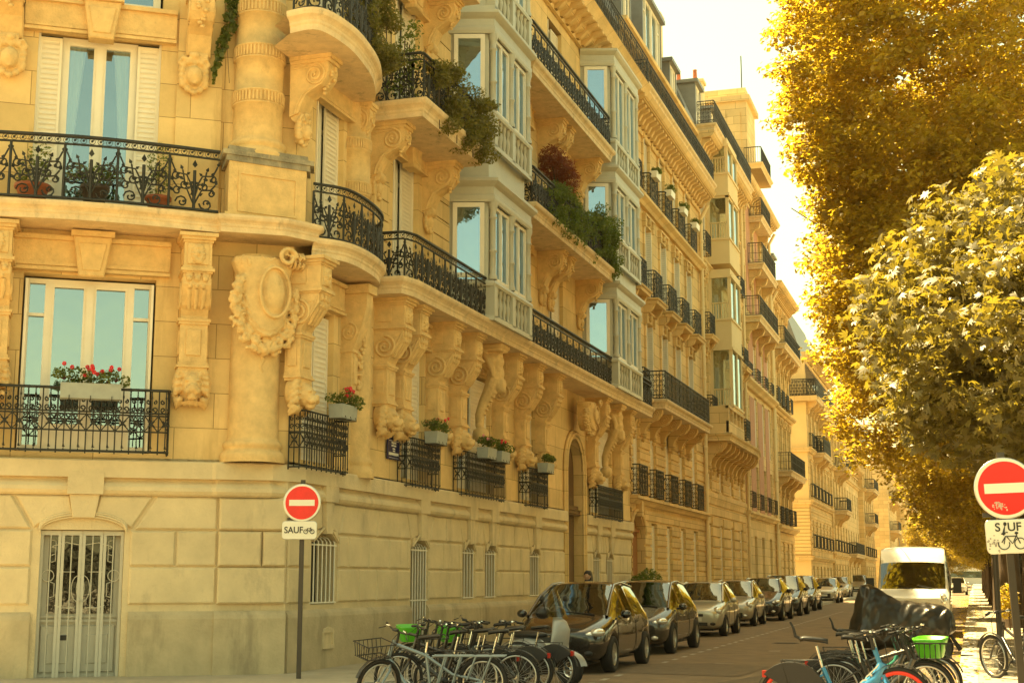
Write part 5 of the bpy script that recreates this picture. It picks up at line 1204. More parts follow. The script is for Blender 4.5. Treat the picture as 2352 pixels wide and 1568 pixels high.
def car(label,cat,loc,paint,L=4.2,H=1.48,W=1.74,kind='hatch',rz=PI/2,group='cars parked nose to tail along the left kerb',wr=.32,plate=True,name='parked_car',grille='slot',hl='wide'):
    T=thing(name,label,cat,loc,rz,group); h=W/2; bl=.93 if H<1.56 else 1.02
    if kind=='mpv': cow,rf,hz=.85,1.95,.98
    elif kind=='suv': cow,rf,hz=1.15,1.85,1.08
    else: cow,rf,hz=1.02,1.80,.97
    bl=hz-.05
    st=[(0,.32,.52,.62,.68,h*.62,h*.74,h*.68,h*.5),(.07,.22,.50,.68,.77,h*.78,h*.9,h*.84,h*.62),(.38,.20,.55,.78,.87,h*.92,h*.985,h*.94,h*.74),
     (cow-.08,.20,.60,bl-.04,hz-.02,h*.95,h,h*.965,h*.80),(cow,.20,.62,bl-.02,hz+.01,h*.95,h,h*.965,h*.82),
     (rf,.20,.62,bl,H-.04,h*.95,h,h*.955,h*.66),(rf+.10,.20,.62,bl+.0,H-.02,h*.95,h,h*.955,h*.665),
     (L*.60,.20,.62,bl+.02,H,h*.95,h,h*.955,h*.66),(L*.60+.09,.20,.62,bl+.02,H,h*.95,h,h*.955,h*.66),
     (L*.83,.22,.64,bl+.06,H-.06,h*.95,h*.99,h*.94,h*.62),(L*.86,.23,.64,bl+.07,H-.09,h*.94,h*.985,h*.93,h*.60),(L*.955,.26,.66,bl+.05,bl+.10,h*.9,h*.96,h*.90,h*.64),(L,.32,.60,bl-.12,bl-.06,h*.75,h*.85,h*.78,h*.55)]
    cut=MB(); wx=(.80,L-.78)
    for x in wx:
        for sg in (-1,1):
            q=[(x+(wr+.06)*math.cos(a),wr+(wr+.06)*math.sin(a)) for a in [2*PI*k/20 for k in range(20)]]
            y0,y1=(h*.66,h*1.2) if sg>0 else (-h*1.2,-h*.66)
            cut.add([(p[0],y0,p[1]) for p in q]+[(p[0],y1,p[1]) for p in q],[tuple(range(20)),tuple(range(39,19,-1))]+[(i,20+i,20+(i+1)%20,(i+1)%20) for i in range(20)])
    ck=('shell',L,H,W,kind,paint.name)
    if ck not in OC: OC[ck]=shell(st,paint,'body',glass_top=(4,),glass_side=(4,6,8),rear_glass=10,cut=cut.mesh('cut',TRIM,world=True))
    bm_,ws,sw,rw=OC[ck]
    B=O('body',bm_,T,world=True)
    if ws: O('windscreen',ws,T,world=True)
    for q in sw or (): O('side_window',q,T,world=True)
    if rw: O('rear_window',rw,T,world=True)
    for sg in (-1,1):
        pm=MB(); pm.tube([(cow-.02,sg*h*.83,hz-.01),(cow+(rf-cow)*.5,sg*h*.755,(hz+H)/2+.03),(rf-.02,sg*h*.675,H-.075),(rf+.3,sg*h*.675,H-.045),(L*.6,sg*h*.67,H-.03),(L*.85,sg*h*.62,H-.11)],[.035,.032,.03,.026,.022,.02],8); O('roof_pillar',pm.mesh('roof_pillar',paint,world=True),T,world=True)
    # dark underside and cabin floor
    O('underbody',MB().box(.35,L-.3,-h*.62,h*.62,.16,.5).box(cow+.25,L*.84,-h*.8,h*.8,.5,bl-.12).mesh('underbody',TRIM,world=True),T,world=True)
    sm=MB()
    for y in (-.36,.36):
        sm.box(cow+.95,cow+1.15,y-.22,y+.22,.8,H-.42); sm.box(cow+1.0,cow+1.1,y-.12,y+.12,H-.42,H-.22)
    O('seats',sm.mesh('seats',TRIM,world=True),T,world=True)
    zf=.60
    for sg in (-1,1):
        lm=MB(); 
        if hl=='round': lm.ball((.24,sg*h*.80,.71),(.17,.13,.12),14,10)
        else:
            lm.ball((.26,sg*h*.80,.71),(.25,.13,.085),14,10); lm.ball((.13,sg*h*.66,.68),(.10,.13,.055),12,8)
        O('headlight',sculpt(lm,HEADG,'headlight',.02,3) if ('hl',hl,sg,W) not in OC else OC[('hl',hl,sg,W)],T,world=True) if 0 else O('headlight',lm.mesh('headlight',HEADG,world=True),T,world=True)
        mm=MB(); mm.ball((cow+.42,sg*(h+.10),bl+.08),(.07,.10,.075),10,8); mm.box(cow+.40,cow+.45,min(sg*(h-.04),sg*(h+.06)),max(sg*(h-.04),sg*(h+.06)),bl+.02,bl+.06)
        O('mirror',mm.mesh('mirror',BLACK if grille=='dark' else paint,world=True),T,world=True)
        for x in wx:
            wo=O('tyre',WT,T,(x,sg*(h-.10),wr),rot=(0,0,0 if sg>0 else PI),sc=(wr/.32,1,wr/.32),world=True); O('rim',WRIM,wo,world=True)
        for xs_ in (cow+.30,L*.60+.06): O('door_seam',MB().tube([(xs_,sg*h*.965,.30),(xs_,sg*(h*.985),.45),(xs_,sg*(h*.992),.62),(xs_,sg*h*.985,.80),(xs_,sg*h*.955,bl-.02)],.006,4).mesh('door_seam',TRIM,world=True),T,world=True)
        dm=MB(); dm.box(L*.42,L*.42+.16,sg*(h+.002)-.012,sg*(h+.002)+.012,.80,.825); O('door_handle',dm.mesh('door_handle',CHROME,world=True),T,world=True)
    gm=MB()
    if grille=='slot': gm.box(-.012,.06,-.42,.42,.30,.40); gm.box(-.0,.07,-.30,.30,.56,.63)
    elif grille=='wide': gm.box(-.015,.08,-.50,.50,.28,.46); gm.box(.0,.08,-.34,.34,.55,.64)
    else: gm.box(-.018,.08,-.45,.45,.30,.62)
    O('grille',gm.mesh('grille',TRIM,world=True),T,world=True)
    if grille!='slot':
        cm=MB(); cm.tube([(-.02,y,z) for y,z in ((-.47,.60),(.47,.60),(.40,.30),(-.40,.30))],.014,5,True); O('chrome_strip',cm.mesh('chrome_strip',CHROME,world=True),T,world=True)
    for sg in (-1,1): O('fog_lamp',MB().ball((.05,sg*h*.66,.36),(.05,.09,.05),8,6).mesh('fog_lamp',TRIM if grille=='slot' else HEADG,world=True),T,world=True)
    if plate: O('licence_plate',MB().box(-.035,-.02,-.26,.26,.43,.54).mesh('licence_plate',PLATEM,world=True),T,world=True)
    wm=MB(); wm.tube([(cow+.02,-.5,hz+.035),(cow+.12,.1,hz+.075)],.010,4); wm.tube([(cow+.02,.1,hz+.035),(cow+.12,.6,hz+.075)],.010,4); O('wiper',wm.mesh('wiper',TRIM,world=True),T,world=True)
    return T
def ycar(x,y): return (x,y,gz(y)-.02)
P_BK=carpaint('black_car_paint',(.008,.007,.007),0,.2); P_BR=carpaint('brown_grey_car_paint',(.05,.043,.034),.4,.25); P_SV=carpaint('silver_car_paint',(.50,.47,.38),.6,.32); P_S2=carpaint('pale_silver_car_paint',(.46,.42,.34),.6,.32)
P_DG=carpaint('dark_grey_car_paint',(.02,.02,.02),.2,.22); P_BE=carpaint('champagne_car_paint',(.38,.33,.25),.6)
CX=-7.05
car('black compact family car with chrome window line, nearest of the parked row','car',ycar(CX,24.75),P_BK,4.25,1.60,1.78,'mpv',grille='slot')
car('brown-grey family car parked second in the row, behind the black one','car',ycar(-7.25,31.2),P_BR,4.35,1.60,1.80,'mpv',grille='wide',wr=.34)
car('silver hatchback with round headlights, behind the brown-grey family car','car',ycar(-7.55,40.6),P_SV,3.75,1.53,1.68,'hatch',hl='round',wr=.30,grille='slot')
car('pale silver small hatchback with a chrome-framed lower grille, fourth in the row','car',ycar(-7.90,48.9),P_S2,3.75,1.55,1.70,'hatch',hl='round',grille='wide',wr=.31)
car('black saloon-like car with a clear windscreen, fifth car of the parked row','car',ycar(-7.78,55.0),P_BK,4.4,1.62,1.82,'suv',wr=.34,grille='dark')
car('dark grey high crossover, sixth car of the parked row','car',ycar(-7.90,62.0),P_DG,4.4,1.72,1.84,'suv',wr=.36,grille='dark')
car('dark tall city car, seventh car of the parked row','car',ycar(-8.15,70.9),P_BK,4.1,1.70,1.76,'suv',wr=.33,grille='dark')
car('silver family hatchback with a wide dark grille, eighth car of the parked row','car',ycar(-8.75,90.4),P_SV,4.2,1.55,1.78,'mpv',grille='dark',wr=.33)
car('small pale car half hidden behind the eighth parked car','car',ycar(-9.3,106.0),P_BE,4.0,1.60,1.74,'suv',wr=.33)
car('champagne crossover with a large dark spindle grille, farthest car of the left row','car',ycar(-11.1 if 0 else -10.4,140.0),P_BE,4.6,1.72,1.88,'suv',wr=.36,grille='dark')
car('dark car standing in the road beside the farthest crossover','car',ycar(-8.1,152.0),P_DG,4.3,1.6,1.78,'suv',grille='dark',group='cars on the right half of the street')
car('pale car parked far down the sunny right kerb','car',ycar(-1.35,128.0),P_SV,4.3,1.5,1.75,'hatch',group='cars on the right half of the street')
# ---- white van
VANP=mat('white_van_paint',(.74,.72,.64),.28,coat=1.0)
V=thing('delivery_van','tall white panel van parked facing the camera behind the covered scooter','van',(-1.62,41.8,gz(42)-.02),PI/2)
h=1.0; st=[(0,.35,.6,.95,1.06,.80,.92,.86,.70),(.10,.25,.6,1.0,1.12,.93,.99,.95,.78),(.45,.24,.65,1.12,1.22,.98,1.0,.985,.84),(.62,.24,.65,1.18,1.27,.98,1.0,.99,.88),(.70,.24,.65,1.18,1.30,.98,1.0,.99,.89),
 (1.08,.24,.7,1.22,2.08,.98,1.0,.99,.88),(1.14,.24,.7,1.22,2.14,.98,1.0,.99,.88),(1.40,.24,.8,1.5,2.46,.98,1.0,.99,.88),(2.0,.24,.8,1.6,2.54,.98,1.0,1.0,.88),(5.2,.24,.8,1.6,2.54,.98,1.0,1.0,.88),(5.4,.3,.8,1.6,2.48,.95,.98,.97,.84)]
cut=MB()
for x in (.95,4.3):
    for sg in (-1,1):
        q=[(x+.42*math.cos(a),.34+.42*math.sin(a)) for a in [2*PI*k/20 for k in range(20)]]; y0,y1=(.66,1.2) if sg>0 else (-1.2,-.66)
        cut.add([(p[0],y0,p[1]) for p in q]+[(p[0],y1,p[1]) for p in q],[tuple(range(20)),tuple(range(39,19,-1))]+[(i,20+i,20+(i+1)%20,(i+1)%20) for i in range(20)])
b_,w_,s_,_r=shell(st,VANP,'body',glass_top=(4,),glass_side=(6,),cut=cut.mesh('cut',TRIM,world=True),crease=.8)
O('body',b_,V,world=True); O('windscreen',w_,V,world=True)
for q in s_ or (): O('side_window',q,V,world=True)
O('underbody',MB().box(.5,5.0,-.62,.62,.2,.6).box(.9,1.6,-.8,.8,.6,1.15).mesh('underbody',TRIM,world=True),V,world=True)
for sg in (-1,1):
    lm=MB(); lm.ball((.22,sg*.80,.98),(.20,.15,.15),12,9); lm.ball((.2,sg*.80,1.12),(.2,.1,.08),10,8); O('headlight',lm.mesh('headlight',HEADG,world=True),V,world=True)
    mm=MB(); mm.box(.95,1.05,min(sg*1.08,sg*1.30),max(sg*1.08,sg*1.30),1.20,1.62).tube([(1.05,sg*.98,1.3),(1.0,sg*1.2,1.35)],.03,6); O('mirror',mm.mesh('mirror',BLACK,world=True),V,world=True)
    for x in (.95,4.3): wo=O('tyre',WT,V,(x,sg*.88,.34),rot=(0,0,0 if sg>0 else PI),sc=(1.08,1.1,1.08),world=True); O('rim',WRIM,wo,world=True)
O('grille',MB().box(-.01,.1,-.45,.45,.72,.86).box(-.02,.1,-.6,.6,.36,.52).mesh('grille',TRIM,world=True),V,world=True)
O('wiper',MB().tube([(.68,-.6,1.32),(.80,.1,1.45)],.012,4).tube([(.68,.0,1.32),(.80,.7,1.45)],.012,4).mesh('wiper',TRIM,world=True),V,world=True)
O('roof_aerial',MB().tube([(1.6,.35,2.5),(1.2,.35,2.75)],.012,5).mesh('roof_aerial',TRIM,world=True),V,world=True)
# ================================================================ bicycles
def ring(mb,c,R,r,n=30,m=6):
    mb.tube([(c[0]+R*math.cos(2*PI*k/n),c[1],c[2]+R*math.sin(2*PI*k/n)) for k in range(n)],r,m,True)
def bike(label,loc,rz,frame,steer=0,lean=0,R=.335,basket=None,skirt=None,fender=True,rack=True,rimm=None,step=True,name='bicycle',group=None,seat=.92,bar='city',tyre=.022,cargo=False,lettering=None,phone=False,fork='plain',cat='bicycle',fat=1.0):
    T=thing(name,label,cat,loc,rz,group); T.rotation_euler=(lean,0,rz)
    WB=1.08; rx=-.52; fx=rx+WB; hx,hz=fx-.16,.60; tx,tz=fx-.24,.86     # rear/front hub, head tube bottom/top
    if cargo: rx=-.85; WB=fx-rx
    S=Matrix.Translation((tx,0,0))@Matrix.Rotation(steer,4,Vector((-.3,0,1)).normalized())@Matrix.Translation((-tx,0,0))
    def ob(nm,mb,mt,par=T,st=False):
        me=mb.mesh(nm,mt,world=True); 
        if st: me.transform(S)
        return O(nm,me,par,world=True)
    rimm=rimm or STEEL
    for cx,st in ((rx,False),(fx,True)):
        a=MB(); ring(a,(cx,0,R),R-tyre,tyre,36,8); w=ob('wheel',a,RUBBER,T,st)
        b_=MB(); ring(b_,(cx,0,R),R-tyre*2-.012,.014 if rimm is STEEL else .024,32,5); ob('rim',b_,rimm,w,st)
        c_=MB()
        for k in range(20): a_=2*PI*k/20; c_.tube([(cx+.03*math.cos(a_+.5),.025*(1 if k%2 else -1),R+.03*math.sin(a_+.5)),(cx+(R-tyre*2-.01)*math.cos(a_),0,R+(R-tyre*2-.01)*math.sin(a_))],.0022,3)
        c_.tube([(cx,-.05,R),(cx,.05,R)],.028,8,cap=True); ob('spokes',c_,STEEL,w,st)
        if fender:
            f_=MB(); a0,a1=(.35,2.75) if cx==fx else (.2,3.0); n=16
            vs=[]
            for k in range(n+1):
                an=a0+(a1-a0)*k/n; q=R+.035
                for y in (-.03,0,.03): vs.append((cx+(q-abs(y)*.3)*math.cos(an),y,R+(q-abs(y)*.3)*math.sin(an)))
            f_.add(vs,[(k*3+j,k*3+j+1,k*3+j+4,k*3+j+3) for k in range(n) for j in (0,1)],True); ob('mudguard',f_,BLACK,T,st)
    bb=(-.06,0,.28); sx,sz=-.20,.62; F=MB(); tr=.022
    if step: F.tube([(hx+.01,0,hz+.10),(hx-.06,0,hz-.06),(hx-.2,0,.44),(.08,0,.30),bb],[.034*fat,.04*fat,.038*fat,.038*fat,.034*fat],10)
    else: F.tube([(hx,0,hz+.03),bb],[.03,.03],8); F.tube([(tx+.01,0,tz-.08),(sx,0,sz)],[.022,.02],8)
    F.tube([bb,(sx,0,sz+.03)],.024,8)
    for sg in (-1,1): F.tube([bb,((rx+bb[0])/2,sg*.05,.30),(rx,sg*.06,R)],.013,6); F.tube([(sx,0,sz-.05),((rx+sx)/2,sg*.05,.48),(rx,sg*.06,R)],.012,6)
    if cargo:
        F=MB(); F.tube([(tx,0,tz-.05),(-.10,0,.66),(-.45,0,.42),(rx+.02,.05,R+.02)],[.026,.022,.02,.016],8); F.tube([(hx,0,hz+.05),(.14,0,.25),(.02,0,.20)],[.03,.035,.045],8); F.tube([(.02,0,.21),(-.4,.08,.24),(rx,.07,R)],[.04,.02,.018],8)
        for x in (-.25,-.45,-.65,-.85): 
            for sg in (-1,1): F.tube([(x,sg*.08,.28 if x>-.5 else .36),(x-.12,sg*.11,.66)],.014,6)
        for sg in (-1,1): F.tube([(-.2,sg*.11,.66),(-1.15,sg*.11,.66)],.014,6)
        F.tube([(-.16,0,.24),(-.10,0,.70)],.02,8)
    fo=ob('frame',F,frame)
    hd=MB(); hd.tube([(hx,0,hz),(tx,0,tz)],.026,8,cap=True); ob('head_tube',hd,frame)
    fk=MB(); fk.tube([(hx+.01,0,hz-.01),(hx+.02,0,hz-.08)],.03,8)
    for sg in (-1,1): fk.tube([(hx+.02,0,hz-.04),(hx+.03,sg*.055,hz-.08),(fx,sg*.055,R)],.015 if fork=='plain' else .02,6)
    ob('fork',fk,BLACK if fork=='dark' else frame,T,True)
    hb=MB(); hb.tube([(tx,0,tz-.02),(tx-.03,0,tz+.13)],.018,8)
    bz=tz+.14
    P_=[(tx-.12,-.31,bz+.0),(tx-.03,-.18,bz+.03),(tx-.01,0,bz),(tx-.03,.18,bz+.03),(tx-.12,.31,bz)] if bar=='city' else [(tx-.06,-.37,bz+.02),(tx-.0,-.12,bz+.0),(tx-.0,.12,bz),(tx-.06,.37,bz+.02)]
    hb.tube(P_,.012,6)
    for sg in (-1,1): e=P_[0] if sg<0 else P_[-1]; hb.tube([e,(e[0]+.05,e[1]-sg*.10,e[2]+.01)],.018,8,cap=True); hb.tube([(e[0]+.09,e[1]-sg*.12,e[2]-.01),(e[0]+.13,e[1]-sg*.02,e[2]-.05)],.007,5)
    hb.tube([(tx,.05,bz),(tx+.1,.06,bz-.08),(hx+.06,.03,hz+.05)],.005,4); hb.ball((tx+.03,0,bz+.02),(.045,.06,.02),8,6)
    ob('handlebar',hb,BLACK,T,True)
    bt=MB()
    for sg in (-1,1): e=P_[0] if sg<0 else P_[-1]; bt.tube([(e[0]+.075,e[1]-sg*.13,e[2]+.012),(e[0]+.07,e[1]-sg*.20,e[2]+.02)],.013,6,cap=True)
    ob('brake_clamp',bt,CHROME,T,True)
    sp=MB(); sp.tube([(sx,0,sz) if not cargo else (-.10,0,.70),(sx-.06 if not cargo else -.12,0,seat-.05)],.0145,8); ob('seat_post',sp,CHROME)
    sd=MB(); x0=sx-.08 if not cargo else -.14
    sd.add([],[]); prof=[(-.14,.085,.02),(-.10,.095,.03),(0,.06,.02),(.08,.03,.012),(.14,.018,.0)]
    vs=[]
    for x,w,z in prof:
        for k in range(8): a_=2*PI*k/8; vs.append((x0+x,w*math.cos(a_),seat+z+.028*math.sin(a_)))
    sd.add(vs,[(i*8+k,i*8+(k+1)%8,(i+1)*8+(k+1)%8,(i+1)*8+k) for i in range(4) for k in range(8)]+[tuple(range(7,-1,-1)),tuple(range(32,40))],True); sa=ob('saddle',sd,BLACK)
    if phone: pm=MB(); pm.tube([(x0-.13,0,seat+.02),(x0-.19,0,seat+.05),(x0-.21,0,seat+.14),(x0-.24,0,seat+.2)],[.02,.018,.014,.012],6); ob('saddle_handle',pm,BLACK,sa)
    cr=MB(); cr.tube([(bb[0],-.07,bb[2]),(bb[0],.07,bb[2])],.02,8); cr.tube([(bb[0],.07,bb[2]),(bb[0]+.10,.09,bb[2]-.12)],.011,6); cr.tube([(bb[0],-.07,bb[2]),(bb[0]-.10,-.09,bb[2]+.12)],.011,6)
    cr.obox((bb[0]+.10,.14,bb[2]-.12),(.045,0,0),(0,.045,0),(0,0,.012)); cr.obox((bb[0]-.10,-.14,bb[2]+.12),(.045,0,0),(0,.045,0),(0,0,.012)); ring(cr,(bb[0],-.055,bb[2]),.085,.006,20,4); cr.ball(bb,(.07,.05,.07),8,6)
    ob('crankset',cr,BLACK)
    if rack:
        rk=MB(); rl=-.42 if not cargo else -.75
        for sg in (-1,1): rk.tube([(sx-.03,sg*.06,.72),(sx+rl,sg*.06,.72),(rx,sg*.065,R)],.007,5)
        for k in range(4): rk.tube([(sx-.08+rl*k/4,-.06,.72),(sx-.08+rl*k/4,.06,.72)],.006,4)
        ob('luggage_rack',rk,BLACK)
    if skirt:
        sm=MB()
        for sg in (-1,1):
            pts=[(rx+(R+.03)*math.cos(a_),R+(R+.03)*math.sin(a_)) for a_ in [2.45-2.0*k/10 for k in range(11)]]+[(sx+.04,.34),(sx-.06,.24),(rx+.10,R-.06),(rx-.06,R+.10)]
            n=len(pts); y0,y1=sg*.05,sg*.062
            sm.add([(p[0],y0,p[1]) for p in pts]+[(p[0],y1,p[1]) for p in pts],[tuple(range(n-1,-1,-1)),tuple(range(n,2*n))]+[(i,(i+1)%n,n+(i+1)%n,n+i) for i in range(n)])
        so_=ob('wheel_guard',sm,skirt)
        ob('rear_light',MB().box(rx-.30,rx-.26,-.03,.03,R+.20,R+.27),mat('red_reflector',(.5,.02,.01),.3))
    if basket:
        kind,bm_=basket; m=MB(); x0,x1,y0,z0,z1=hx+.06,hx+.44,.17,.70,.94
        if kind=='tub':
            x0,x1=hx+.05,hx+.38; n=20; vs=[]
            for z,g in ((z0,-.04),(z0+.02,-.03),(z1-.03,.02),(z1,.03),(z1,.015),(z0+.03,-.045)):
                for k in range(n):
                    a_=2*PI*k/n; c=math.cos(a_);s_=math.sin(a_); p=4; q=(abs(c)**p+abs(s_)**p)**(-1/p)
                    vs.append(((x0+x1)/2+((x1-x0)/2+g)*c*q,(y0+g)*s_*q,z))
            m.add(vs,[(i*n+k,i*n+(k+1)%n,(i+1)*n+(k+1)%n,(i+1)*n+k) for i in range(5) for k in range(n)],True); m.add(vs,[tuple(range(n))])
        else:
            for z,g in ((z0,-.03),(z1-.06,.02)): m.tube([(x0-g,-y0-g,z),(x1+g,-y0-g,z),(x1+g,y0+g,z),(x0-g,y0+g,z)],.008,5,True)
            for k in range(7):
                t=k/6
                for a_,b__ in (((x0+(x1-x0)*t,-y0),0),((x0+(x1-x0)*t,y0),0),((x1,-y0+2*y0*t),0)): m.tube([(a_[0],a_[1]*.85,z0),(a_[0]*1.0,a_[1]*1.1,z1-.06)],.005,4)
            for k in range(4): m.tube([(x0+(x1-x0)*k/3,-y0,z0),(x0+(x1-x0)*k/3,y0,z0)],.004,4)
        ob('basket',m,bm_,T,True)
    if lettering:
        me=text_mesh(lettering,.16,SIGNW,.003); 
        for sg in (-1,1):
            o=O('lettering',me,T,(hx-.15,-sg*.042 if sg>0 else .042,.50),rot=(PI/2,-.78 if sg>0 else .78,0 if sg>0 else PI),world=True)
    return T
GREEN=mat('bright_green_plastic',(.09,.46,.015),.4,coat=.4); BLUEB=mat('sky_blue_bike_paint',(.03,.22,.46),.35,coat=.6,metal=.2); REDR=mat('red_rim_paint',(.75,.04,.02),.4); SILB=mat('silver_blue_bike_paint',(.20,.26,.30),.35,metal=.4,coat=.5)
BLKB=mat('black_bike_paint',(.02,.018,.016),.3,coat=.5); TEAL=mat('teal_bike_paint',(.01,.17,.12),.4,coat=.4); GUARD=mat('black_wheel_guard_plastic',(.022,.02,.02),.5); GRNB=mat('grass_green_bike_paint',(.08,.45,.03),.4,coat=.3); WHB=mat('white_bike_paint',(.55,.55,.5),.4,coat=.4)
GL='bicycles crowded together on the left side of the crossing'; GRR='bicycles parked in a row at the right kerb'
Gz=-.02
BK=lambda l,x,y,rz,f,**k: bike(l,(x,y,Gz),rz,f,**k)
BK('silver-blue cargo bicycle with a long rear rack and small wire front basket',-6.95,17.9,PI+.22,SILB,steer=.75,step=False,R=.33,basket=('wire',BLACK),group=GL,cargo=True,bar='flat',tyre=.03,seat=.88)
BK('dark bicycle without a rack standing just behind the long cargo bicycle',-6.95,18.7,PI+.1,BLKB,steer=.3,step=False,group=GL,rack=False)
BK('hire bicycle with a green tub basket, left one of the two beside the wall',-7.95,21.7,PI+.35,BLKB,steer=.3,basket=('tub',GREEN),group=GL,bar='flat')
BK('hire bicycle with a green tub basket, right one of the two beside the wall',-7.45,22.1,PI+.3,BLKB,steer=.45,basket=('tub',GREEN),group=GL,bar='flat')
BK('black bicycle with a wide black guard over its rear wheel, behind the cargo rack',-6.80,19.2,PI+.05,BLKB,skirt=GUARD,group=GL)
BK('black hire bicycle with a black rear guard, nearest the pale grey scooter',-6.62,20.1,PI+.04,BLKB,skirt=GUARD,group=GL)
BK('black bicycle with plain rear mudguard between two guarded black bicycles',-6.85,19.6,PI-.08,BLKB,group=GL,steer=.2)
BK('dark bicycle with pale rims just left of the pale grey scooter',-6.75,20.6,PI+.06,BLKB,group=GL,rack=False)
BK('black bicycle with upright flat handlebar, between the cargo bicycle and the wall',-7.45,20.7,PI+.2,BLKB,group=GL,bar='flat',steer=-.3)
BK('black bicycle with a wire front basket in the middle of the left cluster',-6.5,19.0,PI+.15,BLKB,group=GL,basket=('wire',BLACK),steer=.4)
BK('dark step-through bicycle directly in front of the pale grey scooter',-6.45,20.9,PI-.12,BLKB,group=GL,skirt=GUARD,steer=-.2)
BK('black bicycle with flat handlebar, fourth behind the sky-blue one',-1.05,20.1,-.06,BLKB,group=GRR,bar='flat',steer=-.25,step=False)
BK('black bicycle with a guarded rear wheel, just behind the green tub basket',-1.3,19.25,.08,BLKB,group=GRR,skirt=GUARD,steer=.35)
BK('sky-blue hire bicycle with red rims and a black rear guard',-1.42,16.6,.0,BLUEB,skirt=GUARD,rimm=REDR,lettering='DOTT',phone=True,group=GRR,steer=-.15,fat=1.75).scale=(1.08,1.08,1.04)
BK('black bicycle with a wire basket directly behind the sky-blue one',-1.14,18.2,.03,BLKB,group=GRR,basket=('wire',BLACK),steer=.2)
BK('black bicycle with a bright green tub basket at the right kerb',-1.12,18.9,-.04,BLKB,group=GRR,basket=('tub',GREEN),steer=-.3,step=False)
BK('black bicycle with a long black saddle, third behind the sky-blue one',-1.25,19.6,.05,BLKB,group=GRR,steer=.3)
BK('teal hire bicycle, farthest of the right row, with a hook rising above its saddle',-1.40,20.6,0,TEAL,group=GRR,phone=True,steer=.15)
bike('black bicycle leaning on the dark post by the large tree trunk',(.52,23.3,.12),PI/2+.35,BLKB,lean=0,step=False,rack=True,steer=.3,group='bicycles by the sign post')
# white scooter in front of the black car, and the covered one by the van
WSC=mat('pearl_grey_scooter_plastic',(.34,.34,.33),.35,coat=.5)
s=thing('scooter','pale grey motor scooter with its front wheel turned, in front of the black compact car','scooter',(-6.50,22.5,-.02),-.42)
def wob(nm,mb,mt,par,rot=None): return O(nm,mb.mesh(nm,mt,world=True),par,world=True)
m=MB(); ring(m,(.42,0,.25),.19,.07,26,10); fw=wob('wheel',m,RUBBER,s); m=MB(); ring(m,(.42,0,.25),.12,.02,20,6); m.tube([(.42,-.05,.25),(.42,.05,.25)],.04,8,cap=True)
for k in range(5): a=2*PI*k/5; m.tube([(.42,0,.25),(.42+.12*math.cos(a),0,.25+.12*math.sin(a))],.018,5)
wob('rim',m,CHROME,fw)
m=MB(); ring(m,(-.62,0,.25),.19,.07,26,10); wob('wheel',m,RUBBER,s)
m=MB(); m.ball((-.45,0,.55),(.36,.20,.20),14,10); m.ball((-.15,0,.32),(.35,.17,.10),12,8); m.ball((-.7,0,.55),(.15,.13,.1),10,8); wob('rear_body',m,WSC,s)
m=MB(); m.side([(-.02,0)]*0 or [(0,0),(0,1)],0,0) if 0 else None
vs=[];n=12
for i,(x,z,w,d) in enumerate([(.12,.28,.16,.03),(.16,.45,.20,.05),(.22,.65,.22,.07),(.25,.85,.20,.09),(.22,.98,.15,.08),(.16,1.05,.08,.05)]):
    for k in range(n): a=2*PI*k/n; vs.append((x+d*math.cos(a),w*math.sin(a),z))
m=MB().add(vs,[(i*n+k,i*n+(k+1)%n,(i+1)*n+(k+1)%n,(i+1)*n+k) for i in range(5) for k in range(n)]+[tuple(range(5*n,6*n))],True); wob('leg_shield',m,WSC,s)
m=MB(); 
vs=[]
for k in range(11):
    a=.2+2.3*k/10
    for y in (-.08,0,.08): vs.append((.42+.30*math.cos(a),y,.25+(.30-abs(y)*.4)*math.sin(a)))
m.add(vs,[(k*3+j,k*3+j+1,k*3+j+4,k*3+j+3) for k in range(10) for j in (0,1)],True); wob('mudguard',m,WSC,s)
m=MB()
for sg in (-1,1): m.tube([(.24,sg*.04,.6),(.42,sg*.08,.25)],.02,6)
m.tube([(.2,0,.9),(.14,0,1.12)],.03,8); m.tube([(.02,-.33,1.10),(.12,-.1,1.13),(.12,.1,1.13),(.02,.33,1.10)],.02,8); m.tube([(.12,-.22,1.12),(.1,-.28,1.32)],.008,5); m.tube([(.12,.22,1.12),(.1,.28,1.32)],.008,5); m.ball((.1,-.29,1.34),(.02,.07,.05)); m.ball((.1,.29,1.34),(.02,.07,.05)); wob('handlebar',m,BLACK,s)
m=MB(); m.ball((.02,-.18,1.12),(.13,.13,.1),10,8); m.ball((.02,.18,1.12),(.13,.13,.1),10,8); wob('hand_muff',m,BLACK,s)
m=MB(); m.ball((-.45,0,.76),(.42,.15,.07),14,8); wob('saddle',m,BLACK,s)
m=MB()
for (a,b_) in (((.26,-.24,1.05),(.18,-.2,1.55)),): pass
vs=[];
for i in range(7):
    t=i/6
    for j in range(7): u=j/6-.5; vs.append((.26-.16*t-u*u*.3,u*(.5-.12*t),1.02+.48*t-.1*abs(u)*t))
m.add(vs,[(i*7+j,i*7+j+1,i*7+j+8,i*7+j+7) for i in range(6) for j in range(6)],True); O('windshield',m.mesh('windshield',glass('clear_plastic',.95,tint=(.85,.85,.8)),world=True),s,world=True)
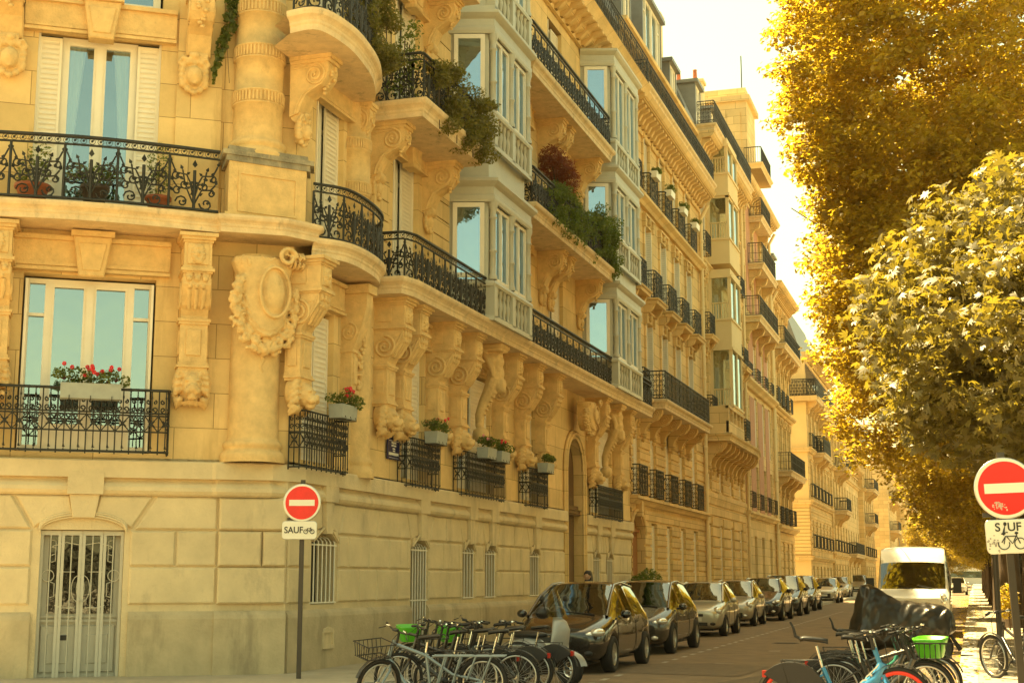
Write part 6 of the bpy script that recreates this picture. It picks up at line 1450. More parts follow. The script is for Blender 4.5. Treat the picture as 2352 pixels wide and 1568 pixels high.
# covered scooter
TARP=mat('black_waxed_cover',(.02,.017,.013),.36,var=.4,scale=3,spec=.7)
s=thing('covered_scooter','large scooter under a creased black cover, in front of the white van','scooter',(-1.42,30.2,gz(30)),PI+.12)
m=MB(); N=44; vs=[]; rr_=random.Random(9)
xs=[-1.05,-.98,-.85,-.6,-.3,0,.2,.42,.6,.74,.88,.98,1.03]; hz_=[.78,.98,1.08,1.14,1.15,1.18,1.28,1.42,1.52,1.46,1.12,.8,.55]; lo_=[.62,.52,.46,.42,.34,.26,.24,.2,.16,.14,.14,.2,.3]; ww=[.06,.2,.26,.28,.27,.25,.26,.30,.34,.32,.22,.14,.05]
for i in range(49):
    t=i/48*(len(xs)-1); a=min(int(t),len(xs)-2); f=t-a; f=f*f*(3-2*f) if 0 else f
    L_=lambda q:q[a]*(1-f)+q[a+1]*f
    x,zt,zl,w_=L_(xs),L_(hz_),L_(lo_),L_(ww)
    for k in range(N):
        an=2*PI*k/N; c,s_=math.cos(an),math.sin(an)
        ex=.55; y=w_*math.copysign(abs(c)**.8,c)*(1+.25*(s_<0)*abs(s_)); z=(zt+zl)/2+(zt-zl)/2*math.copysign(abs(s_)**.75,s_)
        nz=noise.noise(Vector((x*2.2,y*5,z*1.6)))*.07+.045*math.sin(19*x+13*z+6*noise.noise(Vector((x*2,0,z*2))))*(.5+.5*(s_<.5))+.02*abs(noise.noise(Vector((x*7,y*9,z*5))))
        vs.append((x+nz*.4,y+math.copysign(nz,c),z+nz*.5))
m.add(vs,[(i*N+k,i*N+(k+1)%N,(i+1)*N+(k+1)%N,(i+1)*N+k) for i in range(48) for k in range(N)],True); m.add(vs,[tuple(range(N)),tuple(range(48*N,49*N))]); cvm=evalmesh(m.mesh('cover',TARP,world=True),[('SUBSURF',dict(levels=1,render_levels=1))],'cover',TARP)
for v in cvm.vertices: v.co+=Vector((0,math.copysign(1,v.co.y),.4))*(noise.noise(v.co*9)*.018+.008*math.sin(v.co.x*24+v.co.z*19+5*noise.noise(v.co*3)))
O('cover',cvm,s,world=True)
for x in (-.72,.72): m=MB(); ring(m,(x,0,.28),.20,.08,28,10); w_=wob('wheel',m,RUBBER,s); m=MB(); m.lathe([(.0,-.03),(.13,-.02),(.13,.02),(0,.03)],(0,0),16); m.v=[(x+p[0],p[2],.28+p[1]) for p in m.v]; O('rim',m.mesh('rim',ALLOY,world=True),w_,world=True)
m=MB(); m.tube([(-.95,.05,.5),(-1.12,.05,.22)],[.03,.05],6); wob('number_plate_holder',m,BLACK,s)
# ================================================================ signs and posts
def noentry(label,x,y,zc,R,rz,plate,pcx,post,plabel):
    T=thing('no_entry_sign',label,'road sign',(x,y,.12),rz)
    Z=zc-.12
    m=MB(); 
    O('post',MB().box(-.035,.035,-.10,-.06,-.0,post-.12).mesh('post',POLE),T)
    def disc(r,v0,v1,mt,nm,par):
        q=[(r*math.cos(2*PI*k/48),Z+r*math.sin(2*PI*k/48)) for k in range(48)]
        return O(nm,MB().poly(q,v0,v1).mesh(nm,mt),par)
    d=disc(R,-.03,.0,SIGNW,'sign_disc',T); rim=MB(); rim.tube([((R)*math.cos(2*PI*k/48),-.012,Z+R*math.sin(2*PI*k/48)) for k in range(48)],.012,6,True); O('rim',rim.mesh('rim',STEEL),d)
    disc(R*.905,.0005,.003,SIGNR,'red_face',d)
    O('white_bar',MB().box(-R*.70,R*.70,.003,.006,Z-R*.165,Z+R*.165).mesh('white_bar',SIGNW),d)
    O('bracket',MB().box(-R*.8,.05,-.06,-.03,Z-R*.95,Z-R*.80).mesh('bracket',POLE),T)
    px,pw,ph,pz=plate; cr=.045
    q=[]
    for cx,cz,a0 in ((pw/2-cr,ph/2-cr,0),(-pw/2+cr,ph/2-cr,PI/2),(-pw/2+cr,-ph/2+cr,PI),(pw/2-cr,-ph/2+cr,1.5*PI)): q+=[(px+cx+cr*math.cos(a0+k*PI/10),Z+pz+cz+cr*math.sin(a0+k*PI/10)) for k in range(6)]
    p=O('sign_plate',MB().poly(q,-.03,0).mesh('sign_plate',SIGNW),T)
    rm=MB(); rm.tube([(a,-.01,b) for a,b in q],.008,5,True); O('rim',rm.mesh('rim',STEEL),p)
    return T,p,px,Z+pz
ang=-YAW
T,p,px,pz=noentry('small red no-entry sign with a SAUF plate, on a dark post at the building corner',-9.93,20.5,2.80,.285,YAW-.02,(-.03,.53,.27,-.425),0,3.16,'')
me=text_mesh('SAUF',.14,LETTER,.002,bold=.002,sx=.92); O('lettering',me,p,(px-.09,.003,pz),rot=(PI/2,0,0))
m=MB(); r=random.Random(3)
for cx in (.10,.20):
    ring_=[(px+cx+.032*math.cos(a),.004,pz-.02+.032*math.sin(a)) for a in [2*PI*k/12 for k in range(12)]]; m.tube(ring_,.006,4,True)
m.tube([(px+.10,.004,pz-.02),(px+.13,.004,pz+.03),(px+.18,.004,pz+.03),(px+.2,.004,pz-.02)],.006,4); m.tube([(px+.12,.004,pz+.03),(px+.155,.004,pz-.02),(px+.18,.004,pz+.045)],.006,4)
O('bicycle_symbol',m.mesh('bicycle_symbol',LETTER),p)
T2,p,px,pz=noentry('large red no-entry sign with scuffed SAUF plate and bicycle symbol at the right edge',.45,15.5,2.53,.30,YAW-.13+.0,(.02,.50,.33,-.485),0,2.9,'')
T2.rotation_euler=(0,math.radians(-2.2),YAW-.1)
me=text_mesh('S  UF',.12,LETTER,.002,bold=.0015); O('lettering',me,p,(px-.03,.003,pz+.09),rot=(PI/2,0,0))
m=MB(); m.tube([(px-.085,.004,pz+.04),(px-.055,.004,pz+.13),(px-.075,.004,pz+.04),(px-.04,.004,pz+.04)],.007,4); m.ball((px-.06,.004,pz+.125),(.018,.003,.02),7,5)
c1,c2=px-.085,px+.075
for cx,a0,a1 in ((c1,PI*.1,-PI*1.1),(c2,0,2*PI)): m.tube([(cx+.055*math.cos(a0+(a1-a0)*k/20),.004,pz-.075+.055*math.sin(a0+(a1-a0)*k/20)) for k in range(21)],.0055,4)
for seg in ([(c1,-.075),(c1+.02,.0),(c2-.03,.0),(c2,-.075)],[(c1+.03,.0),(px,-.075),(c2-.035,.0)],[(c1+.01,.012),(c1-.02,.03)],[(c2-.03,.0),(c2-.03,.03)],[(c1+.02,.0),(c1-.02,-.06)]): m.tube([(x,.004,pz+z) for x,z in seg],.006,4)
m.ball((c1+.005,.005,pz+.03),(.02,.003,.013),7,5); m.ball((c2-.03,.005,pz+.03),(.02,.003,.013),7,5)
O('bicycle_symbol',m.mesh('bicycle_symbol',LETTER),p)
m=MB()
for k in range(26): a=r.uniform(0,1.6); m.box(px-.24+r.uniform(0,.13),px-.235+r.uniform(0,.13),.0015,.004,0,0) if 0 else m.obox((px-.19+r.gauss(0,.03),.004,pz-.06+r.gauss(0,.04)),(r.uniform(.003,.010),0,0),(0,.001,0),(0,0,r.uniform(.003,.008)))
O('torn_sticker',m.mesh('torn_sticker',mat('sticker_grey',(.35,.3,.27),.7)),p)
m=MB()
for k in range(40): m.obox((-.08+r.gauss(0,.035),.0045,2.41-.17+r.gauss(0,.025)),(r.uniform(.003,.012),0,0),(0,.001,0),(0,0,r.uniform(.003,.009)))
O('scratches',m.mesh('scratches',mat('scratched_film',(.7,.5,.4),.6)),T2)
pp=thing('post','slim dark brown post behind the large no-entry sign, a bicycle leaning on it','post',(.36,24.6,.12)); O('shaft',MB().tube([(0,0,0),(0,0,2.6)],.045,10,cap=True).mesh('shaft',POLE),pp); O('base_collar',MB().lathe([(.09,0),(.09,.05),(.05,.09)],(0,0),12).mesh('base_collar',POLE),pp)
# street name plate
T=thing('street_name_plate','dark blue enamel street name plate with an arched top, on the stone pier','sign',(X0+.055,CY0+4.43,3.93),PI/2)
pl_=MB(); q=[(-.30,0),(.30,0),(.30,.38),(.22,.38)]+[(.18*math.cos(a),.38+.24*math.sin(a)) for a in [k*PI/10 for k in range(0,11)]]+[(-.22,.38),(-.30,.38)]; O('enamel',pl_.poly(q,-.02,.01).mesh('enamel',BLUEP),T)
m=MB(); r=random.Random(2)
for (x0,x1,z0,z1,n) in ((-.12,.12,.30,.345,7),(-.12,.12,.25,.285,7),(-.06,.07,.19,.225,4),(-.05,.07,.155,.18,4),(-.25,.25,.075,.135,13)):
    for k in range(n): xa=x0+(x1-x0)*k/n; m.box(xa,xa+(x1-x0)/n*.72,.01,.013,z0+r.uniform(0,.01),z1)
m.box(-.24,.24,.01,.013,.03,.036).box(-.26,.26,.01,.013,.36,.367).ball((0,.01,.47),(.05,.004,.08),10,8); O('worn_lettering',m.mesh('worn_lettering',SIGNW),T)
# utility box and bag at the right edge
T=thing('utility_cabinet','pale stone-grey street cabinet cut by the right edge of the frame','cabinet',(.82,18.5,.12),YAW); O('cabinet_body',MB().box(-.02,.9,-.4,0,0,1.12).mesh('cabinet_body',mat('beige_cabinet',(.36,.28,.2),.7,var=.2)),T); O('cabinet_lid',MB().box(-.05,.95,-.43,.03,1.12,1.18).mesh('cabinet_lid',mat('beige_cabinet',(.36,.28,.2),.7,var=.2)),T); O('lock',MB().box(.1,.14,0,.02,.8,.86).mesh('lock',BLACK),T)
m=MB(); r=random.Random(8)
for k in range(9): m.ball((r.uniform(-.16,.16),r.uniform(-.1,.1),.10+r.uniform(-.03,.05)),(r.uniform(.08,.13),.1,r.uniform(.07,.12)),8,6)
bag=sculpt(m,mat('crumpled_pale_plastic',(.6,.56,.48),.5),'bag',.02,1)
for v in bag.vertices: v.co+=v.co.normalized()*noise.noise(v.co*14)*.02
tag(O('plastic_bag',bag,None,(.08,16.9,.12),world=True),'crumpled pale plastic bag on the pavement at the foot of the right sign post','bag')
# ================================================================ flowers, pots and balcony greenery
import numpy as np
def leaves_np(centers,normals,size,rng,leaflets=1,aspect=.5,spread=1.0,jit=.3):
    """leaf mesh arrays: every leaf is a folded rhombus (or a fan of leaflets) around its centre"""
    n=len(centers); N=normals+rng.normal(0,jit,(n,3)); N/=np.linalg.norm(N,axis=1)[:,None]
    A=rng.normal(0,1,(n,3)); A-=N*np.sum(A*N,axis=1)[:,None]; A/=np.linalg.norm(A,axis=1)[:,None]; Bv=np.cross(N,A)
    S=size*rng.uniform(.65,1.25,n)[:,None]
    if leaflets==1:
        P=np.stack([centers-A*S*.5,centers+Bv*S*aspect*.5+N*S*.08,centers+A*S*.5-N*S*.08,centers-Bv*S*aspect*.5+N*S*.08],1).reshape(-1,3)
        F=np.arange(4*n).reshape(n,4); return P,F
    V=[centers[:,None,:]]; F=[]; k=leaflets
    angs=np.linspace(-1.25,1.25,k)*spread; ln=1-.35*np.abs(angs)/1.6
    for a,l in zip(angs,ln):
        D=A*np.cos(a)+Bv*np.sin(a); E=np.cross(N,D)
        V.append(np.stack([centers+D*S*.55*l+E*S*.16*l+N*S*.04,centers+D*S*l-N*S*.14,centers+D*S*.55*l-E*S*.16*l+N*S*.04],1))
    V=np.concatenate(V,1); m=V.shape[1]; base=np.arange(n)[:,None]*m
    F=np.concatenate([base+np.array([[0,1+3*i,2+3*i,3+3*i]]) for i in range(k)],0)
    return V.reshape(-1,3),F
def np_mesh(name,P,F,m):
    me=bpy.data.meshes.new(name); me.vertices.add(len(P)); me.vertices.foreach_set('co',P.astype(np.float32).ravel())
    me.loops.add(F.size); me.loops.foreach_set('vertex_index',F.astype(np.int32).ravel()); me.polygons.add(len(F)); me.polygons.foreach_set('loop_start',np.arange(0,F.size,4,dtype=np.int32)); me.polygons.foreach_set('loop_total',np.full(len(F),4,dtype=np.int32))
    me.materials.append(m); me.update(); me.validate(); return me
def bush(name,blobs,n,size,m,seed=1,leaflets=1,aspect=.5,jit=.8,shell=.5):
    rng=np.random.default_rng(seed); vol=np.array([b[3]*b[4]*b[5] for b in blobs]); idx=rng.choice(len(blobs),n,p=vol/vol.sum()); B=np.array(blobs)[idx]
    D=rng.normal(0,1,(n,3)); D/=np.linalg.norm(D,axis=1)[:,None]; r=rng.uniform(shell,1.0,n)**.7; C=B[:,:3]+D*B[:,3:6]*r[:,None]
    Nn=D*.6+np.array([0,0,.8]); P,F=leaves_np(C,Nn,size,rng,leaflets,aspect,1,jit); return np_mesh(name,P,F,m)
def flowerbox(label,loc,rz,L,seed,flowers=PETAL,nf=9,group='flower boxes on the window railings',leafy=1.0,brk=True,potm=None):
    T=thing('flower_box',label,'flower box',loc,rz,group); m=MB()
    m.side([(-.12,0),(.12,0),(.14,.24),(-.14,.24)],-L/2,L/2); m.side([(-.12,.23),(.12,.23),(.12,.24),(-.12,.24)],-L/2+.02,L/2-.02); O('trough',m.mesh('trough',potm or GREYPOT),T)
    if brk:
        b_=MB(); 
        for x in (-L*.35,0,L*.35): b_.tube([(x,.14,.04),(x,.16,-.02),(x,-.15,-.02),(x,-.17,.15)],.008,5)
        O('hanger',b_.mesh('hanger',IRON),T)
    r=random.Random(seed); bl=[]
    for k in range(int(6*L/.6)+3): bl.append((r.uniform(-L/2-.05,L/2+.05),r.uniform(-.10,.16),.30+r.uniform(-.02,.13)*leafy,r.uniform(.08,.14),.11,r.uniform(.06,.12)))
    me=bush('foliage',[(b[0],-b[1],b[2],b[3],b[4],b[5]) for b in bl],int(520*L*leafy)+160,.055,LEAF_P,seed,1,.8); O('foliage',me,T)
    st=MB(); pt=MB()
    for k in range(nf):
        x,y,z=r.uniform(-L/2,L/2),r.uniform(-.05,.2),.42+r.uniform(-.05,.12); st.tube([(x*.9,0,.25),(x,y,z)],.004,4)
        for q in range(7): a=2*PI*q/7; pt.ball((x+.02*math.cos(a),y+.012*math.sin(a*2),z+.02*math.sin(a)),.017,5,4)
    if nf: O('stems',st.mesh('stems',LEAF_P),T); O('flowers',pt.mesh('flowers',flowers),T)
    return T
def W(face,s,v,z): q=face(s,v,z); return (X0+q[1],CY0+q[0],z)      # corner building face position -> world
flowerbox('long grey flower box of red geraniums on the wide window railing left of the column',W(FA,-3.21,.42,4.42),PI/2+FA.rz,.92,1,nf=14)
flowerbox('grey flower box of bright red geraniums on the first street-side railing, nearest the corner',W(FC,1.15,.45,4.36),PI/2,.62,2,nf=12)
flowerbox('grey flower box with few red blooms, just right of the blue street name plate',W(FC,5.75,.45,4.34),PI/2,.62,3,nf=4)
flowerbox('grey flower box of pink blooms, left of the pair on the wide third railing',W(FC,9.0,.45,4.30),PI/2,.62,4,flowers=PETALP,nf=8)
flowerbox('grey flower box, right of the pair on the wide third railing',W(FC,10.0,.45,4.30),PI/2,.62,5,nf=4)
flowerbox('leafy grey flower box without blooms on the railing left of the arched entrance',W(FC,13.75,.45,4.32),PI/2,.62,6,nf=0)
for i,s in enumerate(b2u[1:]): flowerbox(['small white flower box on the top floor railing nearest the grey oriel','small white flower box on the top floor railing, second from the oriel','small white flower box on the top floor railing, third from the oriel','small white flower box on the top floor railing next to the downpipe'][i],(X0+.38,46.9+s-.1,gz(50)+15.95),PI/2,.75,20+i,nf=0,group='flower boxes on the top floor of the second building',potm=SIGNW,brk=False)
def pot(label,loc,pm,h,r,blobs,n,size,lm,seed,stem=None,nm='potted_plant'):
    T=thing(nm,label,'potted plant',loc,0,'potted plants on the curved balcony' if nm=='potted_plant' and loc[2]<9 and loc[2]>7 else None) ; m=MB().lathe([(r*.68,0),(r*.95,h*.8),(r*1.08,h*.8),(r*1.08,h),(r*.95,h),(r*.9,h*.9),(0,h*.9)],(0,0),20); m.lathe([(0,0),(r*.68,0)],(0,0),20); O('pot',m.mesh('pot',pm),T)
    O('foliage',bush('foliage',blobs,n,size,lm,seed),T)
    if stem: sm=MB(); [sm.tube(q,.012,5) for q in stem]; O('stems',sm.mesh('stems',BARK),T)
    return T
pot('wide terracotta pot of trailing plants behind the left end of the curved railing',W(FA,-4.25,.42,7.5),TERRA,.32,.26,[(0,0,.55,.3,.25,.25),(.1,0,.8,.2,.2,.25),(-.2,.1,.5,.2,.2,.2)],420,.07,LEAF_P,31)
pot('dark glazed pot with a leafy shrub at the middle of the curved balcony',W(FA,-3.3,.45,7.5),DARKPOT,.36,.22,[(0,0,.55,.35,.3,.18),(.2,.1,.62,.25,.2,.15),(-.25,-.1,.6,.22,.2,.15)],520,.075,LEAF_P,32)
pot('terracotta pot with a tall thin bush near the right end of the curved railing',W(FA,-2.3,.40,7.5),TERRA,.28,.20,[(0,0,.5,.2,.2,.3),(0,0,.85,.22,.2,.3),(.05,0,1.05,.15,.12,.2)],520,.055,LEAF_P,33,stem=[[(0,0,.2),(0,0,.9)]])
def hedge(label,face,s0,s1,v,z0,z1,n,lm,seed,th=.25,size=.06,cat='shrub',nm='balcony_hedge',bulge=.1,group='hedges and shrubs on the corner building balconies'):
    r=random.Random(seed); L=s1-s0; p=W(face,(s0+s1)/2,v,z0); bl=[]
    for k in range(int(L*14)): bl.append((r.uniform(-L/2,L/2),r.uniform(-.05,.08),r.uniform(.05,z1-z0),r.uniform(.12,.26),th*r.uniform(.7,1.2),r.uniform(.12,.26)))
    me=bush('foliage',bl,n,size,lm,seed,jit=1.0,shell=.3); T=thing(nm,label,cat,p,PI/2+face.rz,group); O('foliage',me,T); sm=MB()
    for k in range(6): x=L*(k+.5)/6-L/2; sm.tube([(x,0,0),(x+r.uniform(-.1,.1),0,(z1-z0)*.7)],.01,4)
    O('stems',sm.mesh('stems',BARK),T); return T
hedge('brown-green clipped hedge spilling over the upper curved balcony rail',FC,.6,2.2,.88,10.8,12.2,9000,LEAF_H,41,th=.38,size=.075)
hedge('thick clipped hedge hanging over the small second-floor balcony railing before the grey oriel',FC,3.6,6.6,1.18,10.35,11.75,14000,LEAF_H,42,th=.40,size=.075)
hedge('wispy light green shrub on the near end of the small second-floor balcony',FC,3.05,3.6,.7,10.75,12.5,650,LEAF_P,43,th=.35,size=.10)
hedge('green bushes along the railing of the long second-floor balcony between the oriels',FC,12.3,19.4,.92,10.5,11.85,13000,LEAF_P,44,th=.34,size=.09)
hedge('dense dark green shrub at the far end of the long second-floor balcony',FC,17.2,19.5,1.0,10.9,12.2,3200,LEAF_P,45,th=.36,size=.09)
T=thing('ornamental_tree','small copper-red ornamental maple rising above the long second-floor balcony','small tree',W(FC,14.1,.7,10.7)); O('crown',bush('crown',[(0,0,1.75,.5,.8,.35),(.1,.5,1.6,.4,.6,.3),(0,-.5,1.9,.35,.5,.3),(0,.9,1.35,.3,.5,.2)],1500,.11,LEAF_R,46,3,.5),T)
m=MB(); m.tube([(0,0,0),(.03,.05,.8),(0,0,1.6)],.025,6); m.tube([(.03,.05,.8),(.1,.5,1.5)],.015,5); m.tube([(.02,.02,.9),(0,-.5,1.7)],.015,5); O('trunk',m.mesh('trunk',BARK,world=True),T,world=True)
# hanging ivy by the fluted column
r=random.Random(5); bl=[]
for k in range(40): t=k/40; bl.append((-.02+.16*r.uniform(-1,1)*(1-t)+.12*math.sin(t*5)-.1*t,0,-2.0*t,.10*(1-t*.7),.08,.08))
T=thing('hanging_ivy','green ivy trailing down the wall left of the ringed column','ivy',W(FA,-1.22,.22,11.9),PI/2+FA.rz); O('foliage',bush('foliage',bl,620,.095,LEAF_P,47,1,.9),T)
m=MB(); m.tube([(0,.02,.3),(.05,.02,-.5),(-.05,.02,-1.2),(.02,.02,-2.0)],.006,4); O('stems',m.mesh('stems',BARK),T)
# shrub in a planter before the low wall past the entrance
T=thing('potted_shrub','leafy green shrub in a planter on the pavement beyond the arched entrance','potted plant',(X0+.75,CY0+23.6,gz(45)+.12)); m=MB(); m.lathe([(.28,0),(.34,.55),(.36,.55),(.3,.5),(0,.5)],(0,0),18); O('pot',m.mesh('pot',TERRA),T)
O('foliage',bush('foliage',[(0,0,1.1,.55,.75,.5),(.1,.5,1.3,.45,.55,.5),(0,-.5,1.0,.4,.5,.4)],2600,.11,LEAF_P,48),T)
# person walking behind the cars: only the head shows
def person(label,loc,rz,coat,hair,h=1.72):
    T=thing('person',label,'person',loc,rz); k=h/1.75; me=bpy.data.meshes.new('body'); J=dict(pel=(0,0,.95),ch=(0,0,1.28),nk=(0,0,1.48),hd=(0.02,0,1.62),ls=(0,.19,1.42),le=(-.03,.24,1.15),lh=(.08,.24,.92),rs=(0,-.19,1.42),re=(.02,-.24,1.15),rh=(-.06,-.25,.92),lk=(.12,.1,.5),lf=(.05,.1,.06),lt=(.2,.1,.03),rk=(.0,-.1,.5),rf=(-.2,-.1,.1),rt=(-.06,-.1,.03),lp=(0,.1,.9),rp=(0,-.1,.9))
    E_=[('pel','ch'),('ch','nk'),('nk','hd'),('ch','ls'),('ls','le'),('le','lh'),('ch','rs'),('rs','re'),('re','rh'),('pel','lp'),('lp','lk'),('lk','lf'),('lf','lt'),('pel','rp'),('rp','rk'),('rk','rf'),('rf','rt')]
    R_=dict(pel=.15,ch=.16,nk=.06,hd=.10,ls=.07,le=.05,lh=.035,rs=.07,re=.05,rh=.035,lk=.065,lf=.045,lt=.035,rk=.065,rf=.045,rt=.035,lp=.1,rp=.1); ks=list(J)
    me.from_pydata([tuple(c*k for c in J[q]) for q in ks],[(ks.index(a),ks.index(b)) for a,b in E_],[])
    o=bpy.data.objects.new('tmp',me); COL.objects.link(o); md=o.modifiers.new('s','SKIN'); o.modifiers.new('u','SUBSURF').levels=1
    for i,q in enumerate(ks): me.skin_vertices[0].data[i].radius=(R_[q]*k,R_[q]*k)
    me.skin_vertices[0].data[0].use_root=True
    bpy.context.view_layer.update(); r_=bpy.data.meshes.new_from_object(o.evaluated_get(bpy.context.evaluated_depsgraph_get())); bpy.data.objects.remove(o); r_.materials.clear(); r_.materials.append(coat); r_.name='body'
    r_.polygons.foreach_set('use_smooth',[True]*len(r_.polygons)); O('body',r_,T,world=True)
    O('face',MB().ball((.03*k,0,1.63*k),(.085,.075,.115),12,9).ball((.115*k,0,1.62*k),(.02,.015,.02),6,5).ball((.02,.08,1.62*k),(.02,.012,.03),6,5).ball((.02,-.08,1.62*k),(.02,.012,.03),6,5).mesh('face',mat('skin',(.45,.27,.17),.6),world=True),T,world=True)
    O('hair',MB().ball((.0,0,1.67*k),(.105,.09,.10),12,9).ball((-.04,0,1.60*k),(.07,.085,.12),10,8).mesh('hair',hair,world=True),T,world=True); return T
HAIR=mat('dark_hair',(.015,.01,.008),.6)
person('person with short dark hair walking on the left pavement behind the parked cars','x' and (-8.75,33.6,gz(33)+.10),-PI/2,mat('navy_coat',(.02,.025,.05),.8),HAIR,1.68)
# ================================================================ trees
def limbs(mb,p,d,L,r,depth,rng,ends,spread=.6):
    q=p; pts=[p]; rs=[r]; dd=Vector(d).normalized()
    for k in range(4):
        dd=(dd+Vector((rng.uniform(-.16,.16),rng.uniform(-.16,.16),rng.uniform(-.02,.12)))).normalized(); q=q+dd*(L/4); pts.append(q); rs.append(r*(1-.13*(k+1)))
    mb.tube(pts,rs,8 if r>.06 else 5)
    ends.append(q)
    if depth==0: return
    for k in range(3 if depth>1 else 2):
        a=rng.uniform(0,2*PI); s=spread*rng.uniform(.7,1.2); x=dd.orthogonal().normalized(); y=dd.cross(x)
        nd=(dd+(x*math.cos(a)+y*math.sin(a))*s).normalized(); limbs(mb,pts[-1 if k else 3],nd,L*.72,rs[-1]*.72,depth-1,rng,ends,spread)
def crown_pts(rng,n_cl,per,half,zc,hz,boxy,rad,hole_seed,holes=.28,shell=.55):
    C=[]; hs=Vector((hole_seed,hole_seed*.7,1.3))
    while len(C)<n_cl:
        u=rng.uniform(-1,1,3)
        if boxy: 
            f=max(abs(u[0]),abs(u[1])*.98,abs(u[2])*.96)
        else: f=float(np.linalg.norm(u))
        if f>1 or (boxy and u[0]>.28): continue
        if f<shell and rng.random()>.35: continue
        p=np.array([u[0]*half[0]*((1-.14*max(0,-u[2])) if boxy else 1),u[1]*half[1],zc+u[2]*hz])
        nv=noise.noise(Vector(p*.75)+hs)
        if nv<-holes: continue
        if noise.noise(Vector(p*.35)+hs*2)*.35+f>1.06: continue
        C.append((*p,f))
    C=np.array(C); n=len(C)*per; B=np.repeat(C,per,0); D=rng.normal(0,1,(n,3)); D/=np.linalg.norm(D,axis=1)[:,None]
    P=B[:,:3]+D*(rng.uniform(0,1,n)**.5)[:,None]*np.array([rad,rad,rad*.65]); return P,D
def crown(name,seed,half,zc,hz,boxy,ncl,per,rad,size,m,leaflets=1,holes=.28,up=.9,jit=.45,shell=.55,aspect=.75):
    rng=np.random.default_rng(seed); P,D=crown_pts(rng,ncl,per,half,zc,hz,boxy,rad,seed*3.1,holes,shell)
    N=D*.35+np.array([-.15,-.1,up]); V,F=leaves_np(P,N,size,rng,leaflets,aspect,1,jit); return np_mesh(name,V,F,m)
def tree(label,loc,cm,tm,rz=0,group=None,cat='tree',sc=None,name='avenue_tree'):
    T=thing(name,label,cat,loc,rz,group); O('crown',cm,T,world=True); O('trunk',tm,T,world=True)
    if sc: T.scale=sc
    return T
def trunk_mesh(seed,H,r,depth,L,first,lean=(0,0,1)):
    rng=random.Random(seed); mb=MB(); pts=[(0,0,-.2),(0,0,.15),(.03,.02,.8),(.05,.0,H*.6),(0,.03,H)]; mb.tube(pts,[r*1.5,r*1.2,r*1.02,r*.9,r*.8],14); ends=[]
    for k in range(first):
        a=2*PI*k/first+rng.uniform(-.3,.3); limbs(mb,Vector((0,.03,H-.25*k/first)),Vector((math.cos(a)*.8,math.sin(a)*.8,.9)),L,r*.55,depth,rng,ends)
    limbs(mb,Vector((0,.03,H)),Vector((.05,0,1)),L*1.1,r*.6,depth,rng,ends); return mb.mesh('trunk',BARK,world=True)
TA=trunk_mesh(1,4.2,.34,2,3.2,4); TB=trunk_mesh(5,3.6,.30,2,2.6,4)
cA_=crown('crown',11,(4.6,4.0),10.4,5.0,True,2300,76,.40,.115,LEAF_G,1,.22,shell=.66)
cB_=crown('crown',12,(4.8,4.4),9.2,4.9,True,1900,62,.44,.125,LEAF_G,1,.24,shell=.62)
cC_=crown('crown',13,(4.6,4.6),7.9,5.7,False,1400,46,.6,.165,LEAF_Y,1,.36)
GT='clipped avenue trees along the right pavement'
tree('towering clipped avenue tree with golden leaves and a sheer left edge, nearest behind the chestnut',(1.55,29.5,.1),cA_,TA,0,GT)
tree('second clipped avenue tree, just behind the towering nearest one',(1.45,38.0,.15),cB_,TB,1.57,GT)
tree('third clipped avenue tree of the right row, level with the white van',(1.1,46.5,.2),cA_,TA,PI,GT,sc=(.98,1,.94))
k=0; ORD='fourth fifth sixth seventh eighth ninth tenth eleventh twelfth'.split()
for y,cm,tm,rz,s_ in ((55,cC_,TB,.4,1),(63,cB_,TA,3.1,.95),(71.5,cC_,TB,1.3,.92),(81,cC_,TA,4.0,.92),(92,cC_,TB,2.2,.9),(104,cC_,TA,5.2,.9),(118,cC_,TB,.9,.88),(134,cC_,TA,3.3,.9),(152,cC_,TB,1.7,.9)):
    k+=1; tree(ORD[k-1]+' tree of the golden right-hand avenue, counted from the camera',(1.1,y,gz(y)+.1),cm,tm,rz,'distant avenue trees of the right row',sc=(s_,s_,s_))
tree('hazy golden round tree beside the roof of the white van, left of the others',(-2.6,168,.6),cC_,TB,.6,None,sc=(1.0,1,.72))
tree('hazy golden tree closing the end of the street behind the van',(-6.5,222,.8),cC_,TB,2.6,None,sc=(1.3,1.3,1.0))
# horse chestnut in the foreground right
cN=crown('crown',21,(4.3,3.6),4.85,2.45,False,2100,26,.36,.122,LEAF_C,5,.34,.7,.65,.6)
TN=trunk_mesh(9,2.6,.26,2,2.4,5)
tree('horse chestnut with big broad leaves, in front of the clipped trees at the right edge',(2.72,20.3,.1),cN,TN,.5,None,name='chestnut_tree')
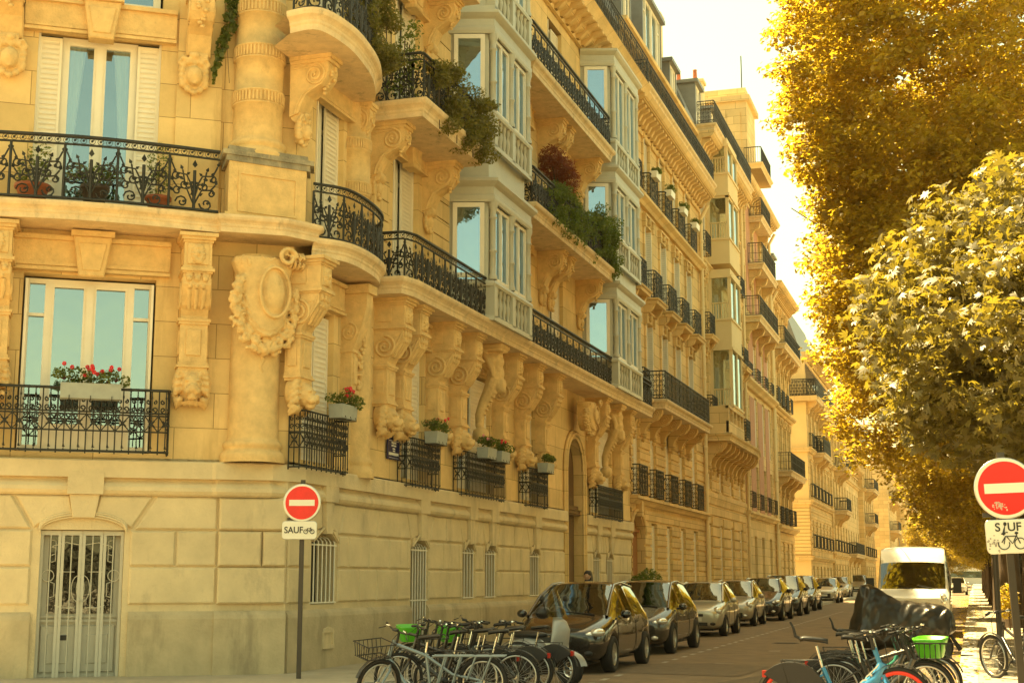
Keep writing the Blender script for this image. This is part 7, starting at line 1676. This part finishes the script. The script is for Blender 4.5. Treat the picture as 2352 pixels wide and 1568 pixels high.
# dark fence and clipped hedge behind the trunks
T=thing('garden_fence','tall dark brown garden fence running behind the right row of trunks','fence',(2.3,24,.1),PI/2); m=MB(); L=130
for k in range(300): m.box(k*.43,k*.43+.03,-.02,.02,0,2.3+.5/100*k*0)
for z in (.2,1.9): m.box(0,L,-.03,.03,z,z+.06)
fb=m; O('railings',fb.mesh('railings',POLE),T); rng=np.random.default_rng(77); n=26000
P=np.stack([rng.uniform(0,L,n)**1.0,rng.uniform(.1,.7,n),rng.uniform(.1,2.5,n)],1); V,F=leaves_np(P,np.tile([0.,-.6,.5],(n,1)),.2,rng,1,.8,1,.7); tag(O('hedge',np_mesh('hedge',V,F,mat('dark_hedge_leaf',(.045,.035,.012),.7)),None,(2.3,24,.1),rz=PI/2),'dark clipped hedge growing behind the garden fence','hedge')
T=thing('sapling','small bright yellow-green shoot growing at the foot of a trunk beside the pavement','shrub',(.95,44.5,.2)); O('foliage',bush('foliage',[(0,0,.9,.3,.3,.45),(-.1,0,.6,.25,.3,.3)],500,.12,LEAF_Y,61),T); m=MB(); m.tube([(0,0,0),(0,0,1.1)],.02,5); O('stems',m.mesh('stems',BARK,world=True),T,world=True)
T=thing('office_building','pale modern block glimpsed between the trees at the far end','building',(-9,260,.9)); 
m=MB(); m.box(0,16,-10,0,0,17); ob_=O('wall',m.mesh('wall',mat('pale_concrete',(.6,.58,.52),.8)),T); m=MB()
for z in range(8): m.box(.3,15.7,.0,.05,1.2+z*2,2.3+z*2)
O('window_band',m.mesh('window_band',GLASS),T)

# ---------------------------------------------------------------- sunlit dusty air over the whole street
hz=bpy.data.materials.new('warm_air'); hz.use_nodes=True; t=hz.node_tree; t.nodes.remove(t.nodes['Principled BSDF'])
pv=t.nodes.new('ShaderNodeVolumePrincipled'); pv.inputs['Color'].default_value=(1,.86,.62,1); pv.inputs['Density'].default_value=.00012; pv.inputs['Anisotropy'].default_value=.35
t.links.new(pv.outputs[0],t.nodes['Material Output'].inputs['Volume'])
ha=O('haze',MB().box(-75,75,-40,430,-6,36).mesh('haze',hz,world=True),world=True); ha['kind']='stuff'
scene.cycles.volume_step_rate=4; scene.cycles.volume_max_steps=64

# fallen leaves in the gutter and on the right pavement
rng=np.random.default_rng(5); n=1700
x=np.concatenate([KR+rng.normal(-.1,.25,n//2),rng.uniform(KR,2.2,n-n//2)]); y=rng.uniform(14,110,n)**1.0; z=np.where(x>KR,.126,-.012)+np.maximum(0,(y-22)*GS)+.004
V,F=leaves_np(np.stack([x,y,z],1),np.tile([0.,0,1],(n,1)),.10,rng,1,.75,1,.12)
fl=O('fallen_leaves',np_mesh('fallen_leaves',V,F,LEAF_Y),world=True); fl['kind']='stuff'
